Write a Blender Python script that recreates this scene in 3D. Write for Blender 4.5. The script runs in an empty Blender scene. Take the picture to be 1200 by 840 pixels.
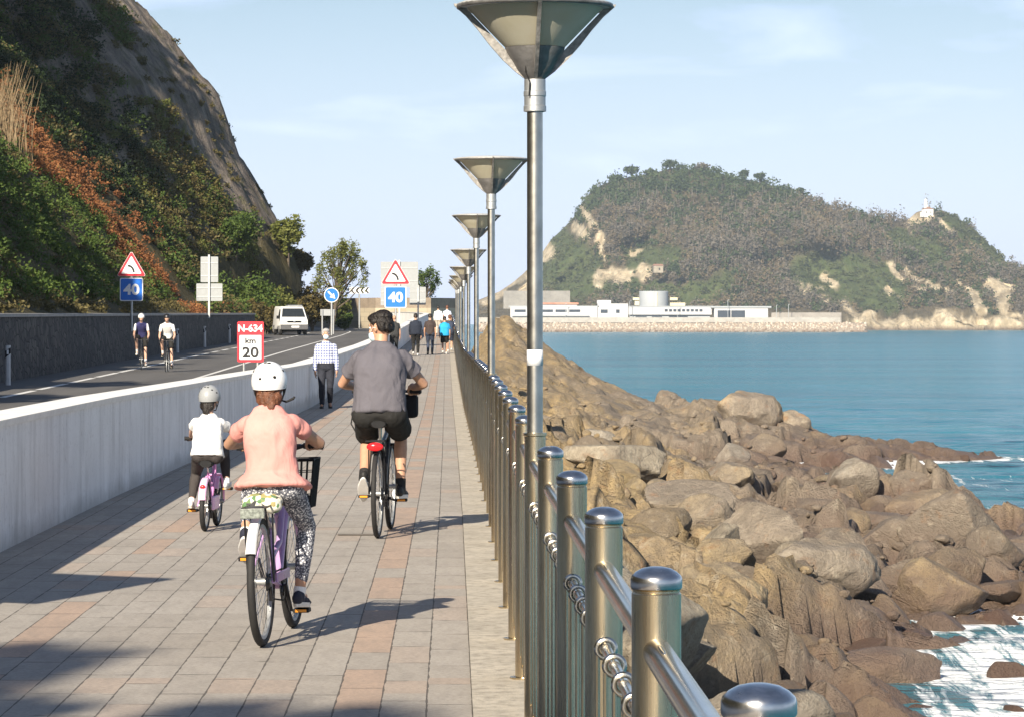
import bpy, bmesh, math, random
import numpy as np
from mathutils import Vector, Matrix, Quaternion
random.seed(7)
RNG = np.random.default_rng(11)
SC = bpy.context.scene
COL = SC.collection
V = Vector
PI = math.pi
# ---------------------------------------------------------------- camera model (photo is 1200 x 840)
F = 3700.0          # focal length in photo pixels
CX, CY = 600.0, 376.0   # principal column, horizon row
EYE = 1.68
SEA = -4.32

def at(px, py, d):
    return V(((px-CX)/F*d, d, EYE+(CY-py)/F*d))

def interp(x, xs, ys):
    return np.interp(x, xs, ys)

def fence_x(y): return 0.386-0.0226*y+np.interp(y, [0, 13, 27.5, 42, 57, 100, 132, 200], [0, 0, .055, .09, .115, .19, .25, .30])
def wall_x(y): return -3.45-0.0118*y
def path_z(y): return interp(y, [0, 30, 66, 100, 132, 190, 260, 400], [0, 0, -.14, 0, .25, .9, 1.5, 2.0])
def road_z(y): return interp(y, [-50, 40, 60, 82, 132, 217, 300, 420], [-.05, -.08, -.05, .07, .34, .69, 1.25, 1.8])
def curve_off(y):   # the road bends to the left far away
    y = np.asarray(y, dtype=float)
    return np.where(y > 235, -((y-235)**2)*0.0035, 0.0)
def center_x(y): return -6.7-.023*np.asarray(y, dtype=float)+curve_off(y)
def left_x(y): return -9.6-.023*np.asarray(y, dtype=float)+curve_off(y)

# ---------------------------------------------------------------- numpy noise
def _h(ix, iy, iz, s):
    n = (ix*374761393 + iy*668265263 + iz*1440662683 + s*974711) & 0xFFFFFFFF
    n = ((n ^ (n >> 13))*1274126177) & 0xFFFFFFFF
    n = ((n ^ (n >> 16))*2246822519) & 0xFFFFFFFF
    return ((n ^ (n >> 15)) & 0xFFFFFF)/float(0xFFFFFF)

def vnoise(p, s=0):
    p = np.asarray(p, dtype=float)
    i = np.floor(p).astype(np.int64); f = p-i
    u = f*f*f*(f*(f*6-15)+10)
    r = 0
    for dx in (0, 1):
        wx = u[:, 0] if dx else 1-u[:, 0]
        for dy in (0, 1):
            wy = u[:, 1] if dy else 1-u[:, 1]
            for dz in (0, 1):
                wz = u[:, 2] if dz else 1-u[:, 2]
                r = r+wx*wy*wz*_h(i[:, 0]+dx, i[:, 1]+dy, i[:, 2]+dz, s)
    return r*2-1

def fbm(p, octv=4, s=0, gain=.5):
    p = np.asarray(p, dtype=float); a = 1.0; t = 0; r = np.zeros(len(p))
    for k in range(octv):
        r += a*vnoise(p, s+k*17); t += a; a *= gain; p = p*2.03+7.1
    return r/t

def fb2(x, y, sc, octv=4, s=0):
    return fbm(np.stack([np.ravel(x)*sc, np.ravel(y)*sc, np.zeros(np.size(x))], 1), octv, s).reshape(np.shape(x))

def cells(x, y, size, s=0):
    """nearest and second nearest jittered-grid cell: F1, F2, offset from the centre, three random values of the cell"""
    X = np.ravel(x)/size; Y = np.ravel(y)/size
    ix = np.floor(X).astype(np.int64); iy = np.floor(Y).astype(np.int64)
    f1 = np.full(X.shape, 9.0); f2 = np.full(X.shape, 9.0)
    ox = np.zeros(X.shape); oy = np.zeros(X.shape); r = np.zeros((3,)+X.shape)
    for dx in (-1, 0, 1):
        for dy in (-1, 0, 1):
            cx = ix+dx; cy = iy+dy; z = np.zeros_like(cx)
            px = cx+.15+.7*_h(cx, cy, z, s); py = cy+.15+.7*_h(cx, cy, z, s+5)
            d = np.hypot(X-px, Y-py); m = d < f1
            f2 = np.where(m, f1, np.minimum(f2, d))
            ox = np.where(m, X-px, ox); oy = np.where(m, Y-py, oy)
            for k in range(3): r[k] = np.where(m, _h(cx, cy, z, s+11+k*7), r[k])
            f1 = np.where(m, d, f1)
    sh = np.shape(x)
    return f1.reshape(sh), f2.reshape(sh), ox.reshape(sh)*size, oy.reshape(sh)*size, r.reshape((3,)+sh)

def sstep(a, b, x):
    t = np.clip((x-a)/(b-a), 0, 1); return t*t*(3-2*t)

# ---------------------------------------------------------------- objects
def link(name, me, mat=None, parent=None, smooth=False):
    o = bpy.data.objects.new(name, me); COL.objects.link(o)
    if mat is not None:
        for m in (mat if isinstance(mat, (list, tuple)) else [mat]): me.materials.append(m)
    if parent is not None: o.parent = parent
    if smooth:
        me.polygons.foreach_set('use_smooth', np.ones(len(me.polygons), dtype=bool))
    return o

def np_mesh(name, verts, faces, k=None):
    """faces: (n,k) array"""
    verts = np.asarray(verts, dtype=np.float32); faces = np.asarray(faces, dtype=np.int32)
    me = bpy.data.meshes.new(name)
    n, k = faces.shape
    me.vertices.add(len(verts)); me.vertices.foreach_set('co', verts.ravel())
    me.loops.add(n*k); me.loops.foreach_set('vertex_index', faces.ravel())
    me.polygons.add(n)
    me.polygons.foreach_set('loop_start', np.arange(0, n*k, k, dtype=np.int32))
    me.update(calc_edges=True)
    return me

def grid_mesh(name, X, Y, Z):
    """X,Y,Z arrays (a,b) -> quads"""
    a, b = X.shape
    v = np.stack([X, Y, Z], -1).reshape(-1, 3)
    i = np.arange(a*b).reshape(a, b)
    f = np.stack([i[:-1, :-1], i[1:, :-1], i[1:, 1:], i[:-1, 1:]], -1).reshape(-1, 4)
    return np_mesh(name, v, f)

def vattr(me, name, vals):
    at_ = me.attributes.new(name, 'FLOAT', 'POINT')
    at_.data.foreach_set('value', np.asarray(vals, dtype=np.float32).ravel())

def tag(o, label=None, cat=None, group=None, kind=None):
    if label: o['label'] = label
    if cat: o['category'] = cat
    if group: o['group'] = group
    if kind: o['kind'] = kind
    return o

def root(name, loc, rz=0.0, label=None, cat=None, group=None):
    o = bpy.data.objects.new(name, None); COL.objects.link(o)
    o.location = loc; o.rotation_euler = (0, 0, rz); o.empty_display_size = .2
    return tag(o, label, cat, group)

def kids(o, table):
    return table.get(o, [])

def copy_tree(o, parent=None):
    c = o.copy(); COL.objects.link(c)
    if parent is not None: c.parent = parent
    for ch in list(o.children): copy_tree(ch, c)
    return c

class MB:
    def __init__(s): s.v = []; s.f = []
    def add(s, verts, faces):
        b = len(s.v); s.v += [tuple(q) for q in verts]; s.f += [tuple(b+i for i in f) for f in faces]
    def box(s, c, size, R=None):
        hx, hy, hz = size[0]/2, size[1]/2, size[2]/2
        P = [V((x, y, z)) for x in (-hx, hx) for y in (-hy, hy) for z in (-hz, hz)]
        if R is not None: P = [R @ p for p in P]
        c = V(c)
        s.add([c+p for p in P], [(0, 1, 3, 2), (4, 6, 7, 5), (0, 4, 5, 1), (2, 3, 7, 6), (0, 2, 6, 4), (1, 5, 7, 3)])
    def loft(s, rings, cap=True, closed=False):
        n = len(rings[0]); b = len(s.v)
        for r in rings: s.v += [tuple(q) for q in r]
        m = len(rings)
        for k in range(m-1 if not closed else m):
            k2 = (k+1) % m
            for i in range(n):
                j = (i+1) % n
                s.f.append((b+k*n+i, b+k*n+j, b+k2*n+j, b+k2*n+i))
        if cap and not closed:
            s.f.append(tuple(b+i for i in reversed(range(n))))
            s.f.append(tuple(b+(m-1)*n+i for i in range(n)))
    def tube(s, pts, r, n=10, closed=False, cap=True):
        pts = [V(p) for p in pts]
        rr = r if isinstance(r, (list, tuple)) else [r]*len(pts)
        rings = []; prev = None; m = len(pts)
        for k, p in enumerate(pts):
            if closed: t = pts[(k+1) % m]-pts[k-1]
            else: t = pts[min(k+1, m-1)]-pts[max(k-1, 0)]
            if t.length < 1e-9: t = V((0, 0, 1))
            t.normalize()
            if prev is None:
                a = V((0, 0, 1)) if abs(t.z) < .9 else V((1, 0, 0))
                u = t.cross(a).normalized()
            else:
                u = (prev-t*prev.dot(t)).normalized()
            prev = u; w = t.cross(u)
            rings.append([p+(u*math.cos(2*PI*i/n)+w*math.sin(2*PI*i/n))*rr[k] for i in range(n)])
        s.loft(rings, cap, closed)
    def capsule(s, a, b, ra, rb, n=14, k=4):
        a = V(a); b = V(b); t = (b-a)
        if t.length < 1e-6: t = V((0, 0, 1e-4))
        L = t.length; t = t/L
        pts = []; rr = []
        for i in range(k+1):
            q = PI/2*i/k; pts.append(a-t*ra*math.cos(q)*.999); rr.append(max(ra*math.sin(q), ra*.02))
        for i in range(k+1):
            q = PI/2*i/k; pts.append(b+t*rb*math.sin(q)); rr.append(max(rb*math.cos(q), rb*.02))
        u = t.orthogonal().normalized(); w = t.cross(u)
        s.loft([[p+(u*math.cos(2*PI*i/n)+w*math.sin(2*PI*i/n))*r for i in range(n)] for p, r in zip(pts, rr)])
    def ell(s, c, rad, R=None, n=16, m=10):
        c = V(c); rings = []
        for k in range(m+1):
            q = -PI/2+PI*k/m; cz = math.sin(q); cr = max(math.cos(q), .01)
            ring = []
            for i in range(n):
                p = V((math.cos(2*PI*i/n)*cr*rad[0], math.sin(2*PI*i/n)*cr*rad[1], cz*rad[2]))
                ring.append(c+(R @ p if R is not None else p))
            rings.append(ring)
        s.loft(rings)
    def lathe(s, prof, n=24, c=(0, 0, 0), cap=True):
        """prof: (radius, z) list, bottom to top"""
        c = V(c)
        s.loft([[c+V((math.cos(2*PI*i/n)*r, math.sin(2*PI*i/n)*r, z)) for i in range(n)] for r, z in prof], cap)
    def prism_y(s, poly, y0, y1, c=(0, 0, 0)):
        """polygon in xz, extruded from y0 (front) to y1"""
        c = V(c); n = len(poly)
        P = [c+V((x, y0, z)) for x, z in poly]+[c+V((x, y1, z)) for x, z in poly]
        fs = [tuple(range(n)), tuple(reversed(range(n, 2*n)))]
        fs += [((i+1) % n, i, n+i, n+(i+1) % n) for i in range(n)]
        s.add(P, fs)
    def mesh(s, name):
        me = bpy.data.meshes.new(name); me.from_pydata(s.v, [], s.f); me.update(); return me
    def build(s, name, mat, parent=None, smooth=False, fix=True, bevel=0.0):
        me = s.mesh(name)
        if fix or bevel:
            bm = bmesh.new(); bm.from_mesh(me)
            if bevel:
                bmesh.ops.bevel(bm, geom=[e for e in bm.edges if len(e.link_faces) == 2 and e.calc_face_angle(0) > .5], offset=bevel, segments=2, affect='EDGES', profile=.5)
            bmesh.ops.recalc_face_normals(bm, faces=bm.faces); bm.to_mesh(me); bm.free()
        o = link(name, me, mat, parent)
        if smooth: me.shade_smooth() if smooth is True else me.set_sharp_from_angle(angle=smooth); 
        if smooth: me.polygons.foreach_set('use_smooth', np.ones(len(me.polygons), dtype=bool))
        return o

def remesh(mb, name, mat, parent, voxel=.01, smooth=4, wr=None, fac=.5):
    """one continuous surface out of overlapping solids; wr = (amplitude, scale vector, seed) wrinkles"""
    me = mb.mesh(name)
    bm = bmesh.new(); bm.from_mesh(me); bmesh.ops.recalc_face_normals(bm, faces=bm.faces); bm.to_mesh(me); bm.free()
    tmp = bpy.data.objects.new('tmp', me); COL.objects.link(tmp)
    m = tmp.modifiers.new('r', 'REMESH'); m.mode = 'VOXEL'; m.voxel_size = voxel; m.use_smooth_shade = True
    if smooth:
        q = tmp.modifiers.new('s', 'SMOOTH'); q.factor = fac; q.iterations = smooth
    dg = bpy.context.evaluated_depsgraph_get()
    out = bpy.data.meshes.new_from_object(tmp.evaluated_get(dg))
    bpy.data.objects.remove(tmp); bpy.data.meshes.remove(me)
    out.name = name; out.materials.clear()
    if wr:
        n = len(out.vertices); co = np.empty(n*3, dtype=np.float32); out.vertices.foreach_get('co', co); co = co.reshape(-1, 3)
        no = np.empty(n*3, dtype=np.float32); out.vertices.foreach_get('normal', no); no = no.reshape(-1, 3)
        q = co*np.array(wr[1]); q = q+.35*fbm(q*1.3, 2, wr[2]+5)[:, None]
        d = 1-2*np.abs(fbm(q, 3, wr[2])); d = np.clip(d, -.2, 1)
        co = co+no*(d*wr[0])[:, None]
        out.vertices.foreach_set('co', co.astype(np.float32).ravel()); out.update()
    o = link(name, out, mat, parent)
    out.polygons.foreach_set('use_smooth', np.ones(len(out.polygons), dtype=bool))
    return o

# ---------------------------------------------------------------- materials
class NT:
    def __init__(s, name):
        s.m = bpy.data.materials.new(name); s.m.use_nodes = True
        s.t = s.m.node_tree; s.t.nodes.clear()
        s.out = s.n('ShaderNodeOutputMaterial'); s.b = s.n('ShaderNodeBsdfPrincipled')
        s.l(s.b.outputs[0], s.out.inputs[0])
    def n(s, t, **kw):
        x = s.t.nodes.new(t)
        for k, v in kw.items(): setattr(x, k, v)
        return x
    def l(s, a, b): s.t.links.new(a, b)
    def val(s, sock, v):
        if hasattr(v, 'is_output') or isinstance(v, bpy.types.NodeSocket): s.l(v, sock)
        else: sock.default_value = v
    def math(s, op, a, b=None, c=None, clamp=False):
        x = s.n('ShaderNodeMath', operation=op); x.use_clamp = clamp
        s.val(x.inputs[0], a)
        if b is not None: s.val(x.inputs[1], b)
        if c is not None: s.val(x.inputs[2], c)
        return x.outputs[0]
    def mix(s, f, a, b, mode='MIX'):
        x = s.n('ShaderNodeMix', data_type='RGBA', blend_type=mode)
        s.val(x.inputs[0], f); s.val(x.inputs[6], rgba(a)); s.val(x.inputs[7], rgba(b))
        return x.outputs[2]
    def coord(s, kind='Object'):
        return s.n('ShaderNodeTexCoord').outputs[kind]
    def mapping(s, v, scale=(1, 1, 1), rot=(0, 0, 0), loc=(0, 0, 0)):
        x = s.n('ShaderNodeMapping'); s.l(v, x.inputs[0]); x.inputs['Scale'].default_value = scale
        x.inputs['Rotation'].default_value = rot; x.inputs['Location'].default_value = loc
        return x.outputs[0]
    def noise(s, v, scale, detail=4, rough=.55, dist=0.0):
        x = s.n('ShaderNodeTexNoise'); s.l(v, x.inputs['Vector']); x.inputs['Scale'].default_value = scale
        x.inputs['Detail'].default_value = detail; x.inputs['Roughness'].default_value = rough; x.inputs['Distortion'].default_value = dist
        return x.outputs[0]
    def voro(s, v, scale, feature='F1', out='Distance', rnd=1.0):
        x = s.n('ShaderNodeTexVoronoi', feature=feature); s.l(v, x.inputs['Vector']); x.inputs['Scale'].default_value = scale
        x.inputs['Randomness'].default_value = rnd
        return x.outputs[out]
    def ramp(s, f, stops, interp='LINEAR'):
        x = s.n('ShaderNodeValToRGB'); s.val(x.inputs[0], f); cr = x.color_ramp; cr.interpolation = interp
        while len(cr.elements) > len(stops): cr.elements.remove(cr.elements[-1])
        while len(cr.elements) < len(stops): cr.elements.new(.5)
        for e, (p, c) in zip(cr.elements, stops):
            e.position = p; e.color = rgba(c) if not isinstance(c, (int, float)) else (c, c, c, 1)
        return x.outputs[0]
    def sep(s, v):
        x = s.n('ShaderNodeSeparateXYZ'); s.l(v, x.inputs[0]); return x.outputs
    def comb(s, a, b, c=0.0):
        x = s.n('ShaderNodeCombineXYZ'); s.val(x.inputs[0], a); s.val(x.inputs[1], b); s.val(x.inputs[2], c); return x.outputs[0]
    def attr(s, name):
        x = s.n('ShaderNodeAttribute'); x.attribute_name = name; return x
    def bump(s, h, strength=.3, dist=.01):
        x = s.n('ShaderNodeBump'); x.inputs['Strength'].default_value = strength; x.inputs['Distance'].default_value = dist
        s.l(h, x.inputs['Height']); s.l(x.outputs[0], s.b.inputs['Normal'])
    def set(s, color=None, rough=None, metal=None, spec=None):
        if color is not None: s.val(s.b.inputs['Base Color'], rgba(color))
        if rough is not None: s.val(s.b.inputs['Roughness'], rough)
        if metal is not None: s.val(s.b.inputs['Metallic'], metal)
        if spec is not None: s.b.inputs['Specular IOR Level'].default_value = spec
        return s.m

def rgba(c):
    if isinstance(c, (tuple, list)) and len(c) == 3: return (c[0], c[1], c[2], 1)
    return c

def simple(name, c, rough=.6, metal=0.0, var=.12, scale=8.0, bump=0.0, bscale=60.0, spec=.4, rvar=.08):
    n = NT(name); co = n.coord()
    f = n.noise(co, scale, 5, .6)
    a = tuple(x*(1-var*1.6) for x in c); b = tuple(min(1, x*(1+var)) for x in c)
    n.set(n.ramp(f, [(.3, a), (.7, b)]), None, metal, spec)
    n.l(n.math('MULTIPLY_ADD', n.noise(co, scale*2.3, 3), rvar*2, rough-rvar), n.b.inputs['Roughness'])
    if bump: n.bump(n.noise(co, bscale, 4), bump, .01)
    return n.m
# ================================================================ camera, sky, sun
cam = bpy.data.objects.new('camera', bpy.data.cameras.new('camera')); COL.objects.link(cam)
cam.location = (0, 0, EYE); cam.rotation_euler = (PI/2, 0, 0)
cam.data.sensor_width = 36; cam.data.lens = F/1200*36
cam.data.shift_y = -(420-CY)/1200
cam.data.clip_start = .1; cam.data.clip_end = 40000
SC.camera = cam
SUN = V((.60, 1.75, -1.0)).normalized()
lamp = bpy.data.objects.new('sun', bpy.data.lights.new('sun', 'SUN')); COL.objects.link(lamp)
lamp.data.energy = 5.0; lamp.data.angle = math.radians(.53); lamp.data.color = (1, .90, .745)
lamp.rotation_euler = SUN.to_track_quat('-Z', 'Y').to_euler(); lamp.location = (-20, -60, 60)
world = bpy.data.worlds.new('World'); SC.world = world; world.use_nodes = True
wt = world.node_tree; wt.nodes.clear()
def wn(t, **k):
    x = wt.nodes.new(t)
    for a, b in k.items(): setattr(x, a, b)
    return x
sky = wn('ShaderNodeTexSky', sky_type='NISHITA'); sky.sun_disc = False
sky.sun_elevation = math.asin(-SUN.z); sky.sun_rotation = math.atan2(-SUN.x, -SUN.y) % (2*PI)
sky.air_density = 1.0; sky.dust_density = .3; sky.ozone_density = 2.2; sky.altitude = 10
tc = wn('ShaderNodeTexCoord'); sp = wn('ShaderNodeSeparateXYZ'); wt.links.new(tc.outputs['Generated'], sp.inputs[0])
# thin high cloud: noise over the direction, stretched along the horizon
mp = wn('ShaderNodeMapping'); mp.inputs['Scale'].default_value = (3.0, 3.0, 13.0); mp.inputs['Location'].default_value = (.3, .1, .35)
wt.links.new(tc.outputs['Generated'], mp.inputs[0])
nz = wn('ShaderNodeTexNoise'); nz.inputs['Scale'].default_value = 2.6; nz.inputs['Detail'].default_value = 7; nz.inputs['Roughness'].default_value = .52; nz.inputs['Distortion'].default_value = .5
wt.links.new(mp.outputs[0], nz.inputs['Vector'])
rp = wn('ShaderNodeValToRGB'); rp.color_ramp.elements[0].position = .44; rp.color_ramp.elements[0].color = (.04, .04, .04, 1)
rp.color_ramp.elements[1].position = .66; rp.color_ramp.elements[1].color = (.88, .88, .88, 1)
wt.links.new(nz.outputs[0], rp.inputs[0])
mx = wn('ShaderNodeMix', data_type='RGBA'); 
# haze band: strong near the horizon, clear blue overhead
mr = wn('ShaderNodeMapRange'); mr.inputs[1].default_value = -.02; mr.inputs[2].default_value = .42; mr.inputs[3].default_value = 1.0; mr.inputs[4].default_value = .25
wt.links.new(sp.outputs[2], mr.inputs[0])
hm = wn('ShaderNodeMath', operation='MULTIPLY'); wt.links.new(rp.outputs[0], hm.inputs[0]); wt.links.new(mr.outputs[0], hm.inputs[1])
mr2 = wn('ShaderNodeMapRange'); mr2.inputs[1].default_value = .0; mr2.inputs[2].default_value = .13; mr2.inputs[3].default_value = .74; mr2.inputs[4].default_value = .0
wt.links.new(sp.outputs[2], mr2.inputs[0])
hx_ = wn('ShaderNodeMath', operation='MAXIMUM'); wt.links.new(hm.outputs[0], hx_.inputs[0]); wt.links.new(mr2.outputs[0], hx_.inputs[1])
wt.links.new(hx_.outputs[0], mx.inputs[0]); wt.links.new(sky.outputs[0], mx.inputs[6])
mx.inputs[7].default_value = (10.2, 11.8, 17.2, 1)
bg = wn('ShaderNodeBackground'); bg.inputs[1].default_value = .048
wt.links.new(mx.outputs[2], bg.inputs[0]); wo = wn('ShaderNodeOutputWorld'); wt.links.new(bg.outputs[0], wo.inputs[0])
SC.view_settings.view_transform = 'Standard'; SC.view_settings.look = 'None'; SC.view_settings.gamma = 1
SC.view_settings.exposure = 0.92; SC.view_settings.use_curve_mapping = False
SC.cycles.use_denoising = True
SC.cycles.max_bounces = 6; SC.cycles.transparent_max_bounces = 8; SC.cycles.volume_bounces = 0
SC.cycles.sample_clamp_indirect = 6

# ================================================================ shared materials
M = {}
M['white_paint'] = simple('white paint', (.78, .78, .76), .45, var=.03)
M['black_plastic'] = simple('black plastic', (.012, .012, .013), .62, var=.15, spec=.2)
M['black_rubber'] = simple('black rubber', (.022, .021, .021), .75, var=.2)
M['dark_metal'] = simple('dark metal', (.05, .05, .055), .38, .7, var=.1)
M['chrome'] = simple('bright metal', (.62, .62, .61), .22, 1.0, var=.08)
M['galv'] = simple('galvanised steel', (.46, .47, .47), .5, .75, var=.12, scale=14)
M['sign_back'] = simple('grey sign back', (.32, .335, .34), .5, .25, var=.05)
M['sign_white'] = simple('white sign face', (.80, .80, .80), .35, var=.015)
M['sign_red'] = simple('red sign face', (.62, .035, .05), .35, var=.03)
M['sign_blue'] = simple('blue sign face', (.02, .16, .62), .35, var=.03)
M['sign_black'] = simple('black sign paint', (.02, .02, .022), .4, var=.02)
M['skin'] = simple('skin', (.50, .28, .18), .5, var=.07, scale=14)
M['skin_fair'] = simple('fair skin', (.60, .37, .27), .5, var=.07, scale=14)
M['hair_dark'] = simple('dark hair', (.016, .012, .010), .42, var=.4, scale=60, bump=.6, bscale=160)
M['hair_brown'] = simple('brown hair', (.15, .06, .03), .42, var=.4, scale=50, bump=.6, bscale=150)
M['hair_grey'] = simple('grey hair', (.42, .41, .40), .6, var=.2, scale=50, bump=.6, bscale=150)
M['sole'] = simple('pale shoe sole', (.62, .56, .46), .6, var=.08)
M['mask'] = simple('surgical mask', (.55, .70, .76), .75, var=.04)
def cloth(name, c, var=.07, rough=.85, bs=350):
    n = NT(name); co = n.coord()
    f = n.noise(co, 5.0, 5, .6); a = tuple(x*(1-var*1.6) for x in c); b = tuple(min(1, x*(1+var)) for x in c)
    n.set(n.ramp(f, [(.3, a), (.7, b)]), rough, 0, .15)
    fold = n.noise(n.mapping(co, (9, 9, 4.5), (.5, .3, .4)), 1.0, 5, .55, 1.2); fr_ = n.math('ABSOLUTE', n.math('SUBTRACT', fold, .5))
    weave = n.noise(co, 420, 2)
    n.bump(n.math('ADD', n.math('MULTIPLY', n.math('MINIMUM', fr_, .12), 6.0), n.math('MULTIPLY', weave, .12)), .24, .012); return n.m

def stainless():
    n = NT('brushed stainless steel'); co = n.coord()
    streak = n.noise(n.mapping(co, (18, 18, 1.1)), 3.0, 5, .6)
    stain = n.noise(n.mapping(co, (9, 9, .8)), 2.0, 6, .65)
    z = n.sep(co)[2]
    f = n.math('MULTIPLY', n.ramp(stain, [(.42, 0.0), (.66, 1.0)]), .5)
    c = n.mix(f, (.70, .59, .40), (.44, .28, .11))  # besides stains, tint and brown mix imitate the golden reflection of the paving
    c = n.mix(n.math('MULTIPLY', n.ramp(streak, [(.45, 0.0), (.62, 1.0)]), .45), c, (.24, .215, .175))
    n.set(c, None, 1.0)
    n.l(n.math('MULTIPLY_ADD', streak, .22, .15), n.b.inputs['Roughness'])
    n.bump(n.noise(n.mapping(co, (1, 1, .05)), 260, 2), .06, .004)
    return n.m
M['steel'] = stainless()
M['rail_steel'] = simple('smooth rail steel', (.60, .57, .51), .24, 1.0, var=.10, scale=2.5, rvar=.04)

def m_concrete(name, c, sc=1.0, stain=.5, bump=.3):
    n = NT(name); co = n.coord()
    a = n.noise(co, 1.3*sc, 6, .62); b = n.noise(co, 9*sc, 5, .65); d = n.noise(co, 70*sc, 3, .6)
    col = n.ramp(a, [(.3, tuple(x*.72 for x in c)), (.55, c), (.75, tuple(min(1, x*1.12) for x in c))])
    col = n.mix(n.math('MULTIPLY', n.ramp(b, [(.35, 1.0), (.55, 0.0)]), stain), col, tuple(x*.55 for x in c))
    col = n.mix(n.math('MULTIPLY', n.ramp(d, [(.4, 1.0), (.6, 0.0)]), .25), col, tuple(x*.7 for x in c))
    n.set(col, .85, 0, .25); n.bump(n.math('ADD', n.math('MULTIPLY', b, .6), n.math('MULTIPLY', d, .4)), bump, .02)
    return n.m

def m_paving():
    n = NT('promenade paving'); uv = n.attr('uvw').outputs['Vector'] if False else n.n('ShaderNodeUVMap').outputs[0]
    s = n.sep(uv); u, v = s[0], s[1]
    W, L = .201, .78
    wob = n.math('MULTIPLY', n.math('SUBTRACT', n.noise(uv, 3.0, 2), .5), .010)
    cu = n.math('DIVIDE', n.math('ADD', n.math('SUBTRACT', u, .25), wob), W); ci = n.math('FLOOR', cu)
    wn1 = n.n('ShaderNodeTexWhiteNoise', noise_dimensions='1D'); n.l(ci, wn1.inputs['W'])
    cv = n.math('ADD', n.math('DIVIDE', n.math('ADD', v, wob), L), n.math('MULTIPLY', wn1.outputs[0], 7.3)); ti = n.math('FLOOR', cv)
    wn2 = n.n('ShaderNodeTexWhiteNoise', noise_dimensions='3D'); n.l(n.comb(ci, ti), wn2.inputs['Vector'])
    fu = n.math('FRACT', cu); fv = n.math('FRACT', cv)
    du = n.math('MULTIPLY', n.math('MINIMUM', fu, n.math('SUBTRACT', 1.0, fu)), W)
    dv = n.math('MULTIPLY', n.math('MINIMUM', fv, n.math('SUBTRACT', 1.0, fv)), L)
    jn = n.noise(uv, 6.0, 3)
    ju = n.math('LESS_THAN', du, n.math('MULTIPLY_ADD', n.ramp(jn, [(.35, 0.0), (.6, 1.0)]), .0035, .0016))
    jv = n.math('LESS_THAN', dv, n.math('MULTIPLY_ADD', n.ramp(jn, [(.38, 0.0), (.6, 1.0)]), .011, .0))
    joint = n.math('MAXIMUM', ju, jv)
    # a reddish course every seventh column, some reddish single slabs and cross bands
    m7 = n.math('COMPARE', n.math('MODULO', n.math('ADD', ci, 90.0), 9.0), 2.0, .4)
    keep = n.math('GREATER_THAN', wn2.outputs[0], .28)
    red1 = n.math('MULTIPLY', m7, keep)
    rowb = n.math('COMPARE', n.math('MODULO', n.math('FLOOR', n.math('DIVIDE', v, .62)), 9.0), 5.0, .4)
    red2 = n.math('MULTIPLY', n.math('MULTIPLY', rowb, n.math('GREATER_THAN', wn2.outputs[0], .45)), .5)
    red3 = n.math('MULTIPLY', n.math('GREATER_THAN', wn2.outputs[0], .94), .4)
    red = n.math('MAXIMUM', n.math('MAXIMUM', red1, red2), red3)
    base = n.ramp(wn2.outputs[0], [(0, (.378, .340, .294)), (.5, (.402, .362, .314)), (1, (.425, .386, .338))])
    base = n.mix(red, base, n.ramp(wn2.outputs[0], [(.25, (.43, .315, .24)), (1, (.455, .335, .256))]))
    big = n.noise(uv, .45, 5, .6); fine = n.noise(uv, 38, 5, .7); mid = n.noise(n.mapping(uv, (5, 1.2, 1)), 2.2, 5, .65)
    base = n.mix(n.math('MULTIPLY', n.ramp(big, [(.35, 1.0), (.6, 0.0)]), .28), base, (.19, .172, .15))
    base = n.mix(n.math('MULTIPLY', n.ramp(mid, [(.38, 1.0), (.55, 0.0)]), .22), base, (.18, .165, .145))
    base = n.mix(n.math('MULTIPLY', n.ramp(fine, [(.36, 1.0), (.56, 0.0)]), .38), base, (.17, .155, .135))
    base = n.mix(n.math('MULTIPLY', joint, .85), base, (.075, .066, .056))
    n.set(base, .8, 0, .3)
    h = n.math('SUBTRACT', n.math('MULTIPLY', fine, .35), n.math('MULTIPLY', joint, 1.0))
    n.bump(n.math('ADD', h, n.math('MULTIPLY', wn2.outputs[0], .25)), .55, .006)
    return n.m
M['paving'] = m_paving()
M['kerb'] = m_concrete('weathered kerb concrete', (.50, .45, .37), 1.6, .85, .5)
M['seawall'] = m_concrete('sea wall concrete', (.30, .28, .25), .8, .5)

def m_asphalt():
    n = NT('asphalt'); co = n.coord()
    a = n.noise(n.mapping(co, (1.4, .12, 1)), .8, 5, .6); d = n.noise(co, 45, 4, .7)
    c = n.ramp(a, [(.3, (.098, .093, .088)), (.7, (.15, .142, .132))])
    c = n.mix(n.math('MULTIPLY', n.ramp(d, [(.4, 1.0), (.62, 0.0)]), .35), c, (.065, .062, .06))
    n.set(c, .82, 0, .3); n.bump(d, .4, .01); return n.m
M['asphalt'] = m_asphalt()

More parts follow.
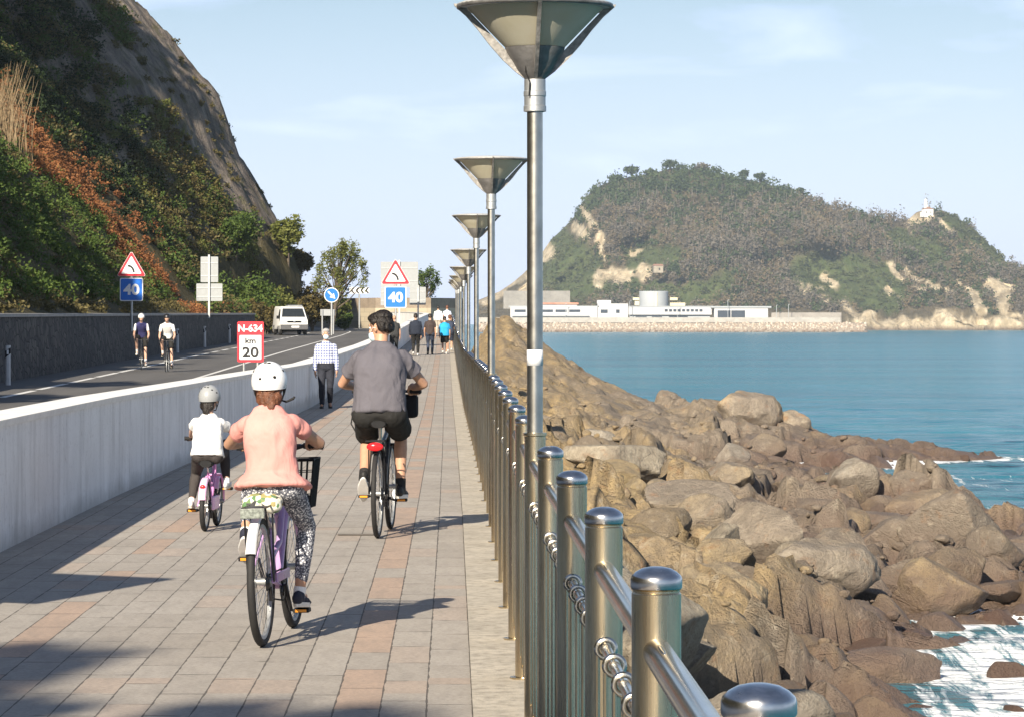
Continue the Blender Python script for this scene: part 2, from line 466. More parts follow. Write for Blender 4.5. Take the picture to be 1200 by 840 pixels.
def m_whitewall():
    n = NT('white painted wall'); co = n.coord(); s = n.sep(co)
    st = n.noise(n.mapping(co, (3.0, 1.3, .22)), 2.6, 6, .68)
    bl = n.noise(co, 1.1, 6, .65); fi = n.noise(co, 24, 4, .6)
    c = n.ramp(bl, [(.3, (.74, .735, .72)), (.65, (.87, .865, .85))])
    c = n.mix(n.math('MULTIPLY', n.ramp(st, [(.34, 1.0), (.52, 0.0)]), .42), c, (.40, .39, .37))
    c = n.mix(n.math('MULTIPLY', n.ramp(fi, [(.30, 1.0), (.42, 0.0)]), .5), c, (.46, .44, .41))
    low = n.math('MULTIPLY', n.ramp(n.math('ADD', n.math('MULTIPLY', s[2], 3.0), n.math('MULTIPLY', n.math('SUBTRACT', bl, .5), 1.2)), [(.05, 1.0), (.5, 0.0)]), .5)
    c = n.mix(low, c, (.33, .31, .27))
    n.set(c, .8, 0, .25); n.bump(n.math('ADD', bl, n.math('MULTIPLY', fi, .35)), .35, .02); return n.m
M['whitewall'] = m_whitewall()

def m_rubble():
    n = NT('dark rubble masonry'); co = n.coord()
    w = n.mapping(co, (1.0, 1.0, 1.25))
    e = n.voro(w, 2.6, 'DISTANCE_TO_EDGE'); cc = n.voro(w, 2.6, 'F1', 'Color'); r = n.sep(cc)[0]
    c = n.ramp(r, [(0, (.055, .053, .055)), (.5, (.09, .085, .083)), (1, (.135, .125, .118))])
    c = n.mix(n.math('MULTIPLY', n.noise(co, 7, 5), .6), c, (.05, .05, .048))
    c = n.mix(n.ramp(e, [(.015, 1.0), (.06, 0.0)]), c, (.035, .034, .034))
    n.set(c, .85, 0, .25)
    n.bump(n.math('ADD', n.math('MINIMUM', e, .12), n.math('MULTIPLY', n.noise(co, 14, 4), .06)), .9, .25); return n.m
M['rubble'] = m_rubble()
M['coping'] = m_concrete('pale coping', (.42, .40, .37), 1.5, .4)

def m_rock(name, ochre, grey, wet, wetz=(-3.7, -2.9), sc=1.0, obj=True):
    n = NT(name); co = n.coord('Object'); g = n.n('ShaderNodeNewGeometry').outputs['Position']
    z = n.sep(g)[2]
    big = n.noise(g, .33, 5, .6); mid = n.noise(co if obj else g, 2.4*sc, 7, .66, .4); fine = n.noise(co if obj else g, 17*sc, 6, .7)
    rnd = n.n('ShaderNodeObjectInfo').outputs['Random']
    gs = n.sep(g); e_ = n.math('ADD', gs[0], n.math('MULTIPLY', gs[1], .0226))   # metres out from the railing
    zone = n.n('ShaderNodeMapRange'); zone.inputs[1].default_value = 2.5; zone.inputs[2].default_value = 9.5; zone.inputs[3].default_value = .13; zone.inputs[4].default_value = -.16; n.l(e_, zone.inputs[0])
    f = n.math('ADD', n.math('ADD', big, zone.outputs[0]), n.math('MULTIPLY', n.math('SUBTRACT', rnd, .5), .30 if obj else 0))
    c = n.mix(n.ramp(f, [(.36, 0.0), (.60, 1.0)]), grey, ochre)
    if obj:
        rn2 = n.math('FRACT', n.math('MULTIPLY', rnd, 7.31))
        c = n.mix(n.ramp(rn2, [(.62, 0.0), (.80, .75)]), c, (.40, .36, .295)); c = n.mix(n.ramp(rn2, [(.10, .6), (.28, 0.0)]), c, (.13, .105, .085))
    c = n.mix(n.ramp(mid, [(.35, .75), (.62, 0.0)]), c, tuple(x*.58 for x in grey))
    pale = n.ramp(n.noise(co if obj else g, 5.0*sc, 5, .6), [(.56, 0.0), (.72, .55)])
    c = n.mix(pale, c, (.47, .41, .315))
    rust = n.ramp(n.noise(g, 1.7, 5, .7), [(.58, 0.0), (.72, .55)])
    c = n.mix(rust, c, (.30, .15, .065))
    c = n.mix(n.ramp(fine, [(.3, .55), (.5, 0.0)]), c, (.13, .10, .07))
    wz = n.math('ADD', z, n.math('MULTIPLY', n.math('SUBTRACT', n.noise(g, .8, 5), .5), 1.5))
    wf = n.n('ShaderNodeMapRange'); wf.inputs[1].default_value = wetz[0]; wf.inputs[2].default_value = wetz[1]; wf.inputs[3].default_value = 1; wf.inputs[4].default_value = 0
    n.l(wz, wf.inputs[0])
    c = n.mix(n.math('MULTIPLY', wf.outputs[0], .8), c, wet)
    n.set(c, None, 0, .3)
    n.l(n.math('SUBTRACT', .88, n.math('MULTIPLY', wf.outputs[0], .35)), n.b.inputs['Roughness'])
    strata = n.n('ShaderNodeTexWave', wave_type='BANDS', bands_direction='Z'); n.l(n.mapping(co if obj else g, (.25, .35, 1), (.45, .3, 0)), strata.inputs['Vector'])
    strata.inputs['Scale'].default_value = 3.2*sc; strata.inputs['Distortion'].default_value = 11; strata.inputs['Detail'].default_value = 4
    cr = n.voro(n.mapping(g, (1, .8, 1.6), (.3, .2, .4)), .95*sc, 'DISTANCE_TO_EDGE')
    crack = n.ramp(cr, [(.0, 0.0), (.022, 1.0)])
    h = n.math('ADD', n.math('MULTIPLY', mid, .62), n.math('ADD', n.math('MULTIPLY', fine, .58), n.math('MULTIPLY', strata.outputs[1], .012)))
    h = n.math('ADD', h, n.math('MULTIPLY', crack, .08))
    n.bump(h, .95, .16/sc); return n.m
M['boulder'] = m_rock('ochre sandstone boulder', (.43, .325, .175), (.30, .25, .195), (.135, .09, .07), (-3.95, -2.9))
M['bedrock'] = m_rock('brown bedrock', (.41, .30, .155), (.275, .225, .172), (.135, .09, .07), (-3.95, -2.85), 1.0, False)
M['dark_boulder'] = m_rock('dark wet boulder', (.26, .19, .12), (.19, .145, .11), (.115, .07, .055), (-4.1, -3.0))

# ================================================================ promenade, road, ground
def strip(name, ys, xl, xr, zf, mat, nx=2, kind='structure', uv=False, dz=0.0):
    ys = np.asarray(ys, dtype=float)
    t = np.linspace(0, 1, nx)
    A = xl(ys)[:, None]; B = xr(ys)[:, None]
    X = A+(B-A)*t[None, :]; Y = np.repeat(ys[:, None], nx, 1); Z = zf(ys)[:, None]+dz+0*X
    me = grid_mesh(name, X.T, Y.T, Z.T)
    if uv:
        l = me.uv_layers.new(name='UVMap'); vi = np.empty(len(me.loops), dtype=np.int32); me.loops.foreach_get('vertex_index', vi)
        U = (fence_x(Y)-X).T.ravel(); W = Y.T.ravel()
        l.data.foreach_set('uv', np.stack([U[vi], W[vi]], 1).astype(np.float32).ravel())
    o = link(name, me, mat); tag(o, kind=kind); return o

YS = np.concatenate([np.arange(-25, 240, 1.5), np.arange(240, 420, 3)])
def farx(f): return lambda y: f(y)+curve_off(y)
strip('promenade', YS, lambda y: farx(wall_x)(y)-.05, lambda y: farx(fence_x)(y)-.25, lambda y: path_z(y), M['paving'], 12, uv=True)
strip('kerb_strip', YS, lambda y: farx(fence_x)(y)-.25, lambda y: farx(fence_x)(y)+.15, lambda y: path_z(y), M['kerb'], 3, dz=.012)
strip('road', YS, lambda y: left_x(y)-1.9, lambda y: farx(wall_x)(y)-.2, road_z, M['asphalt'], 6)
def markings():
    mk = simple('road marking paint', (.66, .65, .62), .7, var=.12, scale=3)
    strip('centre_line_marking', YS[(YS > 20)], lambda y: center_x(y)-.07, lambda y: center_x(y)+.07, road_z, mk, dz=.006)
    mb = MB(); y = 18.0
    while y < 230:
        for a in np.arange(y, y+4.2, 1.4):
            b = a+1.4
            mb.add([(float(left_x(a))-.09, a, float(road_z(a))+.006), (float(left_x(a))+.09, a, float(road_z(a))+.006),
                    (float(left_x(b))+.09, b, float(road_z(b))+.006), (float(left_x(b))-.09, b, float(road_z(b))+.006)], [(0, 1, 2, 3)])
        y += 6.4
    tag(mb.build('edge_line_marking', mk), kind='structure')
markings()
# lay-by asphalt and grass island around the van
mb = MB()
zl = float(road_z(215))
mb.add([(-24, 203, zl-.07), (-14.2, 203, zl-.07+.002), (-14.4, 234, zl+.09), (-24, 234, zl+.09)], [(0, 1, 2, 3)])
tag(mb.build('layby', M['asphalt']), kind='structure')
grassm = simple('dry roadside grass', (.10, .10, .035), .95, var=.35, scale=3, bump=.6, bscale=30)
earth = simple('soil and dead leaves', (.085, .068, .040), .95, var=.35, scale=1.2, bump=.7, bscale=20)
# ground sheet under everything on the land side
yy = np.concatenate([np.linspace(-300, -30, 10), np.arange(-25, 300, 6), np.linspace(310, 900, 20)]); xx = np.array([-900, -400, -150, -80, -40, -20, -12, -6, -1.5])
X, Y = np.meshgrid(xx, yy, indexing='ij'); X = X+np.where(X > -100, -.0225*Y+curve_off(np.clip(Y, 0, 420)), 0)
Z = np.minimum(road_z(Y), path_z(Y))-.14
tag(link('ground', grid_mesh('ground', X, Y, Z), earth), kind='structure')

# ================================================================ air
def make_haze():
    me = bpy.data.meshes.new('haze'); mb = MB(); mb.box((0, 2480, 59), (5300, 5700, 139)); me.from_pydata(mb.v, [], mb.f)
    m = bpy.data.materials.new('sea air'); m.use_nodes = True; t = m.node_tree; t.nodes.clear()
    o = t.nodes.new('ShaderNodeOutputMaterial'); v = t.nodes.new('ShaderNodeVolumePrincipled'); t.links.new(v.outputs[0], o.inputs['Volume'])
    v.inputs['Color'].default_value = (.70, .85, 1.0, 1); v.inputs['Density'].default_value = .00009; v.inputs['Anisotropy'].default_value = 0.0
    tag(link('haze', me, m), kind='stuff')
make_haze()
# ================================================================ walls beside the promenade and road
def sweep(name, ys, prof, xf, zf, mat, parent=None, fix=True):
    """prof: closed (dx,dz) section swept along y"""
    mb = MB(); mb.loft([[(float(xf(y))+a, float(y), float(zf(y))+b) for a, b in prof] for y in ys])
    return mb.build(name, mat, parent)
wx = farx(wall_x)
wy = np.concatenate([np.arange(-24, 235, 3.0), np.arange(235, 270, 3)])
wh = lambda y: float(interp(y, [0, 25, 60, 110, 170, 270], [.90, .91, .88, .87, .85, .85]))
pw = root('parapet_wall', (0, 0, 0), 0, 'long low white parapet wall with stained paint between the promenade and the road', 'wall')
def wall_body(a, b, nm, mat, y0=None):
    mb = MB(); rings = []
    for y in wy:
        h = wh(y); x = float(wx(y)); z = float(path_z(y)); j = .006*math.sin(y*2.1)
        rings.append([(x+a+j, y, z-.3), (x+a+j, y, z+h), (x+b, y, z+h), (x+b, y, z-.3)] if nm == 'wall_body' else
                     [(x+a, y, z+h+.002), (x+a+.015, y, z+h+.055), (x+b-.015, y, z+h+.055), (x+b, y, z+h+.002)])
    mb.loft(rings); return mb.build(nm, mat, pw)
wall_body(0, -.32, 'wall_body', M['whitewall'])
wall_body(.02, -.35, 'coping', simple('white painted coping', (.80, .79, .76), .75, var=.07, scale=4, bump=.3, bscale=25))

# dark stone retaining wall on the far side of the road
rx = lambda y: -11.4-.023*y
dw = root('retaining_wall', (0, 0, 0), 0, 'long dark rubble stone retaining wall along the foot of the hillside', 'wall')
ry = np.arange(-40, 200, 3.0)
wtop = lambda y: float(interp(y, [-40, 48, 82, 140, 200], [1.7, 1.8, 1.86, 2.0, 2.15]))
mb = MB(); mb.loft([[(rx(y), y, road_z(y)-.2), (rx(y)-.12, y, wtop(y)-.09), (rx(y)-.7, y, wtop(y)-.09), (rx(y)-.7, y, road_z(y)-.2)] for y in ry]); mb.build('stone_face', M['rubble'], dw)
mb = MB(); mb.loft([[(rx(y)-.06, y, wtop(y)-.088), (rx(y)-.06, y, wtop(y)), (rx(y)-.62, y, wtop(y)+.01), (rx(y)-.62, y, wtop(y)-.088)] for y in ry]); mb.build('coping', M['coping'], dw)

# pale stone wall closing the view where the road bends
def m_palestone():
    n = NT('pale sandstone masonry'); co = n.coord()
    b = n.n('ShaderNodeTexBrick'); n.l(n.mapping(co, (1, 1, 1), (PI/2, 0, 0)), b.inputs['Vector']); b.inputs['Scale'].default_value = 1.0
    b.inputs['Color1'].default_value = (.50, .43, .31, 1); b.inputs['Color2'].default_value = (.40, .335, .24, 1); b.inputs['Mortar'].default_value = (.30, .26, .20, 1)
    b.inputs['Brick Width'].default_value = .9; b.inputs['Row Height'].default_value = .4; b.inputs['Mortar Size'].default_value = .02
    n.set(n.mix(n.math('MULTIPLY', n.noise(co, 1.2, 6), .5), b.outputs[0], (.33, .28, .21)), .9, 0, .2); n.bump(b.outputs[1], .3, .03); return n.m
bw = root('boundary_wall', (0, 0, 0), 0, 'pale sandstone wall with a brown upper band closing the bend of the road', 'wall')
pts = [(at(352, 350, 292), 1), (at(396, 350, 275), 1), (at(440, 350, 268), 1), (at(505, 350, 268), 1), (at(545, 350, 275), 1)]
def wallrun(nm, pts, z0, z1, th, mat, par):
    mb = MB(); rings = []
    for p, _ in pts: rings.append([(p.x, p.y, z0), (p.x, p.y, z1), (p.x, p.y+th, z1), (p.x, p.y+th, z0)])
    mb.loft(rings); return mb.build(nm, mat, par)
wallrun('lower_wall', pts, .6, 2.75, .6, m_palestone(), bw)
wallrun('upper_band', [(p+V((0, .08, 0)), 1) for p, _ in pts], 2.753, 3.62, .45, m_concrete('brown render', (.31, .25, .19), 1.0, .5), bw)

# concrete sea wall under the railing
sw = tag(sweep('sea_wall', np.concatenate([np.arange(-24, 235, 3.0), np.arange(235, 300, 3)]), [(.15, .006), (.17, -5), (-.3, -5), (-.3, .006-.04)], farx(fence_x), path_z, M['seawall']),
         'weathered concrete sea wall below the steel railing', 'wall')

# ================================================================ stainless railing
POST_Y = [3.83+1.82*k for k in range(-2, 96)]
LAMP_Y = [12.93+14.56*k for k in range(12)]
fz = lambda y: float(path_z(y))
fx = lambda y: float(farx(fence_x)(y))
rail = root('steel_railing', (fx(3.83), 3.83, 0), 0, 'long brushed stainless steel railing with round capped posts along the sea edge', 'railing')
O = V(rail.location)
def post_parts():
    mb = MB(); mb.lathe([(.0445, -.05), (.0445, 1.193), (.042, 1.196), (.042, 1.199), (.045, 1.202)], 36)
    post = mb.build('post', M['steel'], rail, smooth=.6)
    mb = MB(); mb.lathe([(.0455, 1.2025), (.0465, 1.205), (.0465, 1.219), (.0445, 1.225), (.037, 1.232), (.026, 1.238), (.012, 1.241), (.001, 1.2415)], 36)
    cap = mb.build('post_cap', simple('polished steel cap', (.60, .59, .58), .24, 1.0, var=.1, scale=30), post, smooth=.7)
    mb = MB(); mb.lathe([(.07, .0125), (.07, .020), (.046, .023)], 28); pl = mb.build('base_plate', M['steel'], post, smooth=.5)
    return post
P0 = post_parts()
first = True
is_lamp = lambda y: any(abs(y-l) < .2 for l in LAMP_Y)
for i, y in enumerate(POST_Y):
    if is_lamp(y): continue
    o = P0 if first else copy_tree(P0, rail)
    first = False
    o.location = V((fx(y), y, fz(y)))-O
    o.rotation_euler = (0, 0, random.uniform(0, 6.28))
def slope_copy(o, ya, yb):
    a = V((fx(ya), ya, fz(ya))); b = V((fx(yb), yb, fz(yb)))
    d = b-a
    o.location = a-O; o.rotation_euler = (math.atan2(d.z, d.y), 0, math.atan2(-d.x, d.y)); o.scale = (1, d.length/1.82, 1)
# one bay: handrail, lower rail with rings, thin bars, bottom rail
mb = MB(); mb.tube([(0, .02, 1.09), (0, 1.80, 1.09)], .0265, 24)
hand = mb.build('handrail', M['rail_steel'], rail, smooth=.6)
for s_ in (.22, 1.60):
    mb = MB(); mb.ell((-.006, s_, 1.09+.0255), (.0045, .085, .0025), n=12, m=6); mb.build('weld_seam', M['chrome'], hand, smooth=True)
mb = MB(); mb.tube([(-.005, .03, .925), (-.005, 1.79, .925)], .0125, 14); lower = mb.build('ring_rail', M['rail_steel'], rail, smooth=.6)
NB = 5
ring_y = [.19+.36*k for k in range(NB)]
for y in ring_y:
    mb = MB(); mb.tube([(-.005+.0215*math.cos(t), y, .925+.0215*math.sin(t)) for t in [2*PI*j/24 for j in range(24)]], .0068, 10, closed=True)
    mb.build('ring', M['rail_steel'], lower, smooth=True)
mb = MB()
for y in ring_y:
    for dx in (-.024, .014): mb.tube([(dx, y, .12), (dx, y, .91)], .0055, 8)
bars = mb.build('baluster_panel', M['steel'], rail, smooth=.6)
mb = MB(); mb.box((-.005, .91, .12), (.035, 1.73, .03)); bot = mb.build('bottom_rail', M['steel'], rail, bevel=.005)
bay = [hand, lower, bars, bot]
for i in range(len(POST_Y)-1):
    for p in bay:
        o = p if i == 0 else copy_tree(p, rail)
        slope_copy(o, POST_Y[i], POST_Y[i+1])

# ================================================================ street lamps
def m_bowl():
    n = NT('yellowed frosted lamp bowl'); co = n.coord()
    c = n.ramp(n.noise(co, 5, 4), [(.35, (.72, .655, .48)), (.7, (.82, .77, .62))])
    z = n.sep(co)[2]
    n.set(c, .55, 0, .25); n.b.inputs['Transmission Weight'].default_value = 0.0
    tr = n.n('ShaderNodeBsdfTranslucent'); tr.inputs[0].default_value = (.85, .76, .55, 1); ms = n.n('ShaderNodeMixShader'); ms.inputs[0].default_value = .35; n.l(n.b.outputs[0], ms.inputs[1]); n.l(tr.outputs[0], ms.inputs[2]); n.l(ms.outputs[0], n.out.inputs[0]); return n.m
M['bowl'] = m_bowl()
M['lampgrey'] = simple('weathered grey lamp metal', (.23, .22, .21), .55, .6, var=.25, scale=9, bump=.2)
M['finm'] = simple('pitted grey fin metal', (.30, .285, .265), .6, .5, var=.3, scale=25, bump=.25)
M['pole'] = simple('lamp pole steel', (.50, .48, .43), .33, 1.0, var=.16, scale=6)
M['toprim'] = simple('pale lamp top', (.55, .55, .53), .5, .2, var=.1)
def make_lamp(rimz):
    r = root('street_lamp', (0, 0, 0))
    mb = MB(); mb.lathe([(.062, -.05), (.062, 1.715), (.068, 1.72), (.068, 1.735), (.05, 1.737)], 32); mb.build('base_sleeve', M['steel'], r, smooth=.6)
    n0 = rimz-.43
    mb = MB(); mb.lathe([(.046, 1.737), (.046, n0-.16)], 28); mb.build('pole', M['pole'], r, smooth=.6)
    mb = MB(); mb.lathe([(.047, n0-.19), (.066, n0-.185), (.066, n0-.155), (.062, n0-.15), (.062, n0-.10), (.0655, n0-.095), (.0655, n0-.07), (.062, n0-.065), (.062, n0+.0), (.05, n0+.002)], 28); mb.build('neck_collar', M['galv'], r, smooth=.5)
    mb = MB(); mb.lathe([(.058, n0), (.10, n0+.05), (.125, n0+.095), (.128, n0+.10), (.165, n0+.155), (.175, n0+.185), (.12, n0+.186)], 40); mb.build('lower_cone', M['lampgrey'], r, smooth=.5)
    mb = MB(); mb.lathe([(.172, n0+.187), (.182, n0+.195), (.395, n0+.415), (.20, n0+.416)], 48); mb.build('bowl', M['bowl'], r, smooth=.5)
    mb = MB(); mb.lathe([(.40, n0+.412), (.435, n0+.415), (.455, n0+.425), (.455, n0+.435), (.43, n0+.445), (.25, n0+.462), (.001, n0+.468)], 56); mb.build('top_disc', M['toprim'], r, smooth=.5)
    mb = MB(); mb.tube([(.445*math.cos(t), .445*math.sin(t), n0+.422) for t in [2*PI*k/48 for k in range(48)]], .0135, 8, closed=True); mb.build('rim', M['lampgrey'], r, smooth=True)
    for k in range(4):
        a = -PI/2+.06+k*PI/2
        outer = [(.055, -.0), (.115, .045), (.19, .115), (.265, .20), (.33, .285), (.40, .365), (.468, .425), (.472, .438)]
        inner = [(.44, .436), (.40, .412), (.31, .318), (.22, .222), (.17, .17), (.12, .09), (.065, .03)]
        mb = MB(); P = [(x, z) for x, z in outer+inner]
        mb.prism_y(P, -.011, .011)
        R = Matrix.Rotation(a, 3, 'Z')
        mb.v = [tuple(R @ V((x, y, z+n0))) for x, y, z in mb.v]
        mb.build('fin', M['finm'], r)
    return r
LRIM = [2.97, 3.085, 3.08, 2.95, 2.89, 2.90, 2.98, 3.1, 3.25, 3.4]
LLAB = ['nearest street lamp, its yellowed bowl cut off by the upper photo edge', 'second nearest street lamp, its whole beige bowl standing clear against the sky',
        'third street lamp along the railing, its bowl just left of the second pole', 'fourth street lamp along the railing, small bowl overlapping the pole before it',
        'fifth street lamp along the railing, its bowl half hidden by the fourth', 'sixth street lamp along the railing, a sliver of bowl showing in the row']
for i, y in enumerate(LAMP_Y[:9]):
    r = make_lamp((LRIM[i]-fz(y))/.705); r.scale = (.705,)*3
    r.location = (fx(y), y, fz(y))
    tag(r, LLAB[i] if i < 6 else 'far street lamp at the receding end of the lamp row', 'street lamp', 'street lamps along the railing')
    if i == 0:
        mb = MB(); zz = 1.53/.705
        mb.lathe([(.0468, zz-.045), (.0472, zz-.045), (.0472, zz+.045), (.0468, zz+.045)], 24, cap=False); mb.build('sticker', M['sign_white'], r, smooth=True)
        mb = MB(); n0 = (LRIM[0]-fz(y))/.705-.43
        mb.tube([(-.02, -.14, n0+.19), (-.028, -.125, n0+.15), (-.052, -.10, n0+.09), (-.055, -.085, n0+.04), (-.03, -.075, n0-.02), (-.035, -.072, n0-.10)], .004, 6); mb.build('cable', M['black_rubber'], r)
# ================================================================ rocky shore (heightfield of tilted blocks)
SHY = [-30, 30, 45, 54, 60, 63, 66, 72, 80, 89, 96, 105, 117, 127, 133, 138, 143, 150, 160, 172, 185, 210, 260]
SHX = [3.4, 4.0, 5.0, 5.9, 7.4, 9.3, 11.0, 12.8, 13.8, 14.2, 13.2, 12.4, 12.6, 12.8, 17.5, 21.8, 17.5, 13.6, 10.0, 7.6, 4.0, 1.0, -4]
HUMPS = [(11.0, 150, 2.0, 6, 1.2), (13.6, 147, 1.4, 5, .6), (8.2, 158, 1.6, 6, .5), (16.5, 139, 2.2, 4, .35), (20.0, 138.3, 1.4, 3, .25),
         (13.0, 96, 1.2, 4, .4), (10.6, 100, 1.6, 5, .7), (10.5, 72, 1.3, 3, .8), (5.4, 62, 1.2, 3, .55), (2.6, 95, 1.5, 12, .5), (4.5, 120, 2.0, 9, .5)]
def shore_h(x, y, detail=True):
    x = np.asarray(x, dtype=float); y = np.asarray(y, dtype=float)
    xf = fence_x(y)+.2
    e = x-xf
    wob = 1.0*fb2(x, y, .16, 3, 3)
    L = interp(y, SHY, SHX)-xf+wob
    t = e/np.maximum(L, .5)
    z0 = interp(y, [-30, 20, 60, 90, 115, 138, 150, 158, 166, 176, 190, 205, 260], [-1.9, -1.7, -1.5, -1.3, -1.2, -.5, 1.4, 4.0, 5.0, 4.4, 1.0, -1.5, -2.5])
    p = interp(y, [45, 70, 90, 120, 140, 155, 170], [.9, .65, .55, .50, .50, .60, .75])
    up = z0+(-4.32-z0)*np.clip(t, 0, 1)**p
    dn = -4.32-np.clip((t-1)*L*.45, 0, 3.2)
    z = np.where(t < 1, up, dn)
    for hx, hy, sx, sy, h in HUMPS: z = z+h*np.exp(-((x-hx)/sx)**2-((y-hy)/sy)**2)
    z = np.where(y > 90, z-sstep(90, 130, y)*np.maximum(z+1.2, 0)*(1-sstep(.0, 2.9, e)), z)
    if detail:
        near = sstep(.0, 1.2, e)
        slab = sstep(105, 140, y)*(1-sstep(6.5, 9, x))   # big smooth slabs beside the far railing
        g = z*0; far_ = 1
        x2 = x+.5*fb2(x, y, .5, 3, 21); y2 = y*.8+.5*fb2(x, y, .5, 3, 22)
        for size, amp, tilt, s in ((4.2, .55, .34, 1), (1.7, .30, .38, 2), (.6, .10, .40, 3)):
            f1, f2, ox, oy, r = cells(x2, y2, size, s)
            b = amp*(r[0]-.5)*2+tilt*((r[1]-.5)*ox+(r[2]-.65)*oy)*1.6
            b = b-amp*.6*(1-sstep(.01, .09, f2-f1))
            g = g+b*(1-.80*slab)
        g = g+.07*fb2(x, y, 1.9, 5, 31)+.03*fb2(x, y, 7.0, 3, 33)
        # strata on the slabs: benches that run with the dip
        u = (z*1.1+x*.55-y*.10)
        st = np.abs(((u+.5*fb2(x, y, .35, 3, 41))/.85) % 1.0-.5)
        ck = np.abs(fb2(x*.5+y*.25, y*.5-x*.8, .45, 4, 45)); g = g+slab*(.75*st+.25*fb2(x, y, .6, 4, 43)-.35*(1-sstep(.0, .045, ck)))
        z = z+g*near*sstep(-6.4, -4.6, z)*(1-.55*sstep(112, 132, y)*sstep(8, 11, x))
    return z
xs = np.concatenate([np.arange(-5.0, 24.5, .13)]); ys_ = np.concatenate([np.arange(20, 75, .17), np.arange(75, 205, .30), np.arange(205, 229, 1.0)])
X, Y = np.meshgrid(xs, ys_, indexing='ij')
Z = shore_h(X, Y)
xf_ = fence_x(Y)+.1
me = grid_mesh('rocky_shore', X, Y, Z)
# drop what lies under the promenade
keep = (X > xf_-.4)
bm = bmesh.new(); bm.from_mesh(me); bm.verts.ensure_lookup_table(); kf = keep.ravel()
bmesh.ops.delete(bm, geom=[v for v in bm.verts if not kf[v.index]], context='VERTS'); bm.to_mesh(me); bm.free()
shore = link('rocky_shore', me, M['bedrock'], smooth=False); tag(shore, kind='structure')

# ---------------------------------------------------------------- boulders
def rock_mesh(name, seed, flat=(1, 1, .8), cuts=16, sub=5, soft=.04, rough=.055):
    soft *= .45; rough *= .62; cuts = int(cuts*.85)
    rg = np.random.default_rng(seed)
    bm = bmesh.new(); bmesh.ops.create_icosphere(bm, subdivisions=sub, radius=1.0)
    co = np.array([v.co[:] for v in bm.verts]); d = co/np.linalg.norm(co, axis=1)[:, None]
    nrm = rg.normal(size=(cuts, 3)); nrm /= np.linalg.norm(nrm, axis=1)[:, None]
    dist = rg.uniform(.50, .88, cuts)
    q = d @ nrm.T; rr = np.where(q > .05, dist[None]/np.maximum(q, .05), 9)
    rr = np.concatenate([rr, np.full((len(d), 1), 1.05)], 1)
    r = -soft*np.log(np.sum(np.exp(-rr/soft), 1))
    p = d*r[:, None]
    n1 = fbm(p*2.2+seed, 5, seed)*rough*1.6; n2 = fbm(p*6.5+seed*2, 4, seed+3)*rough*.7
    bed = np.abs(((p @ np.array([.25, .2, 1.0])*3.1+.6*fbm(p*1.5, 3, seed+9)) % 1)-.5)*rough*.2
    p = p*(1+n1+n2-bed)[:, None]*np.array(flat)
    for v, c in zip(bm.verts, p): v.co = c
    me = bpy.data.meshes.new(name); bm.to_mesh(me); bm.free()
    me.polygons.foreach_set('use_smooth', np.ones(len(me.polygons), dtype=bool))
    me.set_sharp_from_angle(angle=.75)
    return me
ROCKS = [rock_mesh('boulder', 100+k, f, c, 5, s, ro) for k, (f, c, s, ro) in enumerate([((1, .85, .75), 13, .05, .06), ((1, 1, .65), 11, .035, .07), ((1, .8, .85), 18, .07, .05),
         ((1, .75, .55), 10, .03, .08), ((1, .9, .9), 22, .06, .05), ((1, .7, .7), 12, .04, .09), ((1, .95, .6), 15, .05, .06), ((1, .65, .5), 9, .03, .07)])]
ROCKS_D = []
for m_ in ROCKS:
    c = m_.copy(); m_.materials.append(M['boulder']); c.materials.append(M['dark_boulder']); ROCKS_D.append(c)
BLAB = []
def boulder(x, y, size, k, label, group=None, sink=.35, rot=None, dark=False, zs=1.0, z=None):
    o = bpy.data.objects.new('boulder', (ROCKS_D if dark else ROCKS)[k % 8]); COL.objects.link(o)
    zz = max(float(shore_h(np.array([x]), np.array([y]), False)[0]), SEA-.25) if z is None else z
    o.scale = (size, size, size*zs); o.location = (x, y, zz+size*zs*.6*(1-sink*2))
    o.rotation_euler = rot if rot else (random.uniform(-.3, .3), random.uniform(-.3, .3), random.uniform(0, 6.28))
    tag(o, label, 'boulder', group); return o
def shore_at(px, py):
    """walk along the sight line until it meets the shore"""
    d = np.arange(22, 190, .4); x = (px-CX)/F*d; z = EYE+(CY-py)/F*d
    h = np.maximum(shore_h(x, d, False), SEA-.05); k = np.argmax(z < h)
    return float(x[k]), float(d[k])
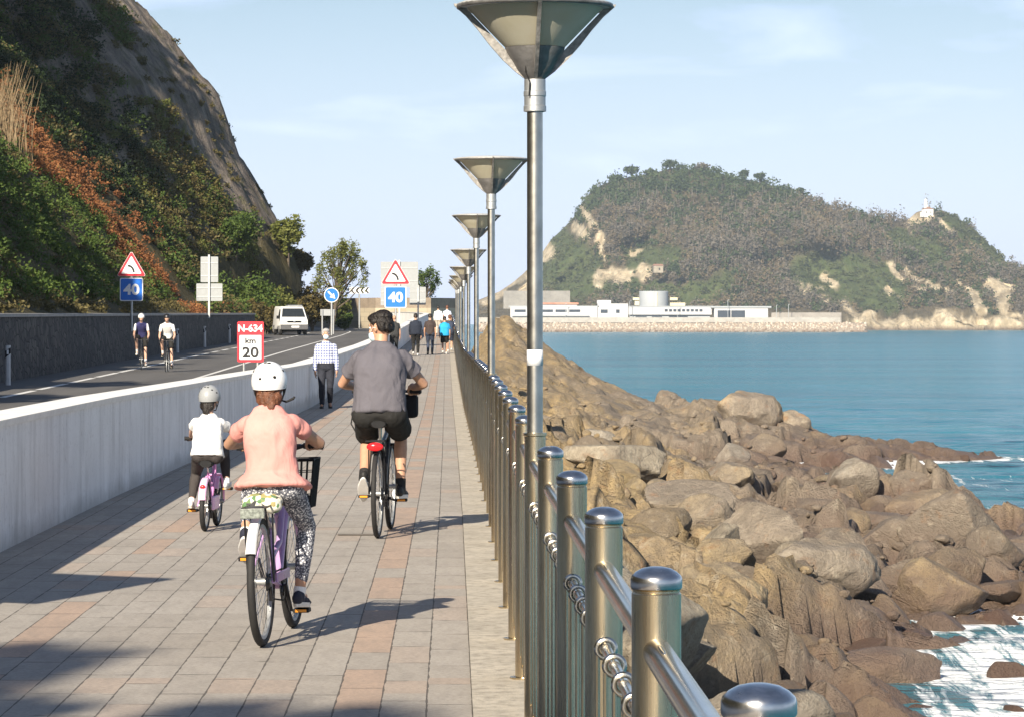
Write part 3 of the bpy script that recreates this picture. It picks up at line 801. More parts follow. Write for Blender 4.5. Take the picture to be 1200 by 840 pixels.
# boulders one can point at: pixel of the base centre, width in pixels, prototype, dark, squash, label
NAMED = [
 (905, 722, 128, 3, 0, .80, 'big pale grooved slab tilting over a dark shadowed hollow above the foam', (.10, .32, .5)),
 (1110, 742, 74, 1, 0, 1.0, 'rounded brown boulder with one pale flat face at the edge of the foam', (.1, -.1, .9)),
 (1036, 738, 66, 2, 0, 1.0, 'rounded pale brown boulder left of the flat-faced one by the foam', (0, .1, 2.2)),
 (1186, 796, 62, 4, 1, 1.0, 'dark brown wet boulder standing in white foam at the right edge', None),
 (1066, 700, 84, 0, 0, 1.0, 'tall rounded tan boulder behind the foam-edge boulders', None),
 (950, 690, 150, 5, 0, .9, 'long ochre block with a black cleft under its right end', (0, .1, .3)),
 (815, 610, 128, 6, 0, 1.0, 'broad ochre boulder with a pitted dome just right of the fence top', (0, 0, .4)),
 (725, 560, 120, 3, 0, 1.0, 'ochre slab lying against the big sloping rock face behind the lamp pole', (.05, .2, .2)),
 (868, 500, 92, 5, 0, 1.05, 'large brown angular rock standing against the blue sea', (.0, .12, .3)),
 (930, 505, 46, 0, 0, 1.0, 'small squared tan rock right of the large one against the sea', None),
 (1040, 800, 150, 7, 0, .9, 'long low tan rock slab at the bottom just left of the foam', (0, .06, .1)),
 (893, 778, 84, 2, 0, .9, 'rounded pinkish tan boulder behind the lowest steel post', None),
 (1168, 652, 66, 1, 0, 1.0, 'reddish cracked boulder at the right edge near breaking water', None),
 (996, 575, 60, 4, 0, 1.2, 'pointed brown rock between two small pools of foam', None),
 (1070, 608, 96, 5, 0, .8, 'wide dark brown ledge rock beside the breaking waves', None),
 (1150, 828, 56, 6, 1, .7, 'low dark wet rock in foam at the bottom right corner', None),
 (1082, 772, 40, 7, 1, .6, 'flat orange brown rock washed by foam', None),
 (1120, 800, 30, 3, 1, .7, 'small dark rock surrounded by foam', None),
 (690, 545, 70, 2, 0, .9, 'smooth tan rock behind the gap between the lamp pole and the posts', None),
 (1010, 830, 110, 0, 0, .8, 'ochre boulder at the lower photo edge right of the last post cap', None),
 (1092, 706, 120, 1, 0, .9, 'broad reddish brown rock behind the flat-faced boulder at the foam', None),
 (1012, 770, 52, 6, 1, .7, 'low dark red rock at the left end of the foam patch', None),
 (1176, 705, 76, 3, 0, .9, 'wide rough brown rock filling the right edge above the foam', (0, .1, .4)),
 (1080, 836, 64, 0, 1, .8, 'dark rounded rock at the lower edge between foam and tan slab', None),
 (1192, 838, 50, 2, 1, .8, 'dark rock cut by the right bottom corner', None),
 (770, 640, 90, 4, 0, .9, 'squat ochre boulder behind the third post from the bottom', None),
 (800, 720, 84, 7, 0, .9, 'flat tan slab right of the second lowest post', (.1, .1, .8)),
 (850, 660, 80, 1, 0, .8, 'blocky yellowish boulder left of the long cleft block', None),
 (880, 835, 90, 6, 0, .8, 'orange ochre rock just behind the lowest post cap', None),
]
taken = []
for px, py, w, k, dk, zs, lab, rot in NAMED:
    x, y = shore_at(px, py); s = w/2*y/F*1.08
    boulder(x, y, s, k, lab, None, .30, rot, bool(dk), zs); taken.append((x, y, s))
rg = random.Random(5)
n = 0; tries = 0
GL = {'near': ('ochre sandstone boulder in the jumbled bank below the near railing', 'boulders in the bank below the near railing'),
      'mid': ('tan boulder among the jumbled rocks halfway down the shore', 'boulders halfway down the shore'),
      'wet': ('dark brown wet boulder near the foaming water line', 'dark boulders at the water line'),
      'far': ('brown boulder on the far rock shelf against the sea', 'boulders on the far rock shelf')}
while n < 165 and tries < 9000:
    tries += 1
    y = 24+120*(rg.random()**1.9); xf0 = fence_x(y)+.5; L = float(interp(y, SHY, SHX))-xf0
    e = rg.random(); x = xf0+.3+e*(L+.6)
    px = CX+x/y*F
    if px > 1215 or px < 610: continue
    if y > 112 and x < 6.5: continue
    s = rg.choice([.30, .42, .55, .7, .9, 1.15, 1.4])*(.85+.3*rg.random())*(.95 if y < 60 else .8)
    if any((x-a)**2+((y-b)*.6)**2 < (.60*(s+c))**2 for a, b, c in taken): continue
    key = 'wet' if e > .82 else 'far' if y > 95 else 'near' if e < .45 else 'mid'
    boulder(x, y, s, rg.randrange(8), GL[key][0], GL[key][1], rg.uniform(.12, .38), None, e > .9, rg.uniform(.7, 1.05))
    taken.append((x, y, s)); n += 1

# small loose stones lodged between the boulders: nobody could count them
RS = np.random.default_rng(15)
pv = []; pf = []; nb = 0
bmq = bmesh.new(); bmesh.ops.create_icosphere(bmq, subdivisions=2, radius=1.0); IV = np.array([v.co[:] for v in bmq.verts]); IF = np.array([[v.index for v in f_.verts] for f_ in bmq.faces]); bmq.free()
yq = 22+120*RS.random(1500)**1.6; xfq = .386-.0226*yq+.3; Lq = np.interp(yq, SHY, SHX)-xfq; xq = xfq+RS.random(1500)*(Lq+.2)
okq = (CX+xq/yq*F < 1230); xq, yq = xq[okq], yq[okq]; zq = shore_h(xq, yq)
for x, y, z in zip(xq, yq, zq):
    s_ = RS.uniform(.05, .15)*(1 if y < 70 else 1.4); nn = RS.normal(size=(6, 3)); nn /= np.linalg.norm(nn, axis=1)[:, None]; dd = RS.uniform(.4, .8, 6)
    q_ = IV @ nn.T; r_ = np.min(np.where(q_ > .05, dd/np.maximum(q_, .05), 1.1), 1); r_ = np.minimum(r_, 1.1)
    pv.append(IV*r_[:, None]*s_*np.array([1, RS.uniform(.7, 1), RS.uniform(.5, .9)])+np.array([x, y, z+s_*.25])); pf.append(IF+nb); nb += len(IV)
tag(link('rubble_stones', np_mesh('rubble_stones', np.concatenate(pv), np.concatenate(pf)), M['bedrock']), kind='stuff')

# ================================================================ sea
def m_sea():
    n = NT('sea water'); g = n.n('ShaderNodeNewGeometry').outputs['Position']
    fo = n.attr('foam').outputs['Fac']
    dist = n.sep(g)[1]
    sh = n.attr('shallow').outputs['Fac']
    deep = n.mix(n.ramp(n.noise(n.mapping(g, (.006, .035, 1)), 1.0, 5, .62), [(.35, 0.0), (.65, 1.0)]), (.006, .105, .165), (.022, .175, .235))
    c = n.mix(sh, deep, (.05, .145, .175))
    lace = n.noise(n.mapping(g, (1, .10, 1)), 1.7, 6, .66, 1.6)
    cell = n.voro(n.mapping(g, (1, .10, 1)), 1.5, 'DISTANCE_TO_EDGE')
    lf = n.math('ADD', n.math('MULTIPLY', n.math('SUBTRACT', lace, .5), 2.6), n.math('MULTIPLY', n.math('SUBTRACT', .12, n.math('MINIMUM', cell, .3)), 1.2))
    ff = n.math('ADD', n.math('MULTIPLY', fo, 1.25), n.math('SUBTRACT', lf, .55))
    fm = n.ramp(ff, [(.12, 0.0), (.45, 1.0)])
    # a few small whitecaps farther out
    wc = n.noise(n.mapping(g, (.11, .35, 1)), 1.0, 6, .7); wcm = n.math('MULTIPLY', n.ramp(wc, [(.71, 0.0), (.76, .7)]), n.ramp(n.math('DIVIDE', dist, 1000.0), [(.08, 0.0), (.1, 1.0), (.26, 1.0), (.4, 0.0)]))
    fm = n.math('MAXIMUM', fm, wcm)
    c = n.mix(fm, c, (.80, .82, .82))
    n.set(c, None, 0, .24); n.b.inputs['IOR'].default_value = 1.33
    n.l(n.math('MULTIPLY_ADD', fm, .55, .16), n.b.inputs['Roughness'])
    w1 = n.noise(n.mapping(g, (.16, .42, 1)), 1.0, 6, .62, .6); w2 = n.noise(n.mapping(g, (1.2, 2.1, 1)), 1.0, 5, .65)
    w3 = n.noise(n.mapping(g, (.02, .055, 1)), 1.0, 4, .6)
    h = n.math('ADD', n.math('MULTIPLY', w1, 1.0), n.math('ADD', n.math('MULTIPLY', w2, .22), n.math('MULTIPLY', w3, 2.2)))
    n.bump(h, 1.0, 1.1); return n.m
sx = np.concatenate([-np.geomspace(2500, 8, 20), np.arange(-6, 34, .26), np.geomspace(35, 2500, 40)])
sy = np.concatenate([np.linspace(-200, 25, 8), np.arange(28, 160, .32), np.arange(160, 300, 1.6), np.geomspace(303, 5200, 110)])
X, Y = np.meshgrid(sx, sy, indexing='ij')
th = shore_h(X, Y, False); th = np.where((Y > 258) | (Y < 22), -9, th)
depth = SEA-th
swell = (fb2(X*1.0, Y*2.2, .10, 4, 61)*.20+fb2(X, Y*1.8, .55, 3, 62)*.09)*sstep(-.6, 1.2, depth)*sstep(420, 120, Y)
crest = sstep(.15, .5, fb2(X*.5, Y*1.6, .16, 3, 66))
Zs = SEA+swell+.10*crest*sstep(300, 120, Y)
near_ = sstep(30, 45, Y)*(1-sstep(150, 175, Y))*(X < 40)
foam = (1-sstep(.05, 1.15, depth))*.95
patch = np.exp(-((X-8.6)/3.0)**2-((Y-56)/7)**2)*.80+np.exp(-((X-7.4)/2.8)**2-((Y-48)/5)**2)*.8+np.exp(-((X-16.6)/2.6)**2-((Y-94)/10)**2)*.85+np.exp(-((X-22)/2.5)**2-((Y-137)/3)**2)*.5+np.exp(-((X-17)/3.0)**2-((Y-120)/8)**2)*.5
foam = np.clip(np.maximum(foam, patch), 0, 1)*near_
foam = foam*(.55+.45*sstep(-.35, .25, fb2(X, Y*.8, .30, 3, 71)))
me = grid_mesh('sea', X, Y, Zs); vattr(me, 'foam', foam); vattr(me, 'shallow', np.clip(1-sstep(.4, 3.0, depth), 0, 1)*near_*.7+.45*np.exp(-((X-22)/14)**2-((Y-88)/45)**2))
tag(link('sea', me, m_sea(), smooth=True), kind='structure')
# ================================================================ leaf clouds
def leaf_quads(P, size, rg, up=.3, aspect=1.7):
    """one small folded-free quad per point, random orientation"""
    n = len(P)
    a = rg.normal(size=(n, 3)); a[:, 2] *= .7; a /= np.linalg.norm(a, axis=1)[:, None]
    b = rg.normal(size=(n, 3)); b[:, 2] += up; b -= a*np.sum(a*b, 1)[:, None]; b /= np.maximum(np.linalg.norm(b, axis=1), 1e-6)[:, None]
    s = (size*(.6+.8*rg.random(n)))[:, None] if np.ndim(size) == 0 else (size*(.6+.8*rg.random(n)))[:, None]
    a = a*s*.5*aspect; b = b*s*.5
    v = np.stack([P-a, P+b*.9, P+a, P-b*.9], 1).reshape(-1, 3)
    return v, np.arange(4*n).reshape(n, 4)
def blob_points(n, rad, rg, shell=.55):
    d = rg.normal(size=(n, 3)); d /= np.linalg.norm(d, axis=1)[:, None]
    r = (shell+(1-shell)*rg.random(n))
    return d*r[:, None]*np.array(rad)
def clumpy(centers, sizes, per, rg, flat=.8, shell=.4):
    P = []
    for c, s in zip(centers, sizes):
        p = blob_points(per, (s, s, s*flat), rg, shell)
        p += s*.35*np.stack([vnoise(p*2.1/s+3*k+c[0], 4+k) for k in range(3)], 1)
        P.append(p+np.array(c))
    return np.concatenate(P)
def m_leaf(name, cols, rough=.7, scale=.5, trans=.25):
    n = NT(name); g = n.n('ShaderNodeNewGeometry')
    r = g.outputs['Random Per Island']; ns = n.noise(g.outputs['Position'], scale, 3, .6)
    f = n.math('ADD', n.math('MULTIPLY', r, .55), n.math('MULTIPLY', n.math('SUBTRACT', ns, .28), 1.0), clamp=True)
    k = len(cols)
    n.set(n.ramp(f, [(i/(k-1), c) for i, c in enumerate(cols)]), rough, 0, .25)
    tr = n.n('ShaderNodeBsdfTranslucent'); n.l(n.b.inputs['Base Color'].links[0].from_socket, tr.inputs[0])
    ms = n.n('ShaderNodeMixShader'); ms.inputs[0].default_value = trans; n.l(n.b.outputs[0], ms.inputs[1]); n.l(tr.outputs[0], ms.inputs[2]); n.l(ms.outputs[0], n.out.inputs[0])
    return n.m
M['lf_green'] = m_leaf('green shrub leaves', [(.035, .065, .014), (.075, .12, .024), (.14, .175, .04)])
M['lf_dark'] = m_leaf('dark evergreen leaves', [(.010, .018, .007), (.020, .036, .011), (.042, .060, .018)])  # leaf colours lowered to deepen the shade on the upper slope
M['lf_olive'] = m_leaf('olive dry scrub', [(.075, .065, .026), (.125, .105, .04), (.19, .155, .065)])
M['lf_rust'] = m_leaf('rust brown bracken', [(.15, .055, .022), (.27, .11, .042), (.36, .18, .075)], .85)
M['lf_straw'] = m_leaf('pale straw stems', [(.20, .14, .075), (.30, .22, .13), (.38, .29, .18)], .85)
M['lf_brown'] = m_leaf('brown green autumn leaves', [(.07, .06, .022), (.125, .095, .032), (.17, .14, .05)])
M['lf_yel'] = m_leaf('yellow green leaves', [(.08, .10, .022), (.15, .165, .04), (.23, .22, .065)])
M['bark'] = simple('grey brown bark', (.12, .095, .07), .9, var=.35, scale=6, bump=.6, bscale=25)

# ================================================================ hillside
HY = np.concatenate([np.arange(-60, 60, 4.0), np.arange(60, 196, .8), np.arange(196, 268, .35), np.arange(268, 330, 4.0)])
HU = np.concatenate([np.arange(0, 22, .4), np.arange(22, 90, 2.0)])
U, Y = np.meshgrid(HU, HY, indexing='ij')
def foot_x(y):
    y = np.asarray(y, dtype=float)
    base = -11.95-.023*y
    d = interp(y, [-60, 150, 158, 165, 185, 199, 207, 214, 228, 236, 245, 254, 270, 300, 330], [0, 0, -.4, -1.2, -1.2, -.2, -3.6, -6.0, -3.4, -1.0, 1.6, 1.0, -8, -34, -70])
    return base+d
SLAB_U = [0, .1, 1.25, 3.25, 5.25, 6.85, 9.55, 12.85, 17, 29, 64, 90]
SLAB_Z = [0, 3.5, 6.4, 10, 13.7, 18.3, 21.6, 25.6, 29, 37, 49, 52]
def hill_z(u, y):
    u = np.asarray(u, dtype=float); y = np.asarray(y, dtype=float)
    zt = interp(y, [-60, 48, 82, 140, 199, 206, 215, 300], [1.6, 1.78, 1.84, 1.98, 2.0, .9, .8, 1.2])
    nearp = np.interp(u, [0, 1, 6, 14, 30, 60, 90], [0, .55, 6.2, 14.0, 27, 42, 48])
    slab = np.interp(u, SLAB_U, SLAB_Z)
    gully = np.interp(u, [0, 1.5, 4, 8, 14, 30, 60, 90], [0, .8, 4.0, 8.6, 15.5, 29, 44, 50])
    wg = sstep(150, 166, y)*(1-sstep(188, 204, y)); ws = sstep(203, 231, y)
    z = nearp*(1-sstep(150, 166, y))+gully*sstep(150, 166, y)*(1-ws)+slab*ws
    amp = sstep(0, 3, u)
    rough = np.where(y > 205, .55, 1.0)
    z = zt+z+amp*rough*(1.3*fb2(u, y, .11, 4, 81)+.35*fb2(u, y, .6, 4, 82))
    # long furrows down the bare slab
    z = z+ws*sstep(.0, 1.5, u)*(.55*fb2(u, y, .45, 4, 86)+.22*fb2(u, y, 1.6, 3, 87)+.55*fb2(u*.22, y, .45, 5, 83)+.30*fb2(u*.6, y*1.2, 1.3, 4, 84)-.25*sstep(.35, .6, np.abs(fb2(u*.3, y+.5*u, .5, 3, 85))))
    # lay-by pocket
    pocket = sstep(203, 212, y)*(1-sstep(232, 240, y))
    return np.where(u < .7*pocket, zt, z)
Zh = hill_z(U, Y); Xh = foot_x(Y)-U
veg = 1-sstep(208, 222, Y)*sstep(1.0, 2.5, U)
stripes = sstep(.02, .16, fb2(U*.35+Y*.10, Y*.5, .35, 4, 91))
def m_hill():
    n = NT('hillside rock and soil'); g = n.n('ShaderNodeNewGeometry').outputs['Position']
    v = n.attr('veg').outputs['Fac']
    a = n.noise(n.mapping(g, (.6, .9, .22), (0, .5, 0)), .9, 7, .65); b = n.noise(g, 1.7, 6, .68); d = n.noise(g, 9, 5, .7)
    c = n.ramp(a, [(.34, (.090, .074, .063)), (.50, (.185, .153, .127)), (.66, (.31, .258, .208))])
    c = n.mix(n.ramp(b, [(.52, 0.0), (.7, .5)]), c, (.30, .235, .165))
    c = n.mix(n.ramp(d, [(.32, .6), (.5, 0.0)]), c, (.06, .05, .043))
    moss = n.ramp(n.noise(g, .75, 6, .7), [(.52, 0.0), (.62, .75)])
    c = n.mix(moss, c, (.10, .092, .04))
    soil = n.ramp(b, [(.3, (.05, .042, .02)), (.7, (.12, .10, .045))])
    c = n.mix(v, c, soil)
    n.set(c, .92, 0, .2)
    n.bump(n.math('ADD', n.math('MULTIPLY', a, 1.2), n.math('ADD', n.math('MULTIPLY', b, .6), n.math('MULTIPLY', d, .18))), .9, .5); return n.m
me = grid_mesh('hillside', Xh, Y, Zh); vattr(me, 'veg', veg); hill = link('hillside', me, m_hill(), smooth=True); tag(hill, kind='structure')

def hill_px(u, y):
    x = foot_x(y)-u; z = hill_z(u, y)
    return CX+x/y*F, CY-(z-EYE)/y*F, x, z
RH = np.random.default_rng(3)
def scatter(n, ylo, yhi, ulo, uhi, test):
    u = RH.uniform(ulo, uhi, n); y = RH.uniform(ylo, yhi, n)
    px, py, x, z = hill_px(u, y); m = test(px, py, u, y) & (px > -260) & (px < 420) & (py > -260)
    return np.stack([x[m], y[m], z[m]], 1), px[m], py[m]
def cover(name, pts, sizes, per, leaf, mat, flat=.8, lift=.3):
    if len(pts) == 0: print('EMPTY', name); return
    P = clumpy(pts+np.array([0, 0, 1])*(sizes*lift)[:, None], sizes, int(per*1.35), RH, flat)
    v, f = leaf_quads(P, leaf*.80, RH)
    return tag(link(name, np_mesh(name, v, f), mat), kind='stuff')
band = lambda px, py: (py-(100+px*1.0))          # >0 below the fern diagonal
fern = lambda px, py, u, y: (np.abs(band(px, py)-8) < 46+14*np.sin(px*.05)) & (y < 186) & (y > 100)
p, a, b = scatter(40000, 84, 178, 0, 30, lambda px, py, u, y: fern(px, py, u, y) & (fb2(u, y, .5, 3, 101) > -.25))
p = p[:1500]; cover('bracken_cover', p, RH.uniform(.25, .55, len(p)), 90, .10, M['lf_rust'], .6)
p, a, b = scatter(60000, 146, 172, 0, 30, lambda px, py, u, y: np.abs(band(px, py)-4) < 44)
p = p[:900]; cover('bracken_gully_cover', p, RH.uniform(.25, .5, len(p)), 90, .10, M['lf_rust'], .6)
p, a, b = scatter(40000, 82, 160, 0, 30, lambda px, py, u, y: (band(px, py) > 48) & (py < 352) & (fb2(u, y, .35, 3, 102) > -.15))
p = p[:1000]; cover('bramble_cover', p, RH.uniform(.30, .75, len(p)), 110, .095, M['lf_green'], .7)
p, a, b = scatter(30000, 60, 158, 0, 26, lambda px, py, u, y: (band(px, py) > 50))
p = p[:900]; cover('dry_grass_cover', p, RH.uniform(.22, .45, len(p)), 70, .085, M['lf_olive'], .55)
p, a, b = scatter(40000, 140, 204, 0, 40, lambda px, py, u, y: (band(px, py) < -15))
p = p[:1300]; cover('ivy_cover', p, RH.uniform(.4, 1.0, len(p)), 115, .14, M['lf_dark'], .75)
p, a, b = scatter(60000, 198, 250, 0, 40, lambda px, py, u, y: (fb2(u, y, .35, 3, 131) > -.05) & (px-(112+.60*py) < 10) & (py > 120))
p = p[:1500]; cover('gully_scrub_cover', p[::2], RH.uniform(.3, .8, len(p[::2])), 100, .13, M['lf_brown'], .65); cover('gully_green_cover', p[1::2], RH.uniform(.3, .7, len(p[1::2])), 100, .13, M['lf_yel'], .65)
p, a, b = scatter(60000, 160, 206, 0, 40, lambda px, py, u, y: (band(px, py) < 14) & (band(px, py) > -90))
cover('gully_bracken_cover', p[:900], RH.uniform(.3, .65, len(p[:900])), 95, .11, M['lf_rust'], .6); cover('gully_ivy_cover', p[900:1700], RH.uniform(.35, .8, len(p[900:1700])), 100, .12, M['lf_dark'], .65)
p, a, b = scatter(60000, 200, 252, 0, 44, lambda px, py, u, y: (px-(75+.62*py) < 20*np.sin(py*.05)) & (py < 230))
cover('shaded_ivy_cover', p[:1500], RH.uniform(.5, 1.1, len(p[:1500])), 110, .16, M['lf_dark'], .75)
# vegetated strips on the slab
slabveg = lambda px, py: ((px < 120+.55*np.clip(py, 0, 400)-(py < 60)*0) & (px > 20)) | ((py > 250) & (px < 330-.1*(360-py)))
p, a, b = scatter(80000, 186, 250, 0, 30, lambda px, py, u, y: (px-(118+.60*py) < 14*np.sin(py*.06)) & (fb2(u, y, .30, 4, 103) > -.12))
p1 = p[::2][:1400]; p2 = p[1::2][:900]
cover('scrub_cover', p1, RH.uniform(.45, 1.0, len(p1)), 120, .15, M['lf_olive'], .7)
cover('green_scrub_cover', p2, RH.uniform(.45, 1.1, len(p2)), 120, .15, M['lf_green'], .75)
p, a, b = scatter(40000, 205, 254, 0, 34, lambda px, py, u, y: (fb2(u*.6, y, .55, 4, 107) > .24))
p = p[:420]; cover('ledge_scrub_cover', p, RH.uniform(.2, .5, len(p)), 70, .13, M['lf_olive'], .6)

# ---------------------------------------------------------------- shrubs and trees as things
def bush(name, loc, rad, mat, n, leaf, label, group=None, cat='shrub', seed=1, lobes=9):
    rg = np.random.default_rng(seed)
    r = root(name, loc, 0, label, cat, group)
    cs = blob_points(lobes, (rad[0]*.62, rad[1]*.62, rad[2]*.55), rg, .3)+np.array([0, 0, rad[2]*.95])
    ss = rg.uniform(.32, .52, lobes)*min(rad)
    P = clumpy(cs, ss*1.25, n//lobes, rg, .85, .35); P[:, 2] = np.maximum(P[:, 2], .02)
    v, f = leaf_quads(P, leaf, rg); link('foliage', np_mesh('foliage', v, f), mat, r)
    mb = MB()
    for k in range(5):
        c = cs[k % lobes]; mb.tube([(0, 0, -.2), (c[0]*.4, c[1]*.4, c[2]*.5), tuple(c)], [.05*rad[2]*.6, .03*rad[2]*.6, .008], 6)
    mb.build('stem', M['bark'], r); return r
def tree(name, loc, h, spread, mat, label, n=3500, leaf=.16, seed=1, trunk_h=.35, group=None, lobes=16, thin=1.0, flat=.8, cat='tree', lean=(0, 0)):
    rg = np.random.default_rng(seed); r = root(name, loc, 0, label, cat, group)
    mb = MB(); tips = []
    top = V((lean[0], lean[1], h*.72)); mid = V((lean[0]*.4, lean[1]*.4, h*trunk_h))
    mb.tube([(0, 0, -.3), tuple(mid), tuple(top)], [h*.03, h*.02, h*.006], 8)
    for k in range(lobes):
        a = 2.4*k+rg.uniform(-.4, .4); t = rg.uniform(.0, 1.0); st = mid.lerp(top, t*.8)
        rr = spread*(.35+.65*rg.random())*(1-.45*t); e = V((lean[0]+math.cos(a)*rr, lean[1]+math.sin(a)*rr, h*(trunk_h+.12+(.80-trunk_h)*(.25+.75*t))))
        mb.tube([tuple(st), tuple(st.lerp(e, .5)+V((0, 0, -.03*h))), tuple(e)], [h*.011, h*.007, h*.002], 5); tips.append(e)
    mb.build('trunk', M['bark'], r)
    ss = rg.uniform(.16, .30, lobes)*spread*1.15*thin+.05
    P = clumpy([tuple(q) for q in tips], ss, n//lobes, rg, flat, .25)
    v, f = leaf_quads(P, leaf, rg); link('crown', np_mesh('crown', v, f), mat, r); return r
def ground_loc(px, d, z): return V(((px-CX)/F*d, d, z))
# bushes behind the van and along the foot of the slab
B = [(298, 226, 2.5, 5.6, 'lf_green', 'tall rounded green shrub at the foot of the bare rock slab'), (322, 236, 2.0, 4.4, 'lf_yel', 'yellow green shrub between the tall green shrub and the white van'),
     (345, 240, 2.0, 3.8, 'lf_brown', 'brown green shrub above the white van roof'), (366, 242, 2.0, 4.3, 'lf_brown', 'brown autumn shrub right behind the white van'),
     (388, 246, 1.7, 3.6, 'lf_yel', 'rounded yellowish shrub behind the blue arrow sign'), (282, 214, 1.6, 3.4, 'lf_brown', 'brown shrub above the end of the dark stone wall'),
     (266, 207, 1.5, 4.0, 'lf_yel', 'slim yellow green shrub right of the grey sign backs'), (250, 218, 2.2, 4.6, 'lf_green', 'dark green shrub on the slope behind the grey sign backs'),
     (275, 232, 2.3, 5.0, 'lf_green', 'green shrub higher on the slope, left of the tall rounded one'), (312, 222, 1.6, 2.4, 'lf_brown', 'low brown shrub left of the white van'),
     (338, 243, 1.7, 5.6, 'lf_yel', 'tall yellow green shrub against the lower edge of the bare slab'), (352, 247, 1.3, 3.6, 'lf_brown', 'brown shrub at the lowest corner of the bare slab'),
     (404, 250, 1.0, 1.5, 'lf_green', 'small green shrub at the start of the pale wall')]
for i, (px, d, r_, h_, m_, lab) in enumerate(B):
    zz = float(road_z(d))-.05
    x = (px-CX)/F*d; u = float(foot_x(d))-x
    if u > .2: zz = float(hill_z(np.array([u]), np.array([float(d)]))[0])-.3
    bush('shrub', (x, d, zz), (r_, r_, h_/2), M[m_], 4200, .15, lab, None, 'shrub', 40+i)
tree('tamarisk_tree', ground_loc(388, 240, 1.0), 7.0, 2.5, M['lf_yel'], 'wispy sparse tamarisk tree with feathery branches left of the chevron sign', 6000, .10, 61, .18, lobes=42, thin=.55, flat=1.7, lean=(.7, 0))
tree('palm_like_tree', ground_loc(500, 285, 1.6), 5.2, 1.6, M['lf_green'], 'bushy green tree behind the grey sign backs at the road bend', 3000, .10, 62, .18, lobes=30, thin=.62, flat=1.6)
# dry reeds at the left edge
rg = np.random.default_rng(9); r = root('dry_reeds', (0, 0, 0), 0, 'pale dry bare reed clump at the left photo edge above the bracken', 'plant')
mb = MB(); base = None
u0 = 7.3; y0 = 138.0; px_, py_, x_, z_ = hill_px(np.array([u0]), np.array([y0])); r.location = (float(x_[0]), y0, float(z_[0])-.6)
for k in range(260):
    a = rg.uniform(-.55, .55); b = rg.uniform(-.4, .4); L = rg.uniform(1.6, 4.2); s = rg.normal(size=2)*.55
    e = V((s[0]+a*L*.55, s[1]+b*L*.5, L)); mb.tube([(s[0], s[1], -.4), (s[0]+a*L*.2, s[1], L*.5), tuple(e)], [.016, .012, .004], 3, cap=False)
mb.build('stem', M['lf_straw'], r)
# trees on the upper slope, left of the picture: they shade the slope and the road
T = [(-19, 60, 6, 2.8), (-18.5, 49, 6, 2.7), (-17.5, 38, 6.5, 3)]
proto = None
for i, (x, y, h, s) in enumerate(T):
    u = float(foot_x(y))-x; z = float(hill_z(np.array([u]), np.array([float(y)]))[0])-.3
    if proto is None:
        proto = tree('unseen_shade_tree', (x, y, z), 8, 3.6, M['lf_dark'], 'unseen dark broadleaf tree high on the slope, shading the slope and road', 3200, .30, 71, .3, 'trees on the upper slope', 18); o = proto
    else: o = copy_tree(proto)
    o.location = (x, y, z); o.scale = (s/3.6, s/3.6, h/8); o.rotation_euler = (0, 0, i*1.3)
# unseen trees added on the upper slope, each set to shade one spot
def hill_at(px, py):
    d = np.arange(70, 262, .5); x = (px-CX)/F*d; z = EYE+(CY-py)/F*d
    h = hill_z(np.maximum(foot_x(d)-x, 0), d); k = int(np.argmax((z < h) & (foot_x(d)-x > 0))); return float(x[k]), float(d[k]), float(z[k])
for i, (px, py, h) in enumerate([(20, 20, 13), (62, 15, 13), (100, 55, 12), (50, 60, 12), (140, 130, 12), (172, 180, 12), (110, 100, 12), (15, 70, 12), (85, 20, 13), (80, 110, 12), (120, 170, 12), (160, 215, 12), (30, 105, 11), (140, 175, 12), (75, 75, 13),
        (55, 315, 10), (100, 330, 10), (5, 325, 9), (20, 290, 10), (85, 300, 10), (10, 350, 8)]):
    x, d, z = hill_at(px, py); x2, y2, z2 = x-.6*h, d-1.75*h, z+h
    if CX+(x2+2.6)/max(y2, 5)*F > -15: x2 = (-15-CX)/F*y2-2.6
    u = float(foot_x(y2))-x2; zg = float(hill_z(np.array([u]), np.array([y2]))[0])-.3
    hh_ = max(z2-zg, 3.0)/.66; o = copy_tree(proto); o.location = (x2, y2, zg); o.scale = (.85, .85, hh_/8); o.rotation_euler = (0, 0, i*.9)
# tall trees behind the photographer: their crowns throw the soft shade over the near paving
for i, (x, y, h, s) in enumerate([(-11.8, -8.3, 14.5, 3.2), (-13.6, -13.0, 16, 3.4), (-9.0, -12.3, 15, 2.4)]):
    tree('plane_tree', (x, y, -.1), h, s, M['lf_green'], ['tall leafy tree behind the photographer beside the road', 'tallest leafy tree behind the photographer, farther back', 'slimmer leafy tree behind the photographer nearest the wall'][i], 7500, .24, 81+i, .55, lobes=16, thin=1.1)
# ================================================================ island across the bay
RIDGE = [(560, 352), (585, 342), (600, 332), (612, 322), (622, 312), (634, 298), (645, 282), (660, 268), (672, 256), (682, 238), (692, 226), (706, 217), (722, 210), (745, 207), (770, 202), (790, 197), (810, 199),
         (840, 203), (870, 210), (895, 215), (920, 222), (940, 230), (960, 240), (975, 245), (1000, 249), (1020, 254), (1040, 258), (1058, 260), (1066, 256), (1074, 249), (1084, 246), (1094, 245), (1108, 249),
         (1122, 256), (1138, 265), (1152, 280), (1166, 294), (1180, 308), (1196, 325), (1212, 344), (1226, 362), (1240, 384), (1256, 392)]
RD = 2250.0
rX = np.array([(p-CX)/F*RD for p, q in RIDGE]); rZ = np.array([EYE+(CY-q)/F*RD for p, q in RIDGE])
ix = np.linspace(rX[0], rX[-1], 330); it = np.concatenate([np.linspace(-.06, 1, 76), np.linspace(1.02, 1.7, 16)])
IX, IT = np.meshgrid(ix, it, indexing='ij')
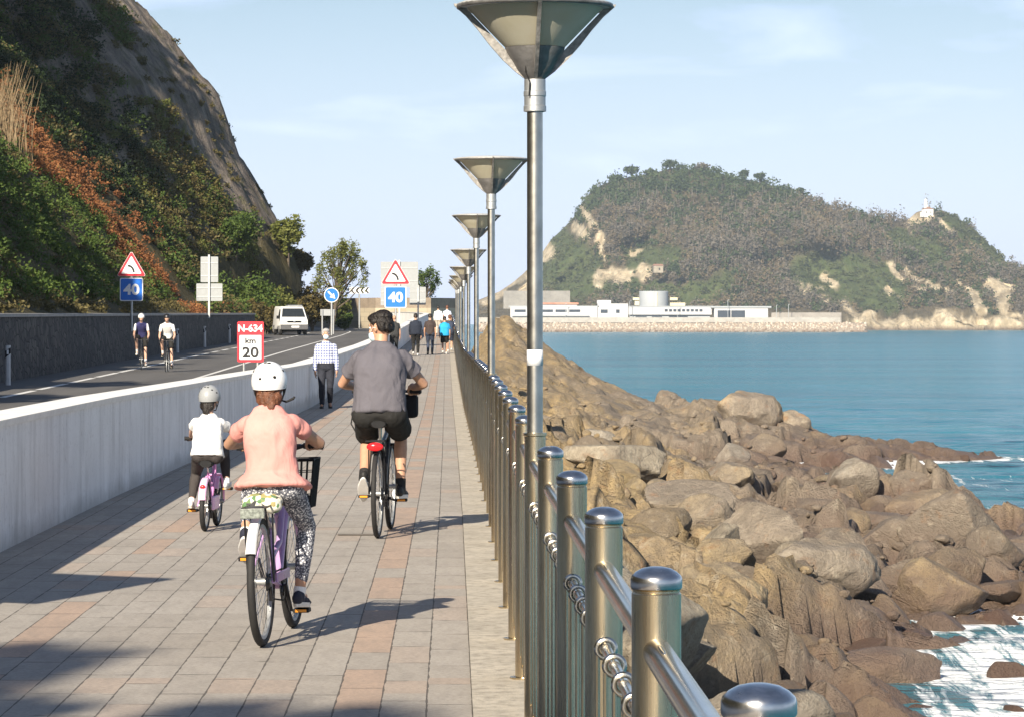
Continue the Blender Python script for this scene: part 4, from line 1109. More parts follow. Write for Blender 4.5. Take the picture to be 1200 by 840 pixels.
def isl(X, T):
    Hr = np.interp(X, rX, rZ)
    foot = np.interp(X, [rX[0], -20, 120, 240, 400], [SEA+2, SEA+2.5, SEA+3, SEA+.3, SEA-.6])
    t = np.clip(T, -.1, 1)
    prof = np.where(t < 0, t*60, (t**.86))
    Z = np.where(t < 0, foot+t*60, foot+(Hr-foot)*prof)
    Y = 2010+(RD-2010)*T + 0*X
    depth_fold = fb2(X, T*200, .016, 4, 201)*np.clip(np.sin(np.clip(T, 0, 1)*PI), 0, 1)
    Y = Y+60*depth_fold
    Z = np.where(T > 1, Hr-(T-1)*(Hr-SEA)*1.5, Z)
    return Y, Z
IY, IZ = isl(IX, IT)
tmask = np.clip(np.sin(np.clip(IT, 0, 1)*PI), 0, 1)
IZ = IZ+tmask*(5*fb2(IX, IT*230, .03, 4, 202)+1.6*fb2(IX, IT*230, .15, 3, 203))
# x scales with distance so that the ridge keeps its outline
def ipx(X, Y, Z): return CX+X/Y*F, CY-(Z-EYE)/Y*F
PX, PY = ipx(IX, IY, IZ)
def blobs(PX, PY, lst, wob=6):
    m = np.zeros_like(PX); w = wob*fb2(PX, PY, .07, 3, 211); w2 = wob*fb2(PX, PY, .07, 3, 212)
    for (x0, y0, x1, y1, r) in lst:
        dx, dy = x1-x0, y1-y0; L = dx*dx+dy*dy+1e-6
        t = np.clip(((PX+w-x0)*dx+(PY+w2-y0)*dy)/L, 0, 1); d = np.hypot(PX+w-x0-t*dx, PY+w2-y0-t*dy)
        m = np.maximum(m, 1-sstep(r*.6, r*1.3, d))
    return m
CLIFFS = [(680, 240, 706, 282, 5), (700, 282, 712, 300, 4), (676, 262, 690, 276, 4), (566, 352, 640, 292, 9), (618, 338, 636, 300, 6), (706, 325, 752, 318, 9), (720, 331, 735, 326, 5), (738, 296, 752, 292, 3),
          (1066, 262, 1086, 252, 8), (1098, 262, 1114, 276, 5), (1045, 308, 1056, 324, 3.5), (1040, 340, 1047, 346, 4), (1072, 338, 1085, 338, 5), (1062, 318, 1080, 328, 3), (965, 322, 980, 338, 4),
          (938, 336, 962, 340, 4), (985, 355, 1004, 372, 4), (1123, 334, 1138, 342, 4), (1138, 342, 1152, 366, 6), (1158, 334, 1190, 340, 8), (1172, 340, 1180, 366, 8), (1130, 294, 1138, 298, 3), (960, 352, 968, 356, 4), (1090, 334, 1110, 340, 6)]
lowm = sstep(985, 1000, PX)*(1-sstep(.06, .2, IT))*(IT > .004)
IZ = IZ+lowm*np.clip(9*fb2(IX, IT*230, .09, 4, 231), -2, 6); IY = IY+lowm*10*fb2(IX, IT*260, .12, 3, 232)
cl = blobs(IX*0+PX, PY, CLIFFS, 9)
low = sstep(368, 373, PY+12*fb2(PX, PY, .06, 4, 215))*sstep(985, 1010, PX)
cl = np.clip(np.maximum(cl, low)*(.6+.9*sstep(-.3, .2, fb2(PX, PY, .16, 3, 216))), 0, 1)
GREENS = [(650, 285, 690, 320, 26), (640, 320, 700, 340, 16), (740, 300, 790, 305, 14), (850, 330, 800, 345, 12), (945, 320, 1040, 345, 24), (1050, 282, 1100, 300, 12), (730, 335, 830, 345, 8), (1000, 310, 1040, 318, 12), (1110, 260, 1180, 310, 10)]
gr = blobs(PX, PY, GREENS, 10)
def m_island():
    n = NT('island slope'); g = n.n('ShaderNodeNewGeometry').outputs['Position']
    rk = n.attr('rock').outputs['Fac']; gn = n.attr('green').outputs['Fac']
    a = n.noise(g, .05, 6, .65); b = n.noise(n.mapping(g, (.22, .1, .12)), 1.0, 5, .7)
    scrub = n.ramp(a, [(.3, (.07, .06, .035)), (.55, (.105, .085, .052)), (.75, (.14, .11, .07))])
    grass = n.ramp(b, [(.3, (.045, .065, .022)), (.7, (.10, .115, .045))])
    c = n.mix(gn, scrub, grass)
    rock = n.ramp(b, [(.28, (.24, .185, .12)), (.5, (.50, .41, .275)), (.72, (.66, .57, .42))])
    c = n.mix(rk, c, rock)
    wl = n.n('ShaderNodeMapRange'); wl.inputs[1].default_value = SEA+.6; wl.inputs[2].default_value = SEA+3.2; wl.inputs[3].default_value = .85; wl.inputs[4].default_value = 0; n.l(n.sep(g)[2], wl.inputs[0])
    c = n.mix(wl.outputs[0], c, (.13, .095, .07))
    n.set(c, .95, 0, .15); n.bump(b, 1.0, 4.0); return n.m
me = grid_mesh('island', IX, IY, IZ); vattr(me, 'rock', cl); vattr(me, 'green', gr)
tag(link('island', me, m_island(), smooth=True), kind='structure')

# woodland on the slope: many small crowns of leaf faces
RI = np.random.default_rng(21)
def iscatter(n, test, ulo=.02, uhi=1.0):
    x = RI.uniform(rX[0], rX[-1], n); t = RI.uniform(ulo, uhi, n)
    y, z = isl(x, t); px, py = ipx(x, y, z); m = test(px, py)
    q = np.stack([x[m], y[m], z[m]], 1)
    # sit on the real mesh height
    fx_ = (q[:, 0]-ix[0])/(ix[1]-ix[0]); i = np.clip(np.round(fx_).astype(int), 0, len(ix)-1); j = np.abs(it[None, :]-t[m][:, None]).argmin(1)
    q[:, 2] = IZ[i, j]; q[:, 1] = IY[i, j]
    return q, px[m], py[m]
def wood(name, q, sizes, per, leaf, mat, tall=1.0, lift=.6):
    P = clumpy(q+np.array([0, 0, 1])*(sizes*lift*tall)[:, None], sizes, per, RI, tall, .45)
    v, f = leaf_quads(P, leaf, RI, 1.0*(tall > 1)); return tag(link(name, np_mesh(name, v, f), mat), kind='stuff')
M['w_bare'] = m_leaf('bare winter twigs', [(.085, .072, .055), (.13, .112, .088), (.19, .165, .13)], .95, .03, .1)
M['w_rust'] = m_leaf('rusty winter crowns', [(.105, .080, .050), (.15, .115, .07), (.19, .15, .09)], .95, .03, .1)
M['w_green'] = m_leaf('evergreen oak crowns', [(.025, .042, .018), (.05, .072, .027), (.085, .105, .042)], .9, .04, .1)
M['w_grass'] = m_leaf('low green scrub', [(.05, .062, .025), (.08, .092, .038), (.115, .12, .052)], .9, .04, .1)
def val(px, py, lst, wob=8): return blobs(np.asarray(px), np.asarray(py), lst, wob)
top_green = lambda px, py: (py < np.interp(px, [680, 760, 860, 900, 960], [262, 238, 232, 240, 236])+9*fb2(px, py, .05, 3, 221)) & (px > 676) & (px < 965)
isrock = lambda px, py: val(px, py, CLIFFS, 9) > .42
lowrock = lambda px, py: (py > 370+5*fb2(px, py, .12, 3, 233)) & (px > 995)
q, a, b = iscatter(8500, lambda px, py: ~isrock(px, py) & ~lowrock(px, py) & (px > 690) & (val(px, py, GREENS) < .4) & ~top_green(px, py) & (py < 366))
s = RI.uniform(1.5, 2.6, len(q))*RI.choice([1, 1, 1.4, 2.0], len(q)); k = (fb2(a, b, .03, 3, 223)+.35*RI.normal(size=len(q)) > .12)
kg = RI.random(len(q)) < .22+.32*(fb2(a, b, .035, 3, 227) > .15)
m1 = ~k & ~kg; m2 = k & ~kg
wood('bare_woodland', q[m1], s[m1], 40, .92, M['w_bare'], 1.5)
wood('rusty_woodland', q[m2], s[m2], 40, .92, M['w_rust'], 1.4)
wood('mixed_evergreen_woodland', q[kg], s[kg], 34, 1.1, M['w_green'], 1.1)
q, a, b = iscatter(5200, lambda px, py: top_green(px, py) & ~isrock(px, py))
s = RI.uniform(2.4, 4.6, len(q)); wood('evergreen_woodland', q, s, 36, 1.15, M['w_green'], 1.0)
q, a, b = iscatter(4200, lambda px, py: ((val(px, py, GREENS) > .4) | (px < 690)) & ~isrock(px, py) & (px > 628) & (py < 366) & ~lowrock(px, py))
s = RI.uniform(1.2, 2.8, len(q)); wood('green_scrub', q, s, 26, .9, M['w_grass'], .7)
# bare trunks showing as pale upright streaks
q, a, b = iscatter(1500, lambda px, py: (px > 700) & (px < 1060) & (py > 225) & (py < 350) & ~isrock(px, py) & (val(px, py, GREENS) < .3))
mb = MB()
for c in q[:900]:
    h = RI.uniform(5, 9); mb.box((c[0], c[1]-1.0, c[2]+h/2), (.22, .22, h))
tag(mb.build('bare_trunk_mass', simple('pale trunks', (.17, .145, .12), .9, var=.2, scale=.2), fix=False), kind='stuff')
# single pines standing on the ridge
def isl_tree(px, py, h, w, mat, label, seed, flat=.7, name='ridge_pine', grp='pines on the island ridge'):
    d = RD-6; p = at(px, py, d); rg = np.random.default_rng(seed); r = root(name, (p.x, d, p.z-2), 0, label, 'tree', grp)
    mb = MB(); mb.tube([(0, 0, -3), (.3, 0, h*.5), (0, 0, h*.85)], [.5, .4, .2], 6); mb.build('trunk', M['bark'], r)
    cs = blob_points(7, (w*.33, w*.33, h*.14), rg, .4)+np.array([0, 0, h*.82]); ss = rg.uniform(.22, .34, 7)*w
    P = clumpy(cs, ss, 110, rg, flat, .3); v, f = leaf_quads(P, 1.0, rg); link('crown', np_mesh('crown', v, f), mat, r); return r
for i, (px, py, h, w, lab) in enumerate([(740, 206, 7, 13, 'broad flat pine on the left shoulder of the island ridge'), (722, 212, 5, 9, 'low pine just left of the broad pine on the ridge'),
        (785, 197, 6, 12, 'rounded pine at the highest point of the island'), (872, 211, 8, 9, 'first of two umbrella pines right of the island summit'), (890, 214, 8, 9, 'second of two umbrella pines right of the island summit'),
        (938, 230, 7, 7, 'lone pine on the falling ridge toward the lighthouse'), (762, 204, 4, 9, 'low dark tree between the ridge pines left of the summit')]):
    isl_tree(px, py, h, w, M['w_green'], lab, 300+i)
isl_tree(822, 201, 5, 13, M['w_bare'], 'bare twiggy tree on the island summit', 320, 1.0, 'bare_tree', None)

# ---------------------------------------------------------------- lighthouse
LW = simple('white lighthouse wall', (.82, .81, .78), .7, var=.02)
LT = simple('lighthouse roof tile', (.30, .17, .12), .8)
p = at(1085, 252, RD-14); lh = root('lighthouse', (p.x, p.y, p.z-1.5), .25, 'small white lighthouse on the rocky top at the right end of the island', 'lighthouse')
mb = MB(); mb.box((1.2, 0, 2.6), (6.4, 6, 6.0)); mb.build('house', LW, lh)
mb = MB(); mb.add([(-2.4, -3.4, 5.6), (4.8, -3.4, 5.6), (4.8, 3.4, 5.6), (-2.4, 3.4, 5.6), (1.2, 0, 7.4)], [(0, 1, 4), (1, 2, 4), (2, 3, 4), (3, 0, 4), (0, 3, 2, 1)]); mb.build('roof', LT, lh)
mb = MB(); mb.lathe([(1.35, 5.8), (1.2, 9.6), (1.7, 9.7), (1.7, 10.0), (.0, 10.0)], 16); mb.build('tower', LW, lh)
mb = MB(); mb.lathe([(.95, 10.0), (.95, 11.6), (1.15, 11.7), (.7, 12.3), (.1, 12.8)], 14); mb.build('lantern', LW, lh)
for k, (wx_, wz_) in enumerate([(-.6, 3.2), (2.6, 3.2)]):
    mb = MB(); mb.box((wx_, -3.02, wz_), (.8, .1, 1.3)); mb.build('window', M['sign_black'], lh)
mb = MB(); mb.box((-2.9, -1, 1.6), (2.2, 4, 3.4)); mb.build('annex', LW, lh)
mb = MB(); 
# stone house and round tree on the slope
ST = simple('ochre stone house wall', (.33, .285, .22), .9, var=.15, scale=.8)
p = at(771, 318, 2040); hs = root('stone_house', (p.x, p.y, p.z-1.0), .1, 'tiny ochre stone house alone halfway up the island slope', 'house')
mb = MB(); mb.box((0, 0, 2.2), (6.2, 5, 4.6)); mb.build('wall', ST, hs)
mb = MB(); mb.add([(-3.4, -2.8, 4.4), (3.4, -2.8, 4.4), (3.4, 2.8, 4.4), (-3.4, 2.8, 4.4), (-3, 0, 5.6), (3, 0, 5.6)], [(0, 1, 5, 4), (2, 3, 4, 5), (1, 2, 5), (3, 0, 4), (0, 3, 2, 1)]); mb.build('roof', LT, hs)
mb = MB(); mb.box((.6, -2.52, 2.4), (.9, .1, 1.4)); mb.build('window', M['sign_black'], hs)
p = at(790, 319, 2036); rg = np.random.default_rng(77); r = root('round_tree', (p.x, p.y, p.z-1), 0, 'dark round tree beside the tiny stone house on the slope', 'tree')
P = clumpy([(0, 0, 4.2), (1.4, 0, 3.6), (-1.6, 0, 3.6), (0, -1, 5.6)], np.array([3.2, 2.6, 2.6, 2.2]), 200, rg, .9, .3); v, f = leaf_quads(P, .9, rg); link('crown', np_mesh('crown', v, f), M['w_green'], r)
mb = MB(); mb.tube([(0, 0, -2), (0, 0, 4)], .35, 6); mb.build('trunk', M['bark'], r)

# ---------------------------------------------------------------- breakwater and harbour buildings
BD = 1690.0
def bx(px): return (px-CX)/F*BD
def bz(py, d=BD): return EYE+(CY-py)/F*d
bkw = root('breakwater', (0, BD, SEA), 0, 'long rubble breakwater with a pale quay wall in front of the harbour buildings', 'breakwater')
mb = MB(); xs_ = np.linspace(bx(560), bx(1012), 60)
mb.loft([[(x, -7, -2), (x, -5.5, 1.2), (x, -2.2, bz(379)-SEA), (x, 0, bz(378.4)-SEA), (x, 3, bz(378.4)-SEA), (x, 3, -2)] for x in xs_]); mb.build('core', m_concrete('breakwater core', (.30, .25, .20), .3), bkw)
mb = MB(); mb.box(((bx(560)+bx(985))/2, 2.2, (bz(376)+bz(374))/2-SEA+.0), (bx(985)-bx(560), 1.2, bz(373.9)-bz(379.5))); mb.build('quay_wall', m_concrete('quay wall', (.42, .40, .36), .3, .3), bkw)
mb = MB()
ico = bmesh.new(); bmesh.ops.create_icosphere(ico, subdivisions=1, radius=1.0); iv = [v.co.copy() for v in ico.verts]; if_ = [[v.index for v in f_.verts] for f_ in ico.faces]; ico.free()
for k in range(1500):
    x = RI.uniform(bx(560), bx(1014)); t = RI.random(); yb = -6.6+5.2*t; zb = -.2+(bz(379)-SEA+.4)*t; s = RI.uniform(.55, 1.0)
    q3 = RI.uniform(.7, 1.2, 3); mb.add([(x+v.x*s*q3[0]*RI.uniform(.85, 1.1), yb+v.y*s*q3[1], zb+v.z*s*q3[2]*RI.uniform(.8, 1.1)) for v in iv], if_)
n_ = NT('armour stone'); g_ = n_.n('ShaderNodeNewGeometry'); z_ = n_.sep(g_.outputs['Position'])[2]
c_ = n_.ramp(g_.outputs['Random Per Island'], [(0, (.28, .21, .155)), (.5, (.40, .33, .26)), (1, (.52, .46, .38))])
wf_ = n_.n('ShaderNodeMapRange'); wf_.inputs[1].default_value = SEA+.3; wf_.inputs[2].default_value = SEA+2.2; wf_.inputs[3].default_value = .85; wf_.inputs[4].default_value = 0; n_.l(z_, wf_.inputs[0])
n_.set(n_.mix(wf_.outputs[0], c_, (.16, .11, .08)), .9, 0, .2)
tag(mb.build('armour_stones', n_.m, bkw, fix=False), kind='stuff')

BW = simple('pale harbour facade', (.50, .50, .50), .7, var=.03, scale=.1); BG = simple('light grey harbour facade', (.36, .38, .39), .7, var=.05, scale=.1)
BY = simple('cream slab edge', (.72, .64, .42), .7, var=.04, scale=.1); BR = simple('terracotta roofs', (.48, .23, .15), .85, var=.2, scale=.2); DG = simple('dark glazing', (.05, .06, .075), .2, var=.1, scale=.2)
HG = BD+12
def hbox(mb, px0, px1, py0, py1, d=HG, th=10, oy=0):
    k = d/F
    x0, x1 = (px0-CX)*k, (px1-CX)*k; z0, z1 = EYE+(CY-py1)*k, EYE+(CY-py0)*k
    mb.box(((x0+x1)/2, d+th/2+oy, (z0+z1)/2), (abs(x1-x0), th, abs(z1-z0)))
def building(name, label, cat='building'): return root(name, (0, 0, 0), 0, label, cat)
def bpart(par, nm, rects, mat, **k):
    for r_ in rects:
        mb = MB(); hbox(mb, *r_, **k); mb.build(nm, mat, par)
b1 = building('harbour_warehouse', 'long low white harbour building with a dark window strip, left of the lamp pole gap')
bpart(b1, 'wall', [(598, 700, 360, 378)], BW); bpart(b1, 'roof', [(596, 702, 358.6, 360)], BG, th=11)
bpart(b1, 'window', [(603+k*16, 616+k*16, 363, 366) for k in range(5)], DG, th=.3, oy=-.15); bpart(b1, 'canopy', [(600, 690, 369.5, 371)], BG, th=3, oy=-3); 
b2 = building('harbour_office', 'small white block with two dark windows between the warehouse and the silo')
bpart(b2, 'wall', [(700.5, 736, 356, 378)], BW); bpart(b2, 'window', [(704, 712, 363, 367), (722, 726, 363, 367)], DG, th=.3, oy=-.15); bpart(b2, 'roof', [(700, 716, 352, 356)], BW, d=HG+2)
b3 = building('ice_silo', 'round grey concrete silo rising above the harbour buildings', 'silo')
k_ = (HG+22)/F; mb = MB(); mb.lathe([((783-749)/2*k_, EYE+(CY-372)*k_), ((783-749)/2*k_, EYE+(CY-342)*k_), ((783-749)/2*k_*.96, EYE+(CY-341.4)*k_)], 32, ((766-CX)*k_, HG+22, 0)); mb.build('drum', BG, b3, smooth=.6)
mb = MB(); mb.box(((768-CX)*k_, HG+22-(17.2)*k_, EYE+(CY-357)*k_), (1.3, .5, 13)); mb.build('stair_strip', BY, b3)
bpart(b3, 'gallery', [(742, 752, 349, 352), (782, 794, 349, 352), (780, 803, 355, 358.5), (744, 750, 353, 358)], BY, d=HG+24, th=9)
b4 = building('fish_market', 'long two-storey grey harbour hall with a row of small dark windows')
bpart(b4, 'wall', [(736.5, 834, 360, 369)], BW, d=HG+.5); bpart(b4, 'ground_floor', [(738, 832, 369.1, 378)], BG, d=HG+2); bpart(b4, 'roof', [(736.5, 836, 358.8, 360)], BG, d=HG+.2, th=11)
bpart(b4, 'window', [(779+k*5.1, 782.4+k*5.1, 362.5, 365.3) for k in range(9)], DG, th=.3, oy=.3); bpart(b4, 'doorway', [(745, 758, 371, 377), (764, 776, 371, 377), (784, 806, 370.5, 377)], DG, th=.3, oy=1.8, d=HG)
bpart(b4, 'parapet', [(736, 832, 374.2, 378)], BW, d=HG-3, th=.6)
b5 = building('harbour_hall', 'pale flat-roofed hall with a big dark glass front and a white door')
bpart(b5, 'wall', [(837, 900, 361, 378)], BW, d=HG-1); bpart(b5, 'roof', [(833, 904, 359, 361)], BG, d=HG-1.6, th=12)
bpart(b5, 'glass_front', [(841, 856, 364, 373.5), (857, 873, 364, 373.5)], DG, d=HG-1, th=.3, oy=-.2); bpart(b5, 'door', [(880, 897, 364, 374)], simple('cream door', (.75, .72, .62), .6), d=HG-1, th=.3, oy=-.2)
w6 = building('harbour_wall', 'low grey wall running right from the pale harbour hall', 'wall'); bpart(w6, 'wall', [(904, 986, 366.5, 379)], m_concrete('grey harbour wall', (.36, .33, .29), .2), d=HG+3, th=2)
b7 = building('village_houses', 'low row of terracotta roofed houses behind the white warehouse', 'house'); bpart(b7, 'wall', [(632, 676, 357, 362)], BW, d=HG+30); bpart(b7, 'roof', [(630, 678, 354.8, 357)], BR, d=HG+29.5, th=11)
w8 = building('quarry_wall', 'grey gravel retaining slope behind the harbour roofs', 'wall'); bpart(w8, 'wall', [(590, 668, 341, 362)], m_concrete('gravel slope', (.30, .28, .25), .15, .4), d=HG+70, th=6)
for i, (px, y0) in enumerate([(663, 356), (738, 353), (794, 356), (853, 352), (910, 358), (924, 357)]):
    k = (HG-4)/F; r = root('quay_lamp', ((px-CX)*k, HG-4, EYE+(CY-374)*k), 0, 'thin pale lamp post on the distant quay', 'lamp post', 'lamp posts on the quay'); mb = MB(); mb.tube([(0, 0, 0), (0, 0, (374-y0)*k)], .16, 6); mb.tube([(0, 0, (374-y0)*k), (.9, 0, (374-y0)*k+.1)], .14, 5); mb.build('post', BG, r)
# ================================================================ road signs
def text_mesh(txt, size, bold=.02, sx=1.0):
    cu = bpy.data.curves.new('t', 'FONT'); cu.body = txt; cu.size = size; cu.align_x = 'CENTER'; cu.align_y = 'CENTER'; cu.offset = bold*size; cu.extrude = .004
    o = bpy.data.objects.new('t', cu); COL.objects.link(o)
    me = bpy.data.meshes.new_from_object(o.evaluated_get(bpy.context.evaluated_depsgraph_get()))
    bpy.data.objects.remove(o)
    xs_ = [v.co.x for v in me.vertices]; ys_2 = [v.co.y for v in me.vertices]
    cx, cy = (min(xs_)+max(xs_))/2, (min(ys_2)+max(ys_2))/2
    for v in me.vertices: v.co = ((v.co.x-cx)*sx, -v.co.z, v.co.y-cy)   # upright, facing -y
    me.materials.clear(); return me
def lettering(txt, size, loc, mat, par, bold=.02, sx=1.0, name='lettering'):
    o = link(name, text_mesh(txt, size, bold, sx), mat, par); o.location = loc; return o
def rrect(w, h, r, cx=0, cz=0, n=5):
    P = []
    for (sx_, sz_, a0) in ((1, 1, 0), (-1, 1, PI/2), (-1, -1, PI), (1, -1, 1.5*PI)):
        for k in range(n+1):
            a = a0+PI/2*k/n; P.append((cx+sx_*(w/2-r)+r*math.cos(a), cz+sz_*(h/2-r)+r*math.sin(a)))
    return P
def rtri(side, r, cz=0, n=5):
    h = side*math.sqrt(3)/2; c = [(0, h*2/3), (-side/2, -h/3), (side/2, -h/3)]; P = []
    for k, (x, z) in enumerate(c):
        L = math.hypot(x, z); q = (x*(1-2*r/L), z*(1-2*r/L)); a0 = math.atan2(z, x)
        for i in range(n+1):
            a = a0-PI/3+2*PI/3*i/n; P.append((q[0]+r*math.cos(a), cz+q[1]+r*math.sin(a)))
    return P
def plate(nm, poly, y, mat, par, th=.02):
    mb = MB(); mb.prism_y(poly, y, y+th); return mb.build(nm, mat, par)
def post(par, x, z0, z1, r=.045, y=.06, mat=None):
    mb = MB(); mb.tube([(x, y, z0), (x, y, z1)], r, 12); return mb.build('post', mat or M['galv'], par, smooth=.6)
def bend_sign(px, d, side, ztop, sq, zsq, label, gz):
    r = root('road_sign', ((px-CX)/F*d, d, gz), .0, label, 'road sign')
    h = side*math.sqrt(3)/2; zc = ztop-gz-h*2/3
    post(r, 0, -.4, ztop-gz-.1)
    t = plate('triangle_panel', rtri(side, .05*side, zc), 0, M['sign_white'], r)
    plate('red_border', rtri(side*.97, .045*side, zc), -.010, M['sign_red'], t, .012)
    plate('white_face', rtri(side*.70, .025*side, zc), -.018, M['sign_white'], t, .012)
    pts = []; w = side*.034
    A = [(-.12*side+.20*side*math.sin(a), zc-.02*side-.13*side+.22*side*math.cos(a)) for a in [PI*.0+PI/2*k/10 for k in range(11)]]
    mb = MB(); out = []; inn = []
    for i, (x, z) in enumerate(A):
        a, b = A[max(i-1, 0)], A[min(i+1, 10)]; tx, tz = b[0]-a[0], b[1]-a[1]; L = math.hypot(tx, tz); nx, nz_ = -tz/L, tx/L
        out.append((x+nx*w, z+nz_*w)); inn.append((x-nx*w, z-nz_*w))
    for i in range(10): mb.prism_y([out[i], out[i+1], inn[i+1], inn[i]], -.027, -.016)
    mb.build('bend_arrow', M['sign_black'], t)
    zq = zsq-gz
    p_ = plate('speed_panel', rrect(sq, sq, sq*.08, 0, zq), 0, M['sign_white'], r)
    plate('blue_face', rrect(sq*.92, sq*.92, sq*.06, 0, zq), -.010, M['sign_blue'], p_, .012)
    lettering('40', sq*.62, (0, -.016, zq), M['sign_white'], p_, .035, 1.08)
    return r
bend_sign(154, 117, 1.10, 1.68+(CY-294)/F*117, .86, 1.68+(CY-339.5)/F*117, 'red triangular bend sign over a blue 40 panel, standing behind the dark stone wall', 1.7)
bend_sign(463.5, 150, 1.42, 1.68+(CY-303)/F*150, 1.03, 1.68+(CY-348.5)/F*150, 'red triangular bend sign over a blue 40 panel beside the promenade, above the walkers', float(path_z(150)))
# backs of signs
def back_sign(px, d, panels, gz, label):
    r = root('road_sign', ((px-CX)/F*d, d, gz), 0, label, 'road sign')
    k = d/F; top = -9
    for (x0, x1, y0, y1) in panels:
        w, h = (x1-x0)*k, (y1-y0)*k; cx = ((x0+x1)/2-px)*k; cz = EYE+(CY-(y0+y1)/2)*k-gz
        p_ = plate('panel', rrect(w, h, .04, cx, cz), .05, M['sign_back'], r, .03); top = max(top, cz+h/2)
        for q in (-.25, .25):
            mb = MB(); mb.box((cx, .035, cz+q*h), (w*.96, .02, .04)); mb.build('rib', M['galv'], p_)
    mb = MB(); mb.box((0, -.02, (top-.1)/2), (.09, .07, top+.3)); mb.build('post', M['galv'], r); return r
back_sign(245, 156, [(235, 255.5, 301, 331), (230, 260.5, 332.5, 353)], 2.0, 'grey backs of two stacked sign panels on one post above the dark wall')
back_sign(468, 176, [(446, 490, 307, 337), (446, 461, 337.6, 358)], .6, 'large grey back of a sign panel half hidden behind the red triangle')
back_sign(490, 180, [(480, 499, 336.5, 357.5)], .6, 'small square grey sign back right of the blue 40 panel')
# kilometre marker
d = 55.5; px = 293.5; gz = float(path_z(d))
r = root('kilometre_marker', ((px-CX)/F*d, d, gz), 0, 'red and white N-634 km 20 marker standing behind the white parapet', 'road sign')
zt = EYE+(CY-377)/F*d-gz; w = 31/F*d; h = 47/F*d
p_ = plate('panel', rrect(w, h, .03, 0, zt-h/2), 0, M['sign_red'], r)
plate('white_face', rrect(w*.82, h*.60, .015, 0, zt-h*.64), -.006, M['sign_white'], p_, .01)
lettering('N-634', h*.235, (0, -.010, zt-h*.165), M['sign_white'], p_, .03, 1.02)
lettering('km', h*.20, (0, -.016, zt-h*.47), M['sign_black'], p_, .018, 1.1)
lettering('20', h*.36, (0, -.016, zt-h*.76), M['sign_black'], p_, .02, 1.15)
for x in (-.12, .12): post(r, x, -.3, zt-.03, .022, .045)
# keep-right disc, chevrons, direction sign
d = 216.0; gz = float(road_z(d)); k = d/F
r = root('arrow_sign', ((388.5-CX)*k, d, gz), 0, 'round blue sign with a white arrow pointing down right', 'road sign')
zc = EYE+(CY-346)*k-gz; post(r, 0, -.2, zc, .07, .08)
circ = lambda R_, zz: [(R_*math.cos(2*PI*i/40), zz+R_*math.sin(2*PI*i/40)) for i in range(40)]
p_ = plate('disc', circ(.51, zc), 0, M['sign_white'], r); plate('blue_face', circ(.46, zc), -.012, M['sign_blue'], p_, .014)
ar = [(-.34, .055), (.02, .055), (.02, .2), (.36, 0), (.02, -.2), (.02, -.055), (-.34, -.055)]
c_, s_ = math.cos(-PI/4), math.sin(-PI/4); mb = MB(); Q = [(x*c_-z*s_, zc+x*s_+z*c_) for x, z in ar]
mb.prism_y([Q[0], Q[1], Q[5], Q[6]], -.022, -.010); mb.prism_y([Q[2], Q[3], Q[4]], -.022, -.010); mb.build('arrow', M['sign_white'], p_)
d = 224.0; k = d/F; gz = float(road_z(d))
r = root('direction_sign', ((384-CX)*k, d, gz), 0, 'blank grey back of a low sign board on two posts behind the arrow sign', 'road sign')
zc = EYE+(CY-366.5)*k-gz; mb = MB(); mb.box((0, 0, zc), (17*k, .05, 7.5*k)); mb.build('panel', M['sign_back'], r)
for x in (-6.3*k, 6.8*k): post(r, x, -.2, zc+3.5*k, .06, -.08)
d = 258.0; k = d/F; gz = float(road_z(d))
r = root('chevron_sign', ((421-CX)*k, d, gz), 0, 'black and white chevron board above the pale wall at the bend', 'road sign')
zc = EYE+(CY-340.5)*k-gz; w, h = 23*k, 7.5*k; p_ = plate('panel', rrect(w, h, .03, 0, zc), 0, M['sign_white'], r); post(r, 0, -.3, zc, .07, .08)
for i in range(4):
    x = -w/2+.10+i*w*.245; a = w*.10; mb = MB()
    mb.prism_y([(x+a*1.1, zc+h*.46), (x+a*2.1, zc+h*.46), (x+a, zc), (x, zc)], -.012, .002); mb.prism_y([(x, zc), (x+a, zc), (x+a*2.1, zc-h*.46), (x+a*1.1, zc-h*.46)], -.012, .002); mb.build('chevron', M['sign_black'], p_)
# delineator posts along the dark wall
first = None
for i, (px, d) in enumerate([(9.5, 80), (208, 133), (240, 151), (269, 169)]):
    if first is None:
        r = root('delineator_post', (0, 0, 0)); first = r
        mb = MB(); mb.loft([[(x*.065*(1 if z < .2 else .9), y*.05, z) for x, y in ((-1, -.4), (-.5, -1), (.5, -1), (1, -.4), (1, .6), (-1, .6))] for z in (-.1, .2, 1.0)]); mb.build('body', simple('white plastic post', (.62, .62, .62), .5, var=.06), r)
        mb = MB(); mb.prism_y([(-.066, .68), (.066, .80), (.066, .94), (-.066, .86)], -.058, .02); mb.build('black_band', M['black_plastic'], r)
        mb = MB(); mb.box((0, -.056, .83), (.05, .012, .11)); mb.build('reflector', M['sign_white'], r)
    else: r = copy_tree(first)
    r.location = ((px-CX)/F*d, d, float(road_z(d)))
    tag(r, ['white delineator post with black band at the left photo edge', 'pale delineator post right behind the road cyclist in white', 'pale delineator post standing between the cyclists and the km marker', 'farthest pale delineator post, nearest the km 20 marker'][i], 'post', 'delineator posts along the dark wall')
